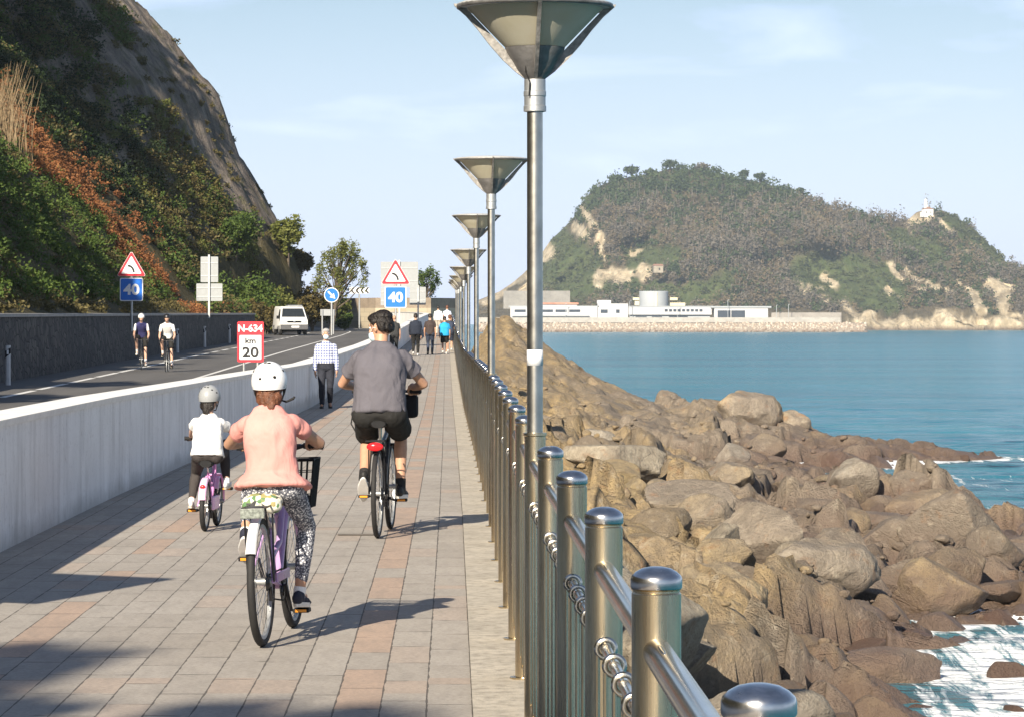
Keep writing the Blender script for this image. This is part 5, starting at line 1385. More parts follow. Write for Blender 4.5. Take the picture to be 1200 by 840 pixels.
# sign outside the frame on the left whose shadow lies on the paving
r = root('road_sign', (-4.09, 15.0, 0), 0, 'tall rectangular direction board beside the parapet just left of the view', 'road sign')
a = V((-4.12, 15.0, 3.2)); e = V((-1.01, .5, 0)).normalized()*1.9
mb = MB(); P = [a, a+e, a+e+V((0, 0, -1.05)), a+V((0, 0, -1.05))]; n_ = V((e.y, -e.x, 0)).normalized()*.03; o_ = V((-4.09, 15.0, 0))
mb.add([p-o_ for p in P]+[p+n_-o_ for p in P], [(0, 1, 2, 3), (7, 6, 5, 4), (0, 4, 5, 1), (1, 5, 6, 2), (2, 6, 7, 3), (3, 7, 4, 0)]); mb.build('panel', M['sign_back'], r)
for q in (.45, 1.0):
    s2 = a+e*q-o_; mb = MB(); mb.tube([(s2.x, s2.y+.06, -.2), (s2.x, s2.y+.06, 3.15)], .045, 10); mb.build('post', M['galv'], r)
# drain cover and the small plaque beside the kerb
mb = MB(); mb.box((0, 0, .004), (.28, .09, .006)); o = mb.build('drain_grate', simple('dark iron grate', (.13, .115, .10), .8, .2), bevel=.002); o.location = V(((417-CX)/F*24.8, 24.8, float(path_z(24.8))+.003)); tag(o, 'small dark iron drain grate in the paving left of the man\'s bicycle', 'drain grate')
# ================================================================ van
def van():
    r = root('van', (-15.3, 217.5, float(road_z(217.5))+.02), math.radians(11), 'white van with grey bumper parked facing the camera by the hillside', 'van')
    W_ = M['white_paint']
    # side profile (y forward is -y): front at y=-2.4
    prof = [(-2.42, .42), (-2.46, .75), (-2.36, 1.02), (-2.10, 1.14), (-1.42, 1.84), (-1.15, 1.93), (2.2, 1.95), (2.42, 1.80), (2.46, .5), (2.40, .36), (-2.3, .36)]
    def hw(z): return .93 if z < 1.05 else .93-.17*((z-1.05)/.9)
    mb = MB(); n = len(prof)
    L_ = [(-hw(z), y, z) for y, z in prof]; R_ = [(hw(z), y, z) for y, z in prof]
    mb.add(L_+R_, [tuple(range(n)), tuple(reversed(range(n, 2*n)))]+[((i+1) % n, i, n+i, n+(i+1) % n) for i in range(n)])
    body = mb.build('body', W_, r, bevel=.035, smooth=.5)
    gl = simple('van window glass', (.025, .03, .035), .08, 0, var=.1)
    def slope(t): return (-2.10+(-1.42+2.10)*t-.012, 1.14+.70*t+.012)
    mb = MB(); y0, z0 = slope(.10); y1, z1 = slope(.93); a, b = hw(z0)*.90, hw(z1)*.88
    mb.add([(-a, y0, z0), (a, y0, z0), (b, y1, z1), (-b, y1, z1), (-a, y0+.03, z0-.03), (a, y0+.03, z0-.03), (b, y1+.03, z1-.03), (-b, y1+.03, z1-.03)], [(0, 1, 2, 3), (4, 7, 6, 5), (0, 4, 5, 1), (1, 5, 6, 2), (2, 6, 7, 3), (3, 7, 4, 0)]); mb.build('windscreen', gl, r)
    for s in (-1, 1):
        mb = MB(); P = [(-1.72, 1.14), (-.75, 1.14), (-.75, 1.74), (-1.32, 1.74)]
        mb.add([(s*(hw(z)+.008), y, z) for y, z in P]+[(s*(hw(z)-.03), y, z) for y, z in P], [(0, 1, 2, 3), (7, 6, 5, 4), (0, 4, 5, 1), (1, 5, 6, 2), (2, 6, 7, 3), (3, 7, 4, 0)]); mb.build('side_window', gl, r)
        mb = MB(); mb.box((s*.66, -2.415, .88), (.36, .10, .19)); mb.build('headlight', simple('headlight glass', (.55, .57, .60), .12, .3), r, bevel=.02)
        mb = MB(); mb.box((s*1.03, -1.62, 1.20), (.17, .12, .22)); mb.build('wing_mirror', M['black_plastic'], r, bevel=.02)
        for y in (-1.55, 1.55):
            mb = MB(); mb.lathe([(.10, -.10), (.30, -.11), (.335, -.07), (.335, .07), (.30, .11), (.10, .10)], 28); R3 = Matrix.Rotation(PI/2, 3, 'Y'); mb.v = [tuple(R3 @ V(p)+V((s*.84, y, .335))) for p in mb.v]; wl = mb.build('wheel', M['black_rubber'], r, smooth=.6)
            mb = MB(); mb.lathe([(.0, -.012), (.19, -.012), (.2, .0), (.19, .012), (0, .02)], 20); mb.v = [tuple(R3 @ V(p)+V((s*.945, y, .335))) for p in mb.v]; mb.build('hubcap', M['galv'], wl, smooth=.6)
    mb = MB(); mb.box((0, -2.47, .53), (1.88, .16, .36)); mb.build('bumper', simple('grey plastic bumper', (.10, .10, .105), .6), r, bevel=.03)
    mb = MB(); mb.box((0, -2.435, .90), (.92, .08, .13)); g = mb.build('grille', M['black_plastic'], r, bevel=.015)
    mb = MB(); mb.box((0, -2.482, .90), (.16, .03, .13)); mb.build('badge', M['chrome'], g, bevel=.02)
    mb = MB(); mb.box((.06, -2.56, .55), (.52, .03, .12)); mb.build('number_plate', M['sign_white'], r, bevel=.004)
    mb = MB(); mb.box((.25, -.2, 2.0), (1.0, 1.5, .06)); mb.build('roof_hatch', M['galv'], r, bevel=.02)
van()
# ================================================================ bicycles (local frame: rear tyre contact at the origin, y forward)
def wheel(par, name, cy, R, tyre, spokes=28, tr=.022, rimm=None):
    """rim is the wheel's own mesh; tyre, spokes and hub are its parts"""
    mb = MB(); c = V((0, cy, R)); N = 48
    def circ(r, x): return [(x, cy+r*math.cos(2*PI*i/N), R+r*math.sin(2*PI*i/N)) for i in range(N)]
    ri = R-tr*2
    a = [circ(ri+.012, -.013), circ(ri-.012, -.010), circ(ri-.012, .010), circ(ri+.012, .013)]
    mb.loft(a, cap=False, closed=True)
    w = mb.build(name, rimm or M['galv'], par, smooth=.7)
    mb = MB(); mb.tube(circ(R-tr, 0), tr, 10, closed=True); mb.build('tyre', tyre, w, smooth=True)
    mb = MB()
    for k in range(spokes):
        a = 2*PI*k/spokes; s = 1 if k % 2 else -1; b = a+.5*(1 if (k//2) % 2 else -1)
        mb.tube([(s*.028, cy+.022*math.cos(b), R+.022*math.sin(b)), (0, cy+(ri-.01)*math.cos(a), R+(ri-.01)*math.sin(a))], .0013, 4)
    mb.build('spokes', M['chrome'], w)
    mb = MB(); mb.tube([(-.055, cy, R), (.055, cy, R)], [.018, .018], 12); mb.tube([(-.032, cy, R), (-.026, cy, R)], .03, 12); mb.tube([(.026, cy, R), (.032, cy, R)], .03, 12); mb.build('hub', M['galv'], w, smooth=.6)
    return w
def bike(label, loc, rz, R, WB, paint, saddle, bar, bb, crank, ang, kind, lean=0.0, tr=.022, seat_mat=None, bar_half=.27, drop=False, stepthru=False, group=None):
    r = root('bicycle', loc, rz, label, 'bicycle', group); r.rotation_euler = (0, lean, rz)
    g = {}
    wheel(r, 'rear_wheel', 0, R, M['black_rubber'], 28, tr); wheel(r, 'front_wheel', WB, R, M['black_rubber'], 28, tr)
    A = V((0, 0, R)); B = V((0, bb[0], bb[1])); Fa = V((0, WB, R))
    sad = V((0, saddle[0], saddle[1])); st = B.lerp(sad, .74)
    barc = V((0, bar[0], bar[1])); hb = V((0, WB-.62*(bar[1]-R)*.42-.015, R+.62*(bar[1]-R)*.78)); ax = (hb-Fa).normalized()
    ht = hb+ax*.13; stem = ht+ax*max(.02, (bar[1]-ht.z)*.9)
    s = R/.34
    mb = MB(); t = .017*s
    mb.tube([B, st], t, 12); mb.tube([hb+ax*-.01, ht+ax*.01], t*1.25, 12)
    if stepthru:
        mb.tube([B, B.lerp(hb, .35)+V((0, 0, -.05)), hb+ax*.02], t*1.45, 12); mb.tube([B.lerp(st, .45), B.lerp(hb, .5)+V((0, -.03, .03)), ht-ax*.02], t*1.1, 12)
    else:
        mb.tube([B, hb+ax*.02], t*1.25, 12); mb.tube([st+(B-st)*.08, ht-ax*.025], t, 12)
    for q in (-1, 1):
        mb.tube([B+V((q*.03, -.02, 0)), A+V((q*.062, 0, 0))], t*.62, 8); mb.tube([st+V((q*.012, -.005, -.03)), A+V((q*.062, 0, 0))], t*.52, 8)
    mb.tube([B+V((-.036, 0, 0)), B+V((.036, 0, 0))], t*1.4, 12)
    mb.build('frame', paint, r, smooth=.7)
    mb = MB()
    for q in (-1, 1): mb.tube([hb+V((q*.05, .0, -.02)), Fa+V((q*.056, -.025, (hb.z-R)*.35)), Fa+V((q*.056, 0, 0))], [t*.8, t*.72, t*.55], 8)
    mb.tube([hb+V((-.055, 0, -.02)), hb+V((.055, 0, -.02))], t*.85, 8); mb.build('fork', paint, r, smooth=.7)
    mb = MB(); mb.tube([st, sad-V((0, 0, .03))], t*.8, 12); mb.build('seat_post', M['chrome'], r, smooth=.7)
    mb = MB(); mb.tube([ht, stem, barc], t*.75, 10)
    half = bar_half; gy = barc.y-(.05 if not drop else -.08)
    if drop:
        for q in (-1, 1): mb.tube([barc, barc+V((q*half*.9, 0, 0)), barc+V((q*half, .03, 0)), barc+V((q*half, .09, -.01)), barc+V((q*half, .10, -.07)), barc+V((q*half, .05, -.13)), barc+V((q*half, -.03, -.14))], .0125, 10)
    else:
        mb.tube([barc+V((-half, gy-barc.y, .02)), barc+V((-half*.55, gy*.3-barc.y*.3, .02)), barc+V((-.05, 0, 0)), barc+V((.05, 0, 0)), barc+V((half*.55, gy*.3-barc.y*.3, .02)), barc+V((half, gy-barc.y, .02))], .0115, 12)
    hbar = mb.build('handlebar', M['dark_metal'], r, smooth=.7)
    g['grip'] = {}
    for q in (-1, 1):
        e = barc+V((q*half, gy-barc.y, .02)) if not drop else barc+V((q*half, .06, .015)); d = V((q*.97, -.22, 0)).normalized() if not drop else V((0, 1, 0))
        mb = MB(); mb.tube([e-d*.10, e+d*.012], .0165, 12); mb.build('grip', M['black_rubber'], hbar, smooth=.6)
        if not drop:
            mb = MB(); mb.tube([e-d*.125+V((0, .035, 0)), e-d*.09+V((0, .055, -.01)), e+d*.0+V((0, .06, -.02))], .0055, 6); mb.tube([e-d*.14, e-d*.125+V((0, .035, 0))], .011, 8); mb.build('brake_lever', M['dark_metal'], hbar, smooth=True)
        g['grip'][q] = (e-d*.045, d*q)
    # saddle
    mb = MB(); L = .26*(.8 if R < .25 else 1); rings = []
    for k in range(9):
        u = k/8; w = [.055, .074, .078, .070, .05, .033, .024, .02, .012][k]*(.85 if R < .25 else 1); y = sad.y-L*.5+L*u
        rings.append([(w*math.cos(2*PI*i/14), y, sad.z-.012+(.022 if math.sin(2*PI*i/14) > 0 else .035)*math.sin(2*PI*i/14)+.012*(1-u)) for i in range(14)])
    mb.loft(rings); mb.build('saddle', seat_mat or M['black_plastic'], r, smooth=.9)
    # crank, chainring, chain, pedals
    g['pedal'] = {}; cw = .055
    for q in (1, -1):
        a = ang if q == 1 else ang+PI
        e = B+V((q*(cw+.02), crank*math.cos(a), crank*math.sin(a)))
        mb = MB(); mb.tube([B+V((q*cw, 0, 0)), e], [.013, .010], 8); mb.build('crank_arm', M['dark_metal'], r, smooth=.6)
        mb = MB(); mb.box(e+V((q*.058, 0, 0)), (.085, .085, .022)); mb.tube([e, e+V((q*.1, 0, 0))], .007, 8); pd = mb.build('pedal', M['black_plastic'], r, bevel=.004)
        mb = MB(); mb.box(e+V((q*.058, -.0445, 0)), (.06, .006, .014)); mb.build('reflector', simple('amber reflector', (.75, .30, .03), .25), pd)
        g['pedal'][q] = e+V((q*.066, 0, .012))
    cr = .085*s
    mb = MB(); NN = 36; mb.loft([[(x, B.y+rr*math.cos(2*PI*i/NN), B.z+rr*math.sin(2*PI*i/NN)) for i in range(NN)] for x, rr in ((.038, cr), (.038, cr*.72), (.043, cr*.72), (.043, cr))], cap=False, closed=True)
    for k in range(5): mb.tube([(.041, B.y, B.z), (.041, B.y+cr*.75*math.cos(1.256*k), B.z+cr*.75*math.sin(1.256*k))], .007, 6)
    mb.build('chainring', M['dark_metal'], r)
    mb = MB(); mb.tube([(.041, B.y, B.z+cr), (.041, 0, R+.035)], .005, 6); mb.tube([(.041, B.y, B.z-cr), (.041, .03, R-.09), (.041, 0, R-.035)], .005, 6); mb.build('chain', M['black_plastic'], r)
    mb = MB(); mb.tube([(.03, 0, R), (.048, 0, R)], [.05, .03], 16); mb.tube([(.045, .01, R-.03), (.045, .03, R-.10)], .011, 6); mb.build('gear_cluster', M['dark_metal'], r, smooth=.6)
    g.update(root=r, B=B, sad=sad, bar=barc, A=A, Fa=Fa, st=st, R=R)
    return r, g
def fender(r, cy, R, a0, a1, mat, w=.03, off=.022, name='mudguard'):
    mb = MB(); rings = []
    for k in range(25):
        a = a0+(a1-a0)*k/24; rr = R+off
        rings.append([(x, cy+(rr-d)*math.cos(a), R+(rr-d)*math.sin(a)) for x, d in ((-w, .014), (-w*.75, .003), (0, 0), (w*.75, .003), (w, .014), (w*.7, .008), (0, .005), (-w*.7, .008))])
    mb.loft(rings); return mb.build(name, mat, r, smooth=.7)
def rack(r, g, mat, y0=-.20, y1=.14, z=None, w=.055):
    R = g['R']; z = z or 2*R+.055
    mb = MB()
    mb.tube([(-w, y1, z), (-w, y0, z), (w, y0, z), (w, y1, z)], .006, 8)
    for y in (y0+.08, y0+.16, y0+.24): mb.tube([(-w, y, z), (w, y, z)], .005, 6)
    for q in (-1, 1):
        mb.tube([(q*w, y0+.06, z), (q*.068, 0, R)], .0055, 6); mb.tube([(q*w, y1-.06, z), (q*.068, 0, R)], .0055, 6)
    return mb.build('rear_rack', mat, r, smooth=.7)
def ground_pt(px, py): 
    d = EYE*F/(py-CY); return V(((px-CX)/F*d, d, 0))

# --- the girl's white and lilac city bicycle
lil = simple('lilac frame paint', (.50, .32, .55), .3, .1, var=.04)
wht = simple('white mudguard', (.76, .75, .73), .35, var=.03)
gp = ground_pt(308, 757)
b1, g1 = bike('lilac and white city bicycle with black basket, ridden by the girl in pink', (gp.x, gp.y, .0), -math.radians(5.0), .335, 1.02, lil, (.19, .755), (.76, .985), (.43, .285), .155, math.radians(-68), 'city', lean=math.radians(-1.5), tr=.021, bar_half=.225, stepthru=True)
fender(b1, 0, .335, math.radians(40), math.radians(152), wht, .027); fender(b1, 1.02, .335, math.radians(20), math.radians(140), wht, .026)
rack(b1, g1, M['dark_metal'])
mb = MB(); mb.box((0, -.213, .70), (.125, .012, .052)); o_ = mb.build('rear_reflector', simple('grey reflector', (.22, .24, .21), .4, var=.4, scale=60), b1, bevel=.004)
sc_m = NT('floral saddle cover'); co_ = sc_m.coord(); v_ = sc_m.voro(co_, 38, 'F1', 'Color'); 
sc_m.set(sc_m.mix(sc_m.ramp(sc_m.sep(v_)[0], [(.55, 0.0), (.62, 1.0)]), (.66, .64, .54), sc_m.ramp(sc_m.sep(v_)[1], [(.3, (.10, .20, .08)), (.6, (.45, .36, .14)), (.9, (.05, .05, .05))])), .8)
mb = MB(); s_ = g1['sad']
for c, q in (((0, s_.y-.09, s_.z-.012), (.105, .08, .042)), ((0, s_.y, s_.z-.012), (.085, .10, .036)), ((0, s_.y-.03, s_.z-.035), (.095, .10, .03)), ((-.05, s_.y-.12, s_.z-.03), (.05, .05, .03)), ((.055, s_.y-.12, s_.z-.035), (.05, .05, .035))): mb.ell(c, q)
remesh(mb, 'saddle_cover', sc_m.m, b1, .006, 3, (.006, (14, 14, 14), 5))
def basket(r, c, w, d, h, mat):
    mb = MB()
    top = [(-w/2, -d/2), (w/2, -d/2), (w/2, d/2), (-w/2, d/2)]
    P = lambda x, y, z: (c[0]+x*(.82+.18*z), c[1]+y*(.82+.18*z), c[2]+h*z)
    for z, rr in ((0, .005), (.25, .003), (.5, .003), (.75, .003), (1.0, .009)): mb.tube([P(x, y, z) for x, y in top], rr, 6, closed=True)
    for i in range(4):
        a, b = top[i], top[(i+1) % 4]
        for k in range(10):
            t = k/10; x, y = a[0]+(b[0]-a[0])*t, a[1]+(b[1]-a[1])*t; mb.tube([P(x, y, 0), P(x, y, 1)], .0045, 5)
    for k in range(6): x = -w/2+w*k/5; mb.tube([P(x, -d/2, 0), P(x, d/2, 0)], .003, 4)
    return mb.build('front_basket', mat, r)
basket(b1, (.0, .93, .665), .33, .24, .26, M['black_plastic'])
mb = MB(); mb.box((.0, .93, .70), (.24, .17, .06)); mb.build('basket_liner', M['black_plastic'], b1, bevel=.02)
mb = MB(); mb.box((.066, .30, .345), (.012, .40, .05)); mb.build('chain_guard', lil, b1, bevel=.005)
mb = MB(); mb.tube([(.03, .75, .99), (.06, .85, .96), (.05, .88, .80), (.02, .80, .72)], .004, 6); mb.tube([(-.03, .75, .99), (-.05, .87, .94), (-.03, .84, .74)], .004, 6); mb.build('brake_cables', M['black_rubber'], b1)

# --- the small child's pink bicycle
pnk = simple('pink frame paint', (.72, .30, .60), .3, var=.04); pnl = simple('pale pink mudguard', (.82, .52, .74), .35, var=.03)
gp = ground_pt(240, 622)
b2, g2 = bike('small pink children\'s bicycle ridden by the child in white', (gp.x, gp.y, .0), -math.radians(2.5), .205, .70, pnk, (.08, .545), (.53, .70), (.27, .24), .10, math.radians(62), 'kid', lean=math.radians(1.0), tr=.021, bar_half=.235, stepthru=True)
fender(b2, 0, .205, math.radians(45), math.radians(165), pnl, .030); fender(b2, .70, .205, math.radians(20), math.radians(150), pnl, .034)
mb = MB(); mb.box((.062, .14, .225), (.03, .30, .11)); mb.build('chain_guard', pnl, b2, bevel=.012)
mb = MB(); mb.ell((0, -.165, .36), (.022, .012, .022)); mb.build('rear_reflector', simple('red reflector lens', (.65, .03, .03), .2), b2, smooth=True)

# --- the man's black bicycle
blk = simple('black frame paint', (.016, .016, .018), .3, var=.05)
gp = ground_pt(442.5, 630)
b3, g3 = bike('black trekking bicycle with red rear light, ridden by the man in grey', (gp.x, gp.y, .0), -math.radians(3.2), .345, 1.06, blk, (.18, .885), (.78, 1.10), (.44, .285), .17, math.radians(-8), 'trek', tr=.02, bar_half=.265)
fender(b3, 0, .345, math.radians(50), math.radians(120), M['black_plastic'], .026)
rack(b3, g3, M['black_plastic'], z=.755)
mb = MB(); mb.ell((0, -.205, .715), (.066, .022, .034)); o_ = mb.build('rear_light', simple('red light lens', (.72, .02, .025), .15, var=.2, scale=30), b3, smooth=True)
mb = MB(); mb.box((0, -.19, .757), (.15, .03, .014)); mb.build('light_bracket', M['black_plastic'], b3, bevel=.003)
mb = MB(); mb.box((.155, .86, 1.0), (.17, .14, .19)); mb.build('handlebar_bag', cloth('black bag fabric', (.02, .02, .023)), b3, bevel=.03)
mb = MB(); mb.tube([(-.04, .74, 1.08), (-.27, .80, 1.0), (-.29, .78, .86), (-.2, .70, .72), (-.03, .62, .66)], .006, 6); mb.build('cable', M['black_rubber'], b3)

# --- two road bicycles coming the other way
def road_bike(px, py, d, label, paint, rz):
    x = (px-CX)/F*d; z = float(road_z(d))
    return bike(label, (x, d, z), PI+rz, .335, 1.0, paint, (.16, .98), (.66, .93), (.41, .27), .17, math.radians(75), 'road', tr=.013, bar_half=.21, drop=True)
b4, g4 = road_bike(166, 434, 99, 'slim dark road bicycle on the left, ridden by the cyclist in dark blue', M['dark_metal'], .10)
b5, g5 = road_bike(197, 437, 96, 'slim black road bicycle on the right, ridden by the cyclist in white', blk, .04)
# ================================================================ people
def ik(a, c, l1, l2, pole):
    a, c = V(a), V(c); d = c-a; L = d.length
    if L > (l1+l2)*.999: c = a+d*((l1+l2)*.999/L); d = c-a; L = d.length
    x = (l1*l1-l2*l2+L*L)/(2*L); h = math.sqrt(max(l1*l1-x*x, 0)); u = d/L
    p = V(pole); p = (p-u*p.dot(u))
    p = p.normalized() if p.length > 1e-6 else u.orthogonal().normalized()
    return a+u*x+p*h
def frame_of(fwd, up):
    f = V(fwd).normalized(); r = f.cross(V(up)).normalized(); u = r.cross(f); return Matrix((r, f, u)).transposed()
def ring(c, R, rx, ry, n=28, e=2.35, tilt=None):
    out = []
    for i in range(n):
        a = 2*PI*i/n; ca, sa = math.cos(a), math.sin(a)
        x = math.copysign(abs(ca)**(2/e), ca)*rx; y = math.copysign(abs(sa)**(2/e), sa)*ry
        out.append(V(c)+R @ V((x, y, 0)))
    return out
def hand_grip(mb, wrist, g, axis, side, s):
    """hand closed round a bar through g along axis"""
    ax = V(axis).normalized(); w = (V(wrist)-V(g)); w = (w-ax*w.dot(ax)).normalized(); up = V((0, 0, 1)); up = (up-ax*up.dot(ax)); up = (up-w*up.dot(w)).normalized()
    pc = V(g)+w*.040*s+up*.018*s
    mb.ell(pc, (.043*s, .040*s, .020*s), Matrix((ax, w, up)).transposed())
    mb.capsule(V(wrist), pc+w*.02*s, .024*s, .027*s)
    for k in range(4):
        o = ax*((k-1.5)*.0215*s); r = (.0265+.001*(k == 1))*s; P = []
        for q in (100, 60, 10, -50, -110): P.append(V(g)+o+(w*-math.cos(math.radians(q))+up*math.sin(math.radians(q)))*r if False else V(g)+o+(w*math.cos(math.radians(180-q))+up*math.sin(math.radians(q)))*r)
        P.insert(0, pc+o*1.0+up*.006*s)
        for i in range(len(P)-1): mb.capsule(P[i], P[i+1], (.0095-.0006*i)*s, (.009-.0006*i)*s, 8, 3)
    t = ax*(-side*.045*s); P = [pc+t*.7+w*.012*s, V(g)+t+w*.022*s-up*.008*s, V(g)+t*.9-up*.026*s, V(g)+t*.6-w*.018*s-up*.022*s]
    for i in range(3): mb.capsule(P[i], P[i+1], (.0115-.001*i)*s, (.0105-.001*i)*s, 8, 3)
def hand_rest(mb, wrist, d, palm_n, s):
    """relaxed hand hanging along d, fingers slightly curled toward palm_n"""
    d = V(d).normalized(); n = V(palm_n); n = (n-d*n.dot(d)).normalized(); x = d.cross(n)
    pc = V(wrist)+d*.052*s; mb.ell(pc, (.040*s, .050*s, .016*s), Matrix((x, d, n)).transposed()); mb.capsule(wrist, pc, .025*s, .024*s)
    for k, L in enumerate((.070, .080, .074, .058)):
        b = V(wrist)+d*.088*s+x*((k-1.5)*.019*s); m = b+d*L*.5*s+n*.008*s; e = m+d*L*.42*s+n*.026*s
        mb.capsule(b-d*.02*s, m, .0092*s, .0085*s, 8, 3); mb.capsule(m, e, .0085*s, .0072*s, 8, 3)
    b = V(wrist)+d*.03*s+x*(-.034*s); m = b+d*.035*s-x*.018*s+n*.012*s; e = m+d*.032*s+n*.012*s
    mb.capsule(b, m, .011*s, .0105*s, 8, 3); mb.capsule(m, e, .0105*s, .009*s, 8, 3)
def head_prims(mb, c, R, h):
    E = lambda p, rad: mb.ell(V(c)+R @ (V(p)*h), tuple(q*h for q in rad), R)
    E((0, -.03, .09), (.335, .41, .40)); E((0, .09, -.16), (.25, .28, .31)); E((0, .20, -.34), (.15, .13, .12))
    E((0, .36, .13), (.20, .06, .07)); E((0, .405, -.04), (.055, .075, .085)); E((0, .37, .03), (.035, .055, .12))
    E((-.17, .30, -.08), (.10, .08, .09)); E((.17, .30, -.08), (.10, .08, .09)); E((0, .335, -.22), (.11, .06, .045))
    for q in (-1, 1): E((q*.345, -.02, -.02), (.035, .075, .13)); E((q*.36, -.045, .05), (.03, .06, .06))
def face(par, c, R, h):
    for q in (-1, 1):
        mb = MB(); mb.ell(V(c)+R @ (V((q*.145, .325, .045))*h), (.058*h, .05*h, .040*h), R, 12, 8); e = mb.build('eye', M['sign_white'], par, smooth=True)
        mb = MB(); mb.ell(V(c)+R @ (V((q*.145, .366, .045))*h), (.027*h, .014*h, .028*h), R, 10, 6); mb.build('iris', M['hair_dark'], e, smooth=True)
        mb = MB(); P = [V(c)+R @ (V((q*x, y, z))*h) for x, y, z in ((.06, .385, .125), (.14, .39, .15), (.23, .34, .125))]; mb.tube(P, [.012*h, .016*h, .006*h], 6); mb.build('eyebrow', M['hair_dark'], par, smooth=True)
    mb = MB(); P = [V(c)+R @ (V((x, y, -.225))*h) for x, y in ((-.11, .355), (-.05, .385), (0, .39), (.05, .385), (.11, .355))]; mb.tube(P, [.008*h, .018*h, .016*h, .018*h, .008*h], 8); mb.build('lips', simple('lips', (.42, .15, .12), .45), par, smooth=True)
def shoe(par, ankle, toe, up, s, mat, solemat, side=0):
    f = (V(toe)-V(ankle)); u = V(up); f = (f-u*f.dot(u)).normalized(); u = u.normalized(); x = f.cross(u)
    R = Matrix((x, f, u)).transposed(); o = V(ankle)-u*.075*s
    mb = MB()
    for y, w, z, hh in ((-.055, .034, .042, .045), (-.01, .036, .05, .052), (.05, .039, .036, .040), (.11, .044, .028, .030), (.165, .038, .022, .024)): mb.ell(o+R @ (V((0, y, z))*s), (w*s, .058*s, hh*s), R, 14, 8)
    mb.capsule(V(ankle), o+R @ (V((0, -.02, .05))*s), .038*s, .04*s)
    sh = remesh(mb, 'shoe', mat, par, .008, 3)
    mb = MB(); out = []
    for k in range(24):
        a = 2*PI*k/24; w = .045*s if math.cos(a) > -.3 else .038*s
        out.append((math.sin(a)*w, .055*s+math.cos(a)*.145*s))
    mb.loft([[o+R @ V((x_*q, y_*1.0, z_)) for x_, y_ in out] for z_, q in ((-.010*s, .94), (-.004*s, 1.0), (.014*s, 1.0), (.02*s, .96))])
    mb.build('sole', solemat, sh, smooth=.6)
    mb = MB(); mb.loft([[o+R @ (V((.028*math.cos(t), .075+.055*math.sin(t), .0))*s)+u*(.072-.40*(.055*math.sin(t)+.02))*s*1.0 for t in [2*PI*i/12 for i in range(12)]], [o+R @ (V((.020*math.cos(t), .075+.045*math.sin(t), .0))*s)+u*(.078-.40*(.045*math.sin(t)+.02))*s for t in [2*PI*i/12 for i in range(12)]]]); mb.build('laces', M['sign_white'], sh, smooth=True)
    return sh
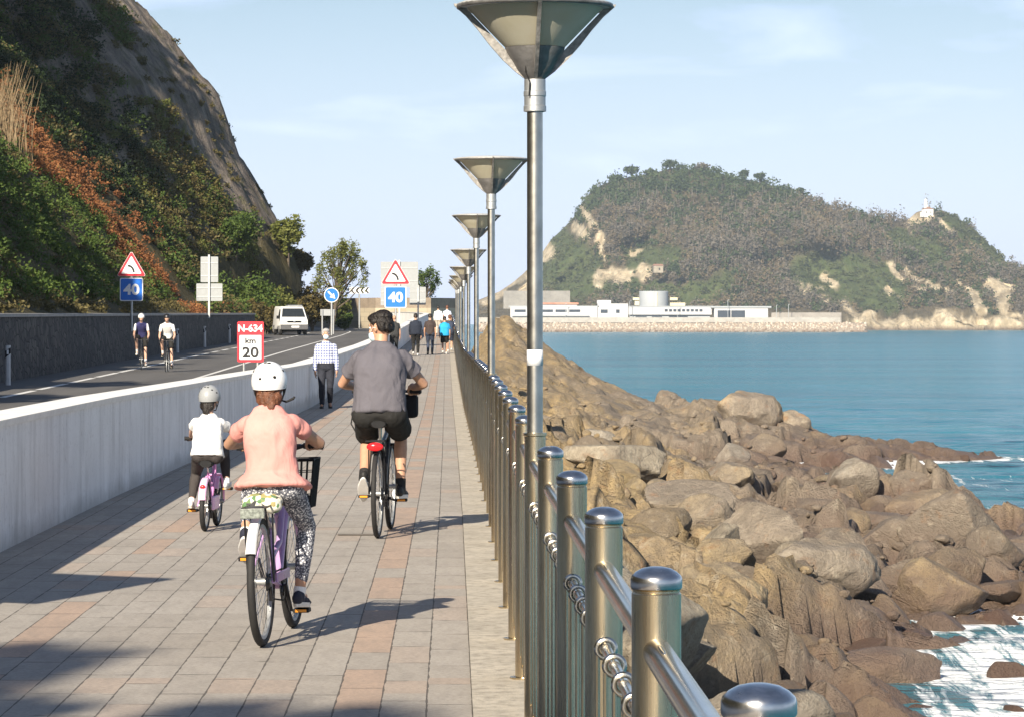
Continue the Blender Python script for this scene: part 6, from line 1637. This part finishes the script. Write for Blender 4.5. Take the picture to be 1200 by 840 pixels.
def person(name, label, loc, rot, J, o):
    """J: joints in the local frame. o: sizes, clothes"""
    r = root('person', loc, 0, label, 'person', o.get('group')); r.rotation_euler = rot
    s = o['s']; k = o.get('girth', 1.0)*s; vx = o.get('voxel', .009)
    sk = o.get('skin', M['skin']); hh = o['head_h']
    L, Rr = J['sh'][-1], J['sh'][1]
    right = (V(Rr)-V(L)).normalized(); pel, nk = V(J['pelvis']), V(J['neck']); spu = (nk-pel).normalized()
    fwd = V((0, 0, 1)).cross(right) if abs(spu.z) < .2 else spu.cross(right)
    def fr(up): f = up.cross(right).normalized(); return Matrix((right, f, right.cross(f))).transposed()
    sp = lambda t: pel.lerp(nk, t)+(-fr(spu).col[1]*.035*s*math.sin(PI*t)*o.get('hunch', 1.0))
    RT = fr(spu)
    hipw = (V(J['hip'][1])-V(J['hip'][-1])).length/2; shw = (V(Rr)-V(L)).length/2
    hx, wxx, cx_, dep = o.get('torso', (.165, .145, .165, .105))
    hc, HR = V(J['head']), J['headR']
    # --- body (one surface)
    mb = MB()
    mb.loft([ring(sp(-.13), RT, hx*.62*k, dep*.75*k), ring(sp(-.04), RT, hx*.98*k, dep*1.05*k), ring(sp(.12), RT, hx*k, dep*1.05*k), ring(sp(.36), RT, wxx*k, dep*.9*k), ring(sp(.62), RT, cx_*k, dep*k), ring(sp(.80), RT, shw*.92, dep*.86*k), ring(sp(.90), RT, shw*.55, dep*.6*k), ring(sp(1.0), RT, .055*k, .055*k)])
    mb.capsule(nk-spu*.03*s, hc-HR.col[2]*hh*.18, .055*k, .052*k)
    head_prims(mb, hc, HR, hh)
    for q in (-1, 1):
        S, E, W = V(J['sh'][q]), V(J['el'][q]), V(J['wr'][q])
        mb.ell(S, (.044*k, .044*k, .044*k)); mb.capsule(S, S.lerp(E, .5), .041*k, .040*k); mb.capsule(S.lerp(E, .4), E, .045*k, .036*k); mb.capsule(E, E.lerp(W, .35), .037*k, .039*k); mb.capsule(E.lerp(W, .3), W, .039*k, .025*k)
        h = J['hand'][q]
        if h[0] == 'grip': hand_grip(mb, W, h[1], h[2], q, s*o.get('hand', 1.0))
        else: hand_rest(mb, W, (W-E), h[1], s*o.get('hand', 1.0))
        H, K, A = V(J['hip'][q]), V(J['kn'][q]), V(J['an'][q])
        mb.capsule(H, H.lerp(K, .5), .084*k, .07*k); mb.capsule(H.lerp(K, .45), K, .071*k, .05*k); mb.ell(K, (.052*k,)*3)
        back = -fr((K-A).normalized()).col[1]
        mb.capsule(K, K.lerp(A, .32)+back*.012*k, .048*k, .053*k); mb.capsule(K.lerp(A, .3)+back*.012*k, A, .053*k, .034*k)
        f = (V(J['toe'][q])-A); mb.capsule(A, A+f*.6-V((0, 0, .02*s)), .034*k, .03*k)
    body = remesh(mb, 'body', sk, r, o.get('bodyvox', vx*.8), 2)
    face(r, hc, HR, hh)
    # --- shirt
    c = o['shirt']; g = c.get('loose', .02)*s; hem = c.get('hem', -.05); slv = c.get('sleeve', .55)
    mb = MB(); hf = c.get('flare', 1.06)
    mb.loft([ring(sp(hem), RT, (hx*k+g)*hf, (dep*1.05*k+g)*hf*1.05), ring(sp(hem+.02), RT, (hx*k+g)*hf, (dep*1.05*k+g)*hf*1.05), ring(sp(.14), RT, hx*k+g, dep*1.08*k+g), ring(sp(.36), RT, wxx*k+g*1.25, dep*.98*k+g*1.1), ring(sp(.62), RT, cx_*k+g, dep*1.05*k+g), ring(sp(.80), RT, shw*.98+g*.4, dep*.92*k+g*.6), ring(sp(.885), RT, shw*.80, dep*.76*k+g*.4), ring(sp(.945), RT, shw*.52+.02*k, dep*.62*k+g*.3), ring(sp(.985), RT, .085*k, .075*k+g*.2), ring(sp(1.02), RT, .066*k, .066*k)])
    for q in (-1, 1):
        S, E, W = V(J['sh'][q]), V(J['el'][q]), V(J['wr'][q])
        mb.ell(S+right*q*-.012*s, (.054*k+g*.32,)*3)
        if slv == 'long':
            mb.capsule(S, E, .057*k+g*.4, .045*k+g*.35); mb.capsule(E, E.lerp(W, .5), .045*k+g*.35, .041*k+g*.3); e2 = E.lerp(W, .95); t = (W-E).normalized(); mb.tube([E.lerp(W, .4), e2], [.042*k+g*.3, .033*k+g*.25], 16)
        else:
            mb.tube([S+(S-E)*.02, S.lerp(E, slv*.5), S.lerp(E, slv)], [.047*k+g*.25, .047*k+g*.4, .046*k+g*.75], 18)
    st = remesh(mb, c.get('name', 't_shirt'), c['mat'], r, vx, c.get('smooth', 5), (c.get('wr', .006)*1.7*s, (7/s, 7/s, 4.5/s), o.get('seed', 3)))
    # --- legs
    c = o['legs']; g = c.get('loose', .015)*s; kd = c['kind']; mb = MB()
    mb.loft([ring(sp(-.16), RT, hx*.7*k, dep*.9*k), ring(sp(-.06), RT, hx*1.0*k+g, dep*1.1*k+g), ring(sp(.08), RT, hx*k+g*.7, dep*1.06*k+g*.6), ring(sp(c.get('waist', .2)), RT, hx*.95*k+g*.4, dep*1.0*k+g*.4)])
    for q in (-1, 1):
        H, K, A = V(J['hip'][q]), V(J['kn'][q]), V(J['an'][q]); back = -fr((K-A).normalized()).col[1]
        mb.ell(H-fr(spu).col[1]*.02*s, (.095*k+g, .105*k+g, .095*k+g))
        if kd == 'shorts':
            mb.tube([H-(K-H)*.05, H.lerp(K, .5), H.lerp(K, .86)], [.086*k+g*.8, .080*k+g*.9, .072*k+g*1.15], 22)
        else:
            mb.capsule(H, H.lerp(K, .5), .088*k+g, .075*k+g); mb.capsule(H.lerp(K, .45), K, .076*k+g, .055*k+g)
            mb.capsule(K, K.lerp(A, .35)+back*.010*k, .054*k+g, .057*k+g*.8); mb.capsule(K.lerp(A, .32)+back*.010*k, A.lerp(K, c.get('cuff', .10)+.06), .057*k+g*.8, .040*k+g*.8)
    tr = remesh(mb, {'shorts': 'shorts', 'leggings': 'leggings'}.get(kd, 'trousers'), c['mat'], r, vx, 4, (c.get('wr', .005)*s, (8/s, 8/s, 6/s), o.get('seed', 3)+9))
    if c.get('belt'):
        mb = MB(); mb.loft([ring(sp(.13), RT, hx*k+.016*s, dep*1.08*k+.016*s), ring(sp(.19), RT, hx*.98*k+.016*s, dep*1.06*k+.016*s)]); mb.build('belt', M['black_plastic'], r, smooth=.6)
    # --- shoes and socks
    for q in (-1, 1):
        A, T = V(J['an'][q]), V(J['toe'][q])
        if c.get('sock'):
            K = V(J['kn'][q]); mb = MB(); mb.tube([A-(K-A)*.06, A.lerp(K, c['sock'])], [.040*k, .042*k], 16); mb.build('sock', c.get('sockmat', M['sign_white']), r, smooth=.6)
        shoe(r, A, T, J['fup'][q], s*o.get('foot', 1.0), o['shoe'], o.get('solemat', M['sole']))
    # --- hair, helmet, mask
    E = lambda mb, p, rad: mb.ell(hc+HR @ (V(p)*hh), tuple(q*hh for q in rad), HR)
    hs = o.get('hair')
    if hs:
        mb = MB()
        if hs[0] == 'short':
            E(mb, (0, -.06, .14), (.337, .375, .325)); E(mb, (0, .10, .34), (.30, .28, .17)); E(mb, (0, -.29, 0), (.22, .12, .19)); E(mb, (0, .26, .36), (.24, .14, .10)); E(mb, (0, -.1, .36), (.30, .33, .20))
            for q in (-1, 1): E(mb, (q*.285, .06, .21), (.055, .11, .12)); E(mb, (q*.25, -.22, .05), (.07, .11, .2))
        elif hs[0] == 'tail':
            E(mb, (0, -.20, .02), (.34, .28, .36)); E(mb, (0, -.32, -.30), (.20, .14, .22)); E(mb, (.03, -.36, -.5), (.13, .10, .20)); E(mb, (-.14, -.25, -.28), (.16, .14, .2)); E(mb, (.16, -.25, -.28), (.16, .14, .2))
        elif hs[0] == 'bun':
            E(mb, (0, -.10, .12), (.36, .40, .38)); E(mb, (0, -.42, .10), (.17, .15, .17)); E(mb, (0, -.25, -.12), (.26, .2, .2))
        elif hs[0] == 'rim':
            E(mb, (0, -.20, -.02), (.355, .27, .22))
            for q in (-1, 1): E(mb, (q*.31, -.05, .0), (.05, .16, .13))
        elif hs[0] == 'hood':
            E(mb, (0, -.04, .12), (.37, .42, .40))
        remesh(mb, 'hair' if hs[0] != 'hood' else 'cap', hs[1], r, max(.006, vx*.7), 1, (.011*s, (48, 48, 22), 8))
    if o.get('helmet'):
        hm = o['helmet']; up, f = HR.col[2], HR.col[1]; w = hm.get('w', 1.0)
        mb = MB(); rings = []
        for kk in range(15):
            a = PI*.5-PI*.62*kk/14; cr = max(math.cos(a), .012); zz = math.sin(a)
            drop = 0
            rings.append([hc+HR @ (V((.455*w*cr*math.cos(t), -.03+.53*w*cr*math.sin(t), .13+.50*w*zz-(.06*max(0, -math.sin(t))*(kk/14)**2 if True else 0)))*hh) for t in [2*PI*i/32 for i in range(32)]])
        a_in = [hc+HR @ (V((.40*w*.93*math.cos(t), -.03+.46*w*.93*math.sin(t), .13+.50*w*math.sin(PI*.5-PI*.62)+.03))*hh) for t in [2*PI*i/32 for i in range(32)]]
        rings.append(a_in); mb.loft(rings)
        he = mb.build('helmet', hm['mat'], r, smooth=1.0)
        for (az, el, sx_, sz_) in hm.get('vents', []):
            a, e = math.radians(az), math.radians(el); dirv = V((math.sin(a)*math.cos(e)*.455*w, -.03-math.cos(a)*math.cos(e)*.53*w, .13+.50*w*math.sin(e)))
            nrm = (HR @ V((math.sin(a)*math.cos(e)/.455, -math.cos(a)*math.cos(e)/.53, math.sin(e)/.50))).normalized()
            tx = nrm.cross(up).normalized(); ty = tx.cross(nrm); mb = MB(); mb.ell(hc+HR @ (dirv*hh), (sx_*hh, sz_*hh, .012*hh), Matrix((tx, ty, nrm)).transposed(), 14, 6); mb.build('vent', M['black_plastic'], he, smooth=True)
        for q in (-1, 1):
            mb = MB(); P = [V((q*.41, .06, -.02)), V((q*.355, .10, -.2)), V((q*.22, .18, -.45)), V((0, .22, -.50))]; P2 = [V((q*.38, -.25, -.02)), V((q*.36, -.02, -.2)), V((q*.30, .10, -.34))]
            for pp in (P, P2): mb.tube([hc+HR @ (p*hh) for p in pp], .022*hh, 6)
            mb.build('strap', M['black_rubber'], he, smooth=True)
        if hm.get('tail'):
            mb = MB(); mb.tube([hc+HR @ (V(p)*hh) for p in ((.30, .1, -.36), (.42, -.02, -.40), (.60, -.08, -.33), (.64, -.1, -.28))], [.02*hh, .03*hh, .035*hh, .03*hh], 6); mb.build('strap_end', M['black_rubber'], he, smooth=True)
    if o.get('mask'):
        mb = MB(); E(mb, (0, .285, -.22), (.27, .20, .235)); E(mb, (0, .385, -.12), (.13, .09, .13)); mk = remesh(mb, 'face_mask', M['mask'], r, max(.006, vx*.7), 2)
        mb = MB()
        for q in (-1, 1): mb.tube([hc+HR @ (V(p)*hh) for p in ((q*.22, .34, -.14), (q*.37, .05, .02), (q*.385, -.09, .0))], .010*hh, 5)
        mb.build('ear_loop', M['sign_white'], mk)
    return r
def rider(label, g, s, H, lean, head_yaw, head_pitch, o, shw=.115, foot_pitch=None, hip_dz=.075, spine=.30, hunch=1.0, elbow_out=.8, foot_len=1.0, kneeout=.0, arm=1.0):
    R = g['root']; sad = g['sad']; pel = sad+V((o.get('pelx', 0), -.0, hip_dz*s)); up = V((0, math.sin(lean), math.cos(lean)))
    neck = pel+up*spine*H+V((-.5*o.get('pelx', 0), 0, 0)); J = {'pelvis': pel+V((0, -.01, 0)), 'neck': neck}
    J['sh'] = {q: neck-up*.062*H+V((q*shw*H, .0, 0)) for q in (-1, 1)}
    yaw = Matrix.Rotation(head_yaw, 3, 'Z'); f = yaw @ V((0, math.cos(head_pitch), math.sin(head_pitch))); J['headR'] = frame_of(f, (0, 0, 1))
    hh = o['head_h']; J['head'] = neck+V((0, .035*s, 0))+up*(.02+o.get('neckl', 0))*H+V((0, 0, hh*.52))
    J['el'] = {}; J['wr'] = {}; J['hand'] = {}; J['hip'] = {}; J['kn'] = {}; J['an'] = {}; J['toe'] = {}; J['fup'] = {}
    for q in (-1, 1):
        gp_, ax = g['grip'][q]; w = gp_+V((q*.0, -.065*s, .030*s)); J['wr'][q] = w
        J['el'][q] = ik(J['sh'][q], w, .172*H*arm, .150*H*arm, V((q*elbow_out, -.35, -1.0))); J['hand'][q] = ('grip', gp_, ax)
        h = pel+V((q*.058*H, .0, -.01*s)); J['hip'][q] = h
        pd = g['pedal'][q]; fp = (foot_pitch or {}).get(q, 0); fd = V((q*.08, math.cos(fp), math.sin(fp))).normalized()
        fu = V((0, -math.sin(fp), math.cos(fp)))
        ball = pd+fu*.010*s; an = ball-fd*.105*s*foot_len+fu*.078*s*foot_len
        J['an'][q] = an; J['toe'][q] = an+fd*.17*s*foot_len; J['fup'][q] = fu
        J['kn'][q] = ik(h, an, .245*H, .245*H, V((q*(.12+kneeout), 1, .2)))
    o = dict(o); o['hunch'] = hunch; o['s'] = s
    return person('person', label, R.location.copy(), R.rotation_euler.copy(), J, o)

# ---------------------------------------------------------------- cloth
def m_leopard():
    n = NT('grey and white patterned leggings'); co = n.coord()
    a = n.voro(co, 88, 'F1', 'Distance'); b = n.voro(co, 170, 'F1', 'Distance')
    f = n.math('MAXIMUM', n.ramp(a, [(.36, 1.0), (.46, 0.0)]), n.math('MULTIPLY', n.ramp(b, [(.22, 1.0), (.34, 0.0)]), .7))
    n.set(n.mix(f, (.085, .09, .115), (.62, .62, .64)), .85, 0, .15); return n.m
def m_check():
    n = NT('blue and white checked shirt'); co = n.coord(); s = n.sep(co)
    def lines(c, per, w): f = n.math('FRACT', n.math('DIVIDE', n.math('ADD', c, 10.0), per)); return n.math('LESS_THAN', n.math('ABSOLUTE', n.math('SUBTRACT', f, .5)), w)
    a = n.math('MULTIPLY', lines(s[0], .055, .23), .75); b = n.math('MULTIPLY', lines(s[2], .055, .23), .75)
    f = n.math('ADD', a, b, clamp=True); n.set(n.mix(f, (.78, .79, .82), (.11, .14, .30)), .85, 0, .15); return n.m
def m_jersey():
    n = NT('dark blue jersey with white sleeves'); s = n.sep(n.coord())
    f = n.math('GREATER_THAN', n.math('ABSOLUTE', s[0]), .165); n.set(n.mix(f, (.045, .045, .13), (.75, .75, .76)), .7, 0, .2); return n.m
C_ = {'pink': cloth('salmon pink cotton', (.67, .30, .265)), 'white': cloth('white cotton', (.80, .79, .77), .03), 'grey': cloth('grey cotton', (.122, .115, .132)),
      'black': cloth('black shorts cloth', (.026, .025, .024), .15), 'char': cloth('dark grey trousers', (.060, .052, .050), .12), 'navy': cloth('navy cloth', (.025, .030, .045)), 'jean': cloth('dark blue denim', (.045, .055, .085), .2),
      'brown': cloth('dark brown cloth', (.060, .045, .042)), 'blue': cloth('bright blue cloth', (.03, .33, .62)), 'dk': cloth('charcoal cloth', (.045, .045, .045)), 'darkjean': cloth('black denim', (.030, .032, .042), .25), 'cyc': m_jersey()}
navyshoe = simple('navy canvas shoe', (.022, .025, .045), .8); blackshoe = simple('black shoe', (.02, .02, .02), .6); whiteshoe = simple('white shoe', (.72, .71, .68), .6); whitesole = simple('white sole', (.72, .70, .66), .6)
hel_w = simple('white helmet shell', (.80, .79, .77), .28, var=.02); hel_g = simple('grey helmet shell', (.30, .31, .315), .35, var=.03)

rider('girl in a pink T-shirt, white helmet and patterned leggings riding away on the nearest bicycle', g1, .84, 1.46, math.radians(9), math.radians(4), math.radians(-3),
      dict(head_h=.208, pelx=.045, neckl=-.02, girth=.95, skin=M['skin'], voxel=.0075, torso=(.158, .138, .150, .100), seed=4, hand=.95,
           shirt=dict(mat=C_['pink'], hem=-.02, sleeve=.46, loose=.016, flare=1.42, wr=.007), legs=dict(kind='leggings', mat=m_leopard(), loose=.004, cuff=.16, wr=.003, sock=.10),
           shoe=navyshoe, solemat=whitesole, hair=('tail', M['hair_brown']), helmet=dict(mat=hel_w, w=1.0, tail=True, vents=[(-24, 5, .04, .035), (24, 9, .045, .04), (8, 62, .05, .04), (-20, 66, .05, .04), (70, 30, .04, .04), (-70, 30, .04, .04)])),
      shw=.086, foot_pitch={1: math.radians(-6), -1: math.radians(-38)}, elbow_out=1.7, arm=1.04, kneeout=.12, spine=.285)
rider('small child in a white T-shirt and grey helmet riding away on the pink bicycle', g2, .62, 1.08, math.radians(9), math.radians(-22), math.radians(-2),
      dict(head_h=.185, neckl=.005, girth=1.02, skin=M['skin_fair'], voxel=.0075, torso=(.158, .146, .155, .108), seed=7, hand=.95,
           shirt=dict(mat=C_['white'], hem=-.03, sleeve=.50, loose=.03, flare=1.12, wr=.008), legs=dict(kind='trousers', mat=C_['char'], loose=.012, cuff=.14, sock=.10),
           shoe=whiteshoe, solemat=M['sole'], hair=('tail', M['hair_dark']), helmet=dict(mat=hel_g, w=1.02, vents=[(-40, 40, .05, .03), (-10, 52, .05, .03), (18, 50, .05, .03), (-55, 22, .05, .03), (-62, 6, .05, .03), (48, 34, .05, .03), (-50, -8, .05, .028), (75, 20, .05, .03), (0, 75, .05, .03)])),
      shw=.096, foot_pitch={1: math.radians(8), -1: math.radians(-5)}, elbow_out=2.8, hip_dz=.10, arm=1.0)
rider('masked man in a grey T-shirt and black shorts riding away, head turned left', g3, 1.0, 1.80, math.radians(8), math.radians(56), math.radians(-8),
      dict(head_h=.236, neckl=-.017, girth=1.0, skin=M['skin'], voxel=.009, torso=(.166, .156, .172, .110), seed=12,
           shirt=dict(mat=C_['grey'], hem=.0, sleeve=.54, loose=.03, flare=1.06, wr=.008), legs=dict(kind='shorts', mat=C_['black'], loose=.018, sock=.16, sockmat=M['black_rubber'], wr=.007, waist=.16),
           shoe=blackshoe, solemat=whitesole, hair=('short', M['hair_dark']), mask=True),
      shw=.098, foot_pitch={1: math.radians(-2), -1: math.radians(-42)}, elbow_out=1.5, arm=1.0, kneeout=-.08)
for g_, lab, sh, hm, sd in ((g4, 'road cyclist in dark blue jersey with white sleeves and white helmet riding toward the camera', C_['cyc'], hel_w, 31), (g5, 'road cyclist in white jersey and dark helmet riding toward the camera', C_['white'], M['dark_metal'], 32)):
    p_ = rider(lab, g_, .98, 1.74, math.radians(38), 0, math.radians(8),
          dict(head_h=.228, girth=.95, skin=M['skin_fair'], voxel=.013, bodyvox=.012, torso=(.165, .150, .175, .11), seed=sd,
               shirt=dict(mat=sh, hem=.0, sleeve=.62, loose=.006, flare=1.0, wr=.003, name='jersey'), legs=dict(kind='shorts', mat=C_['black'], loose=.002, sock=.3, wr=.001), shoe=whiteshoe if sd == 31 else blackshoe, hair=None,
               helmet=dict(mat=hm, w=.98, vents=[(180, 40, .03, .09), (160, 40, .03, .09), (-160, 40, .03, .09), (140, 35, .03, .09), (-140, 35, .03, .09)])), shw=.100, elbow_out=.25, arm=.96)
# ---------------------------------------------------------------- people on foot
def walker(label, px, d, H, rz, o, stride=.22, swing=.15, head_yaw=0, head_pitch=0, bend=0.0, phase=1, group=None, z=None, arms=None):
    x = (px-CX)/F*d; zz = float(path_z(d)) if z is None else z; s = H/1.75; o = dict(o); o['s'] = s; o.setdefault('head_h', .133*H); o['group'] = group
    leg = .49*H; hz = leg+.035*s; hz -= stride*stride*.22
    J = {'pelvis': V((0, 0, hz+.03*s)), 'neck': V((0, .02*s+bend, hz+.325*H))}
    J['sh'] = {q: J['neck']+V((q*o.get('shw', .100)*H, -.005, -.060*H)) for q in (-1, 1)}
    f = Matrix.Rotation(head_yaw, 3, 'Z') @ V((0, math.cos(head_pitch), math.sin(head_pitch))); J['headR'] = frame_of(f, (0, 0, 1)); J['head'] = J['neck']+V((0, .03*s, .02*H+o['head_h']*.52))
    for n_ in ('el', 'wr', 'hand', 'hip', 'kn', 'an', 'toe', 'fup'): J[n_] = {}
    for q in (-1, 1):
        a = -q*phase*swing; S = J['sh'][q]
        J['el'][q] = S+V((q*.035*H, math.sin(a)*.17*H, -.165*H*math.cos(a))); J['wr'][q] = J['el'][q]+V((q*.0*H, math.sin(a+.25)*.145*H, -.145*H*math.cos(a+.25))); J['hand'][q] = ('rest', V((-q, .2, 0)))
        h = V((q*.055*H, 0, hz)); J['hip'][q] = h; dy = q*phase*stride; lift = .05*s if dy < -.08 else .0
        an = V((q*.05*H, dy, .078*s+lift)); fp = math.radians(-28) if lift else 0.0
        J['an'][q] = an; J['toe'][q] = an+V((q*.02, math.cos(fp)*.17*s, math.sin(fp)*.17*s)); J['fup'][q] = V((0, -math.sin(fp), math.cos(fp))); J['kn'][q] = ik(h, an, .245*H, .245*H, V((0, 1, 0)))
    return person('person', label, V((x, d, zz)), (0, 0, rz), J, o)
walker('older white-haired man in a checked shirt, dark jeans and face mask walking toward the camera', 382, 65.8, 1.66, PI+.06,
       dict(girth=.98, skin=M['skin'], voxel=.012, torso=(.172, .172, .178, .12), seed=21, shirt=dict(mat=m_check(), hem=.14, sleeve='long', loose=.016, flare=1.0, wr=.005, name='checked_shirt'), legs=dict(kind='trousers', mat=C_['darkjean'], loose=.016, cuff=.03, belt=True), shoe=blackshoe, solemat=blackshoe, hair=('short', M['hair_grey']), mask=True), stride=.09, swing=.06)
far = dict(girth=1.0, skin=M['skin'], voxel=.016, bodyvox=.014)
WG = None
walker('bald stocky man in a dark grey T-shirt partly hidden by the man on the bicycle', 462, 128, 1.70, 0.05, dict(far, torso=(.19, .185, .19, .135), seed=41, shirt=dict(mat=C_['dk'], hem=-.06, loose=.02, sleeve=.6, flare=1.03), legs=dict(kind='trousers', mat=C_['dk'], loose=.016, cuff=.03), shoe=blackshoe, solemat=blackshoe, hair=None), stride=.12)
walker('walker in a loose navy sweatshirt and black trousers with white shoes', 487, 131, 1.74, -.03, dict(far, torso=(.19, .19, .195, .13), seed=42, shirt=dict(mat=C_['navy'], hem=-.09, sleeve='long', loose=.04, flare=1.0, name='sweatshirt'), legs=dict(kind='trousers', mat=C_['black'], loose=.014, cuff=.05), shoe=whiteshoe, solemat=whitesole, hair=('short', M['hair_dark'])), stride=.16)
walker('walker in a dark brown T-shirt and blue jeans', 504, 133, 1.72, 0.0, dict(far, seed=43, shirt=dict(mat=C_['brown'], hem=-.12, loose=.025, sleeve=.65, flare=1.05), legs=dict(kind='trousers', mat=C_['jean'], loose=.014, cuff=.03), shoe=blackshoe, solemat=blackshoe, hair=('short', M['hair_dark'])), stride=.10)
walker('walker in a bright blue T-shirt and black shorts', 521, 134, 1.60, .04, dict(far, torso=(.185, .175, .185, .125), seed=44, shirt=dict(mat=C_['blue'], hem=-.14, loose=.03, sleeve=.7, flare=1.06), legs=dict(kind='shorts', mat=C_['black'], loose=.02), shoe=whiteshoe, solemat=whitesole, hair=('short', M['hair_dark'])), stride=.14)
walker('walker in dark shorts half hidden right beside the one in bright blue', 527, 139, 1.62, .02, dict(far, seed=45, shirt=dict(mat=C_['jean'], hem=-.14, loose=.02, sleeve=.6), legs=dict(kind='shorts', mat=C_['navy'], loose=.02), shoe=whiteshoe, solemat=whitesole, hair=('short', M['hair_brown'])), stride=.14, phase=-1)
walker('distant walker in a white shirt and cream trousers, left of the farthest pair', 513.5, 187, 1.70, 0, dict(far, voxel=.02, bodyvox=.018, seed=46, shirt=dict(mat=C_['white'], hem=-.1, sleeve='long', loose=.02), legs=dict(kind='trousers', mat=cloth('cream trousers', (.55, .50, .42)), loose=.016, cuff=.03), shoe=whiteshoe, hair=('short', M['hair_dark'])), stride=.1)
walker('distant walker in a pale blue shirt, right of the farthest pair by the lamps', 524, 185, 1.74, 0, dict(far, voxel=.02, bodyvox=.018, seed=47, shirt=dict(mat=cloth('pale blue shirt', (.58, .64, .78)), hem=-.1, sleeve=.6, loose=.02), legs=dict(kind='shorts', mat=cloth('tan shorts', (.35, .26, .17)), loose=.02), shoe=whiteshoe, hair=('short', M['hair_brown'])), stride=.12)
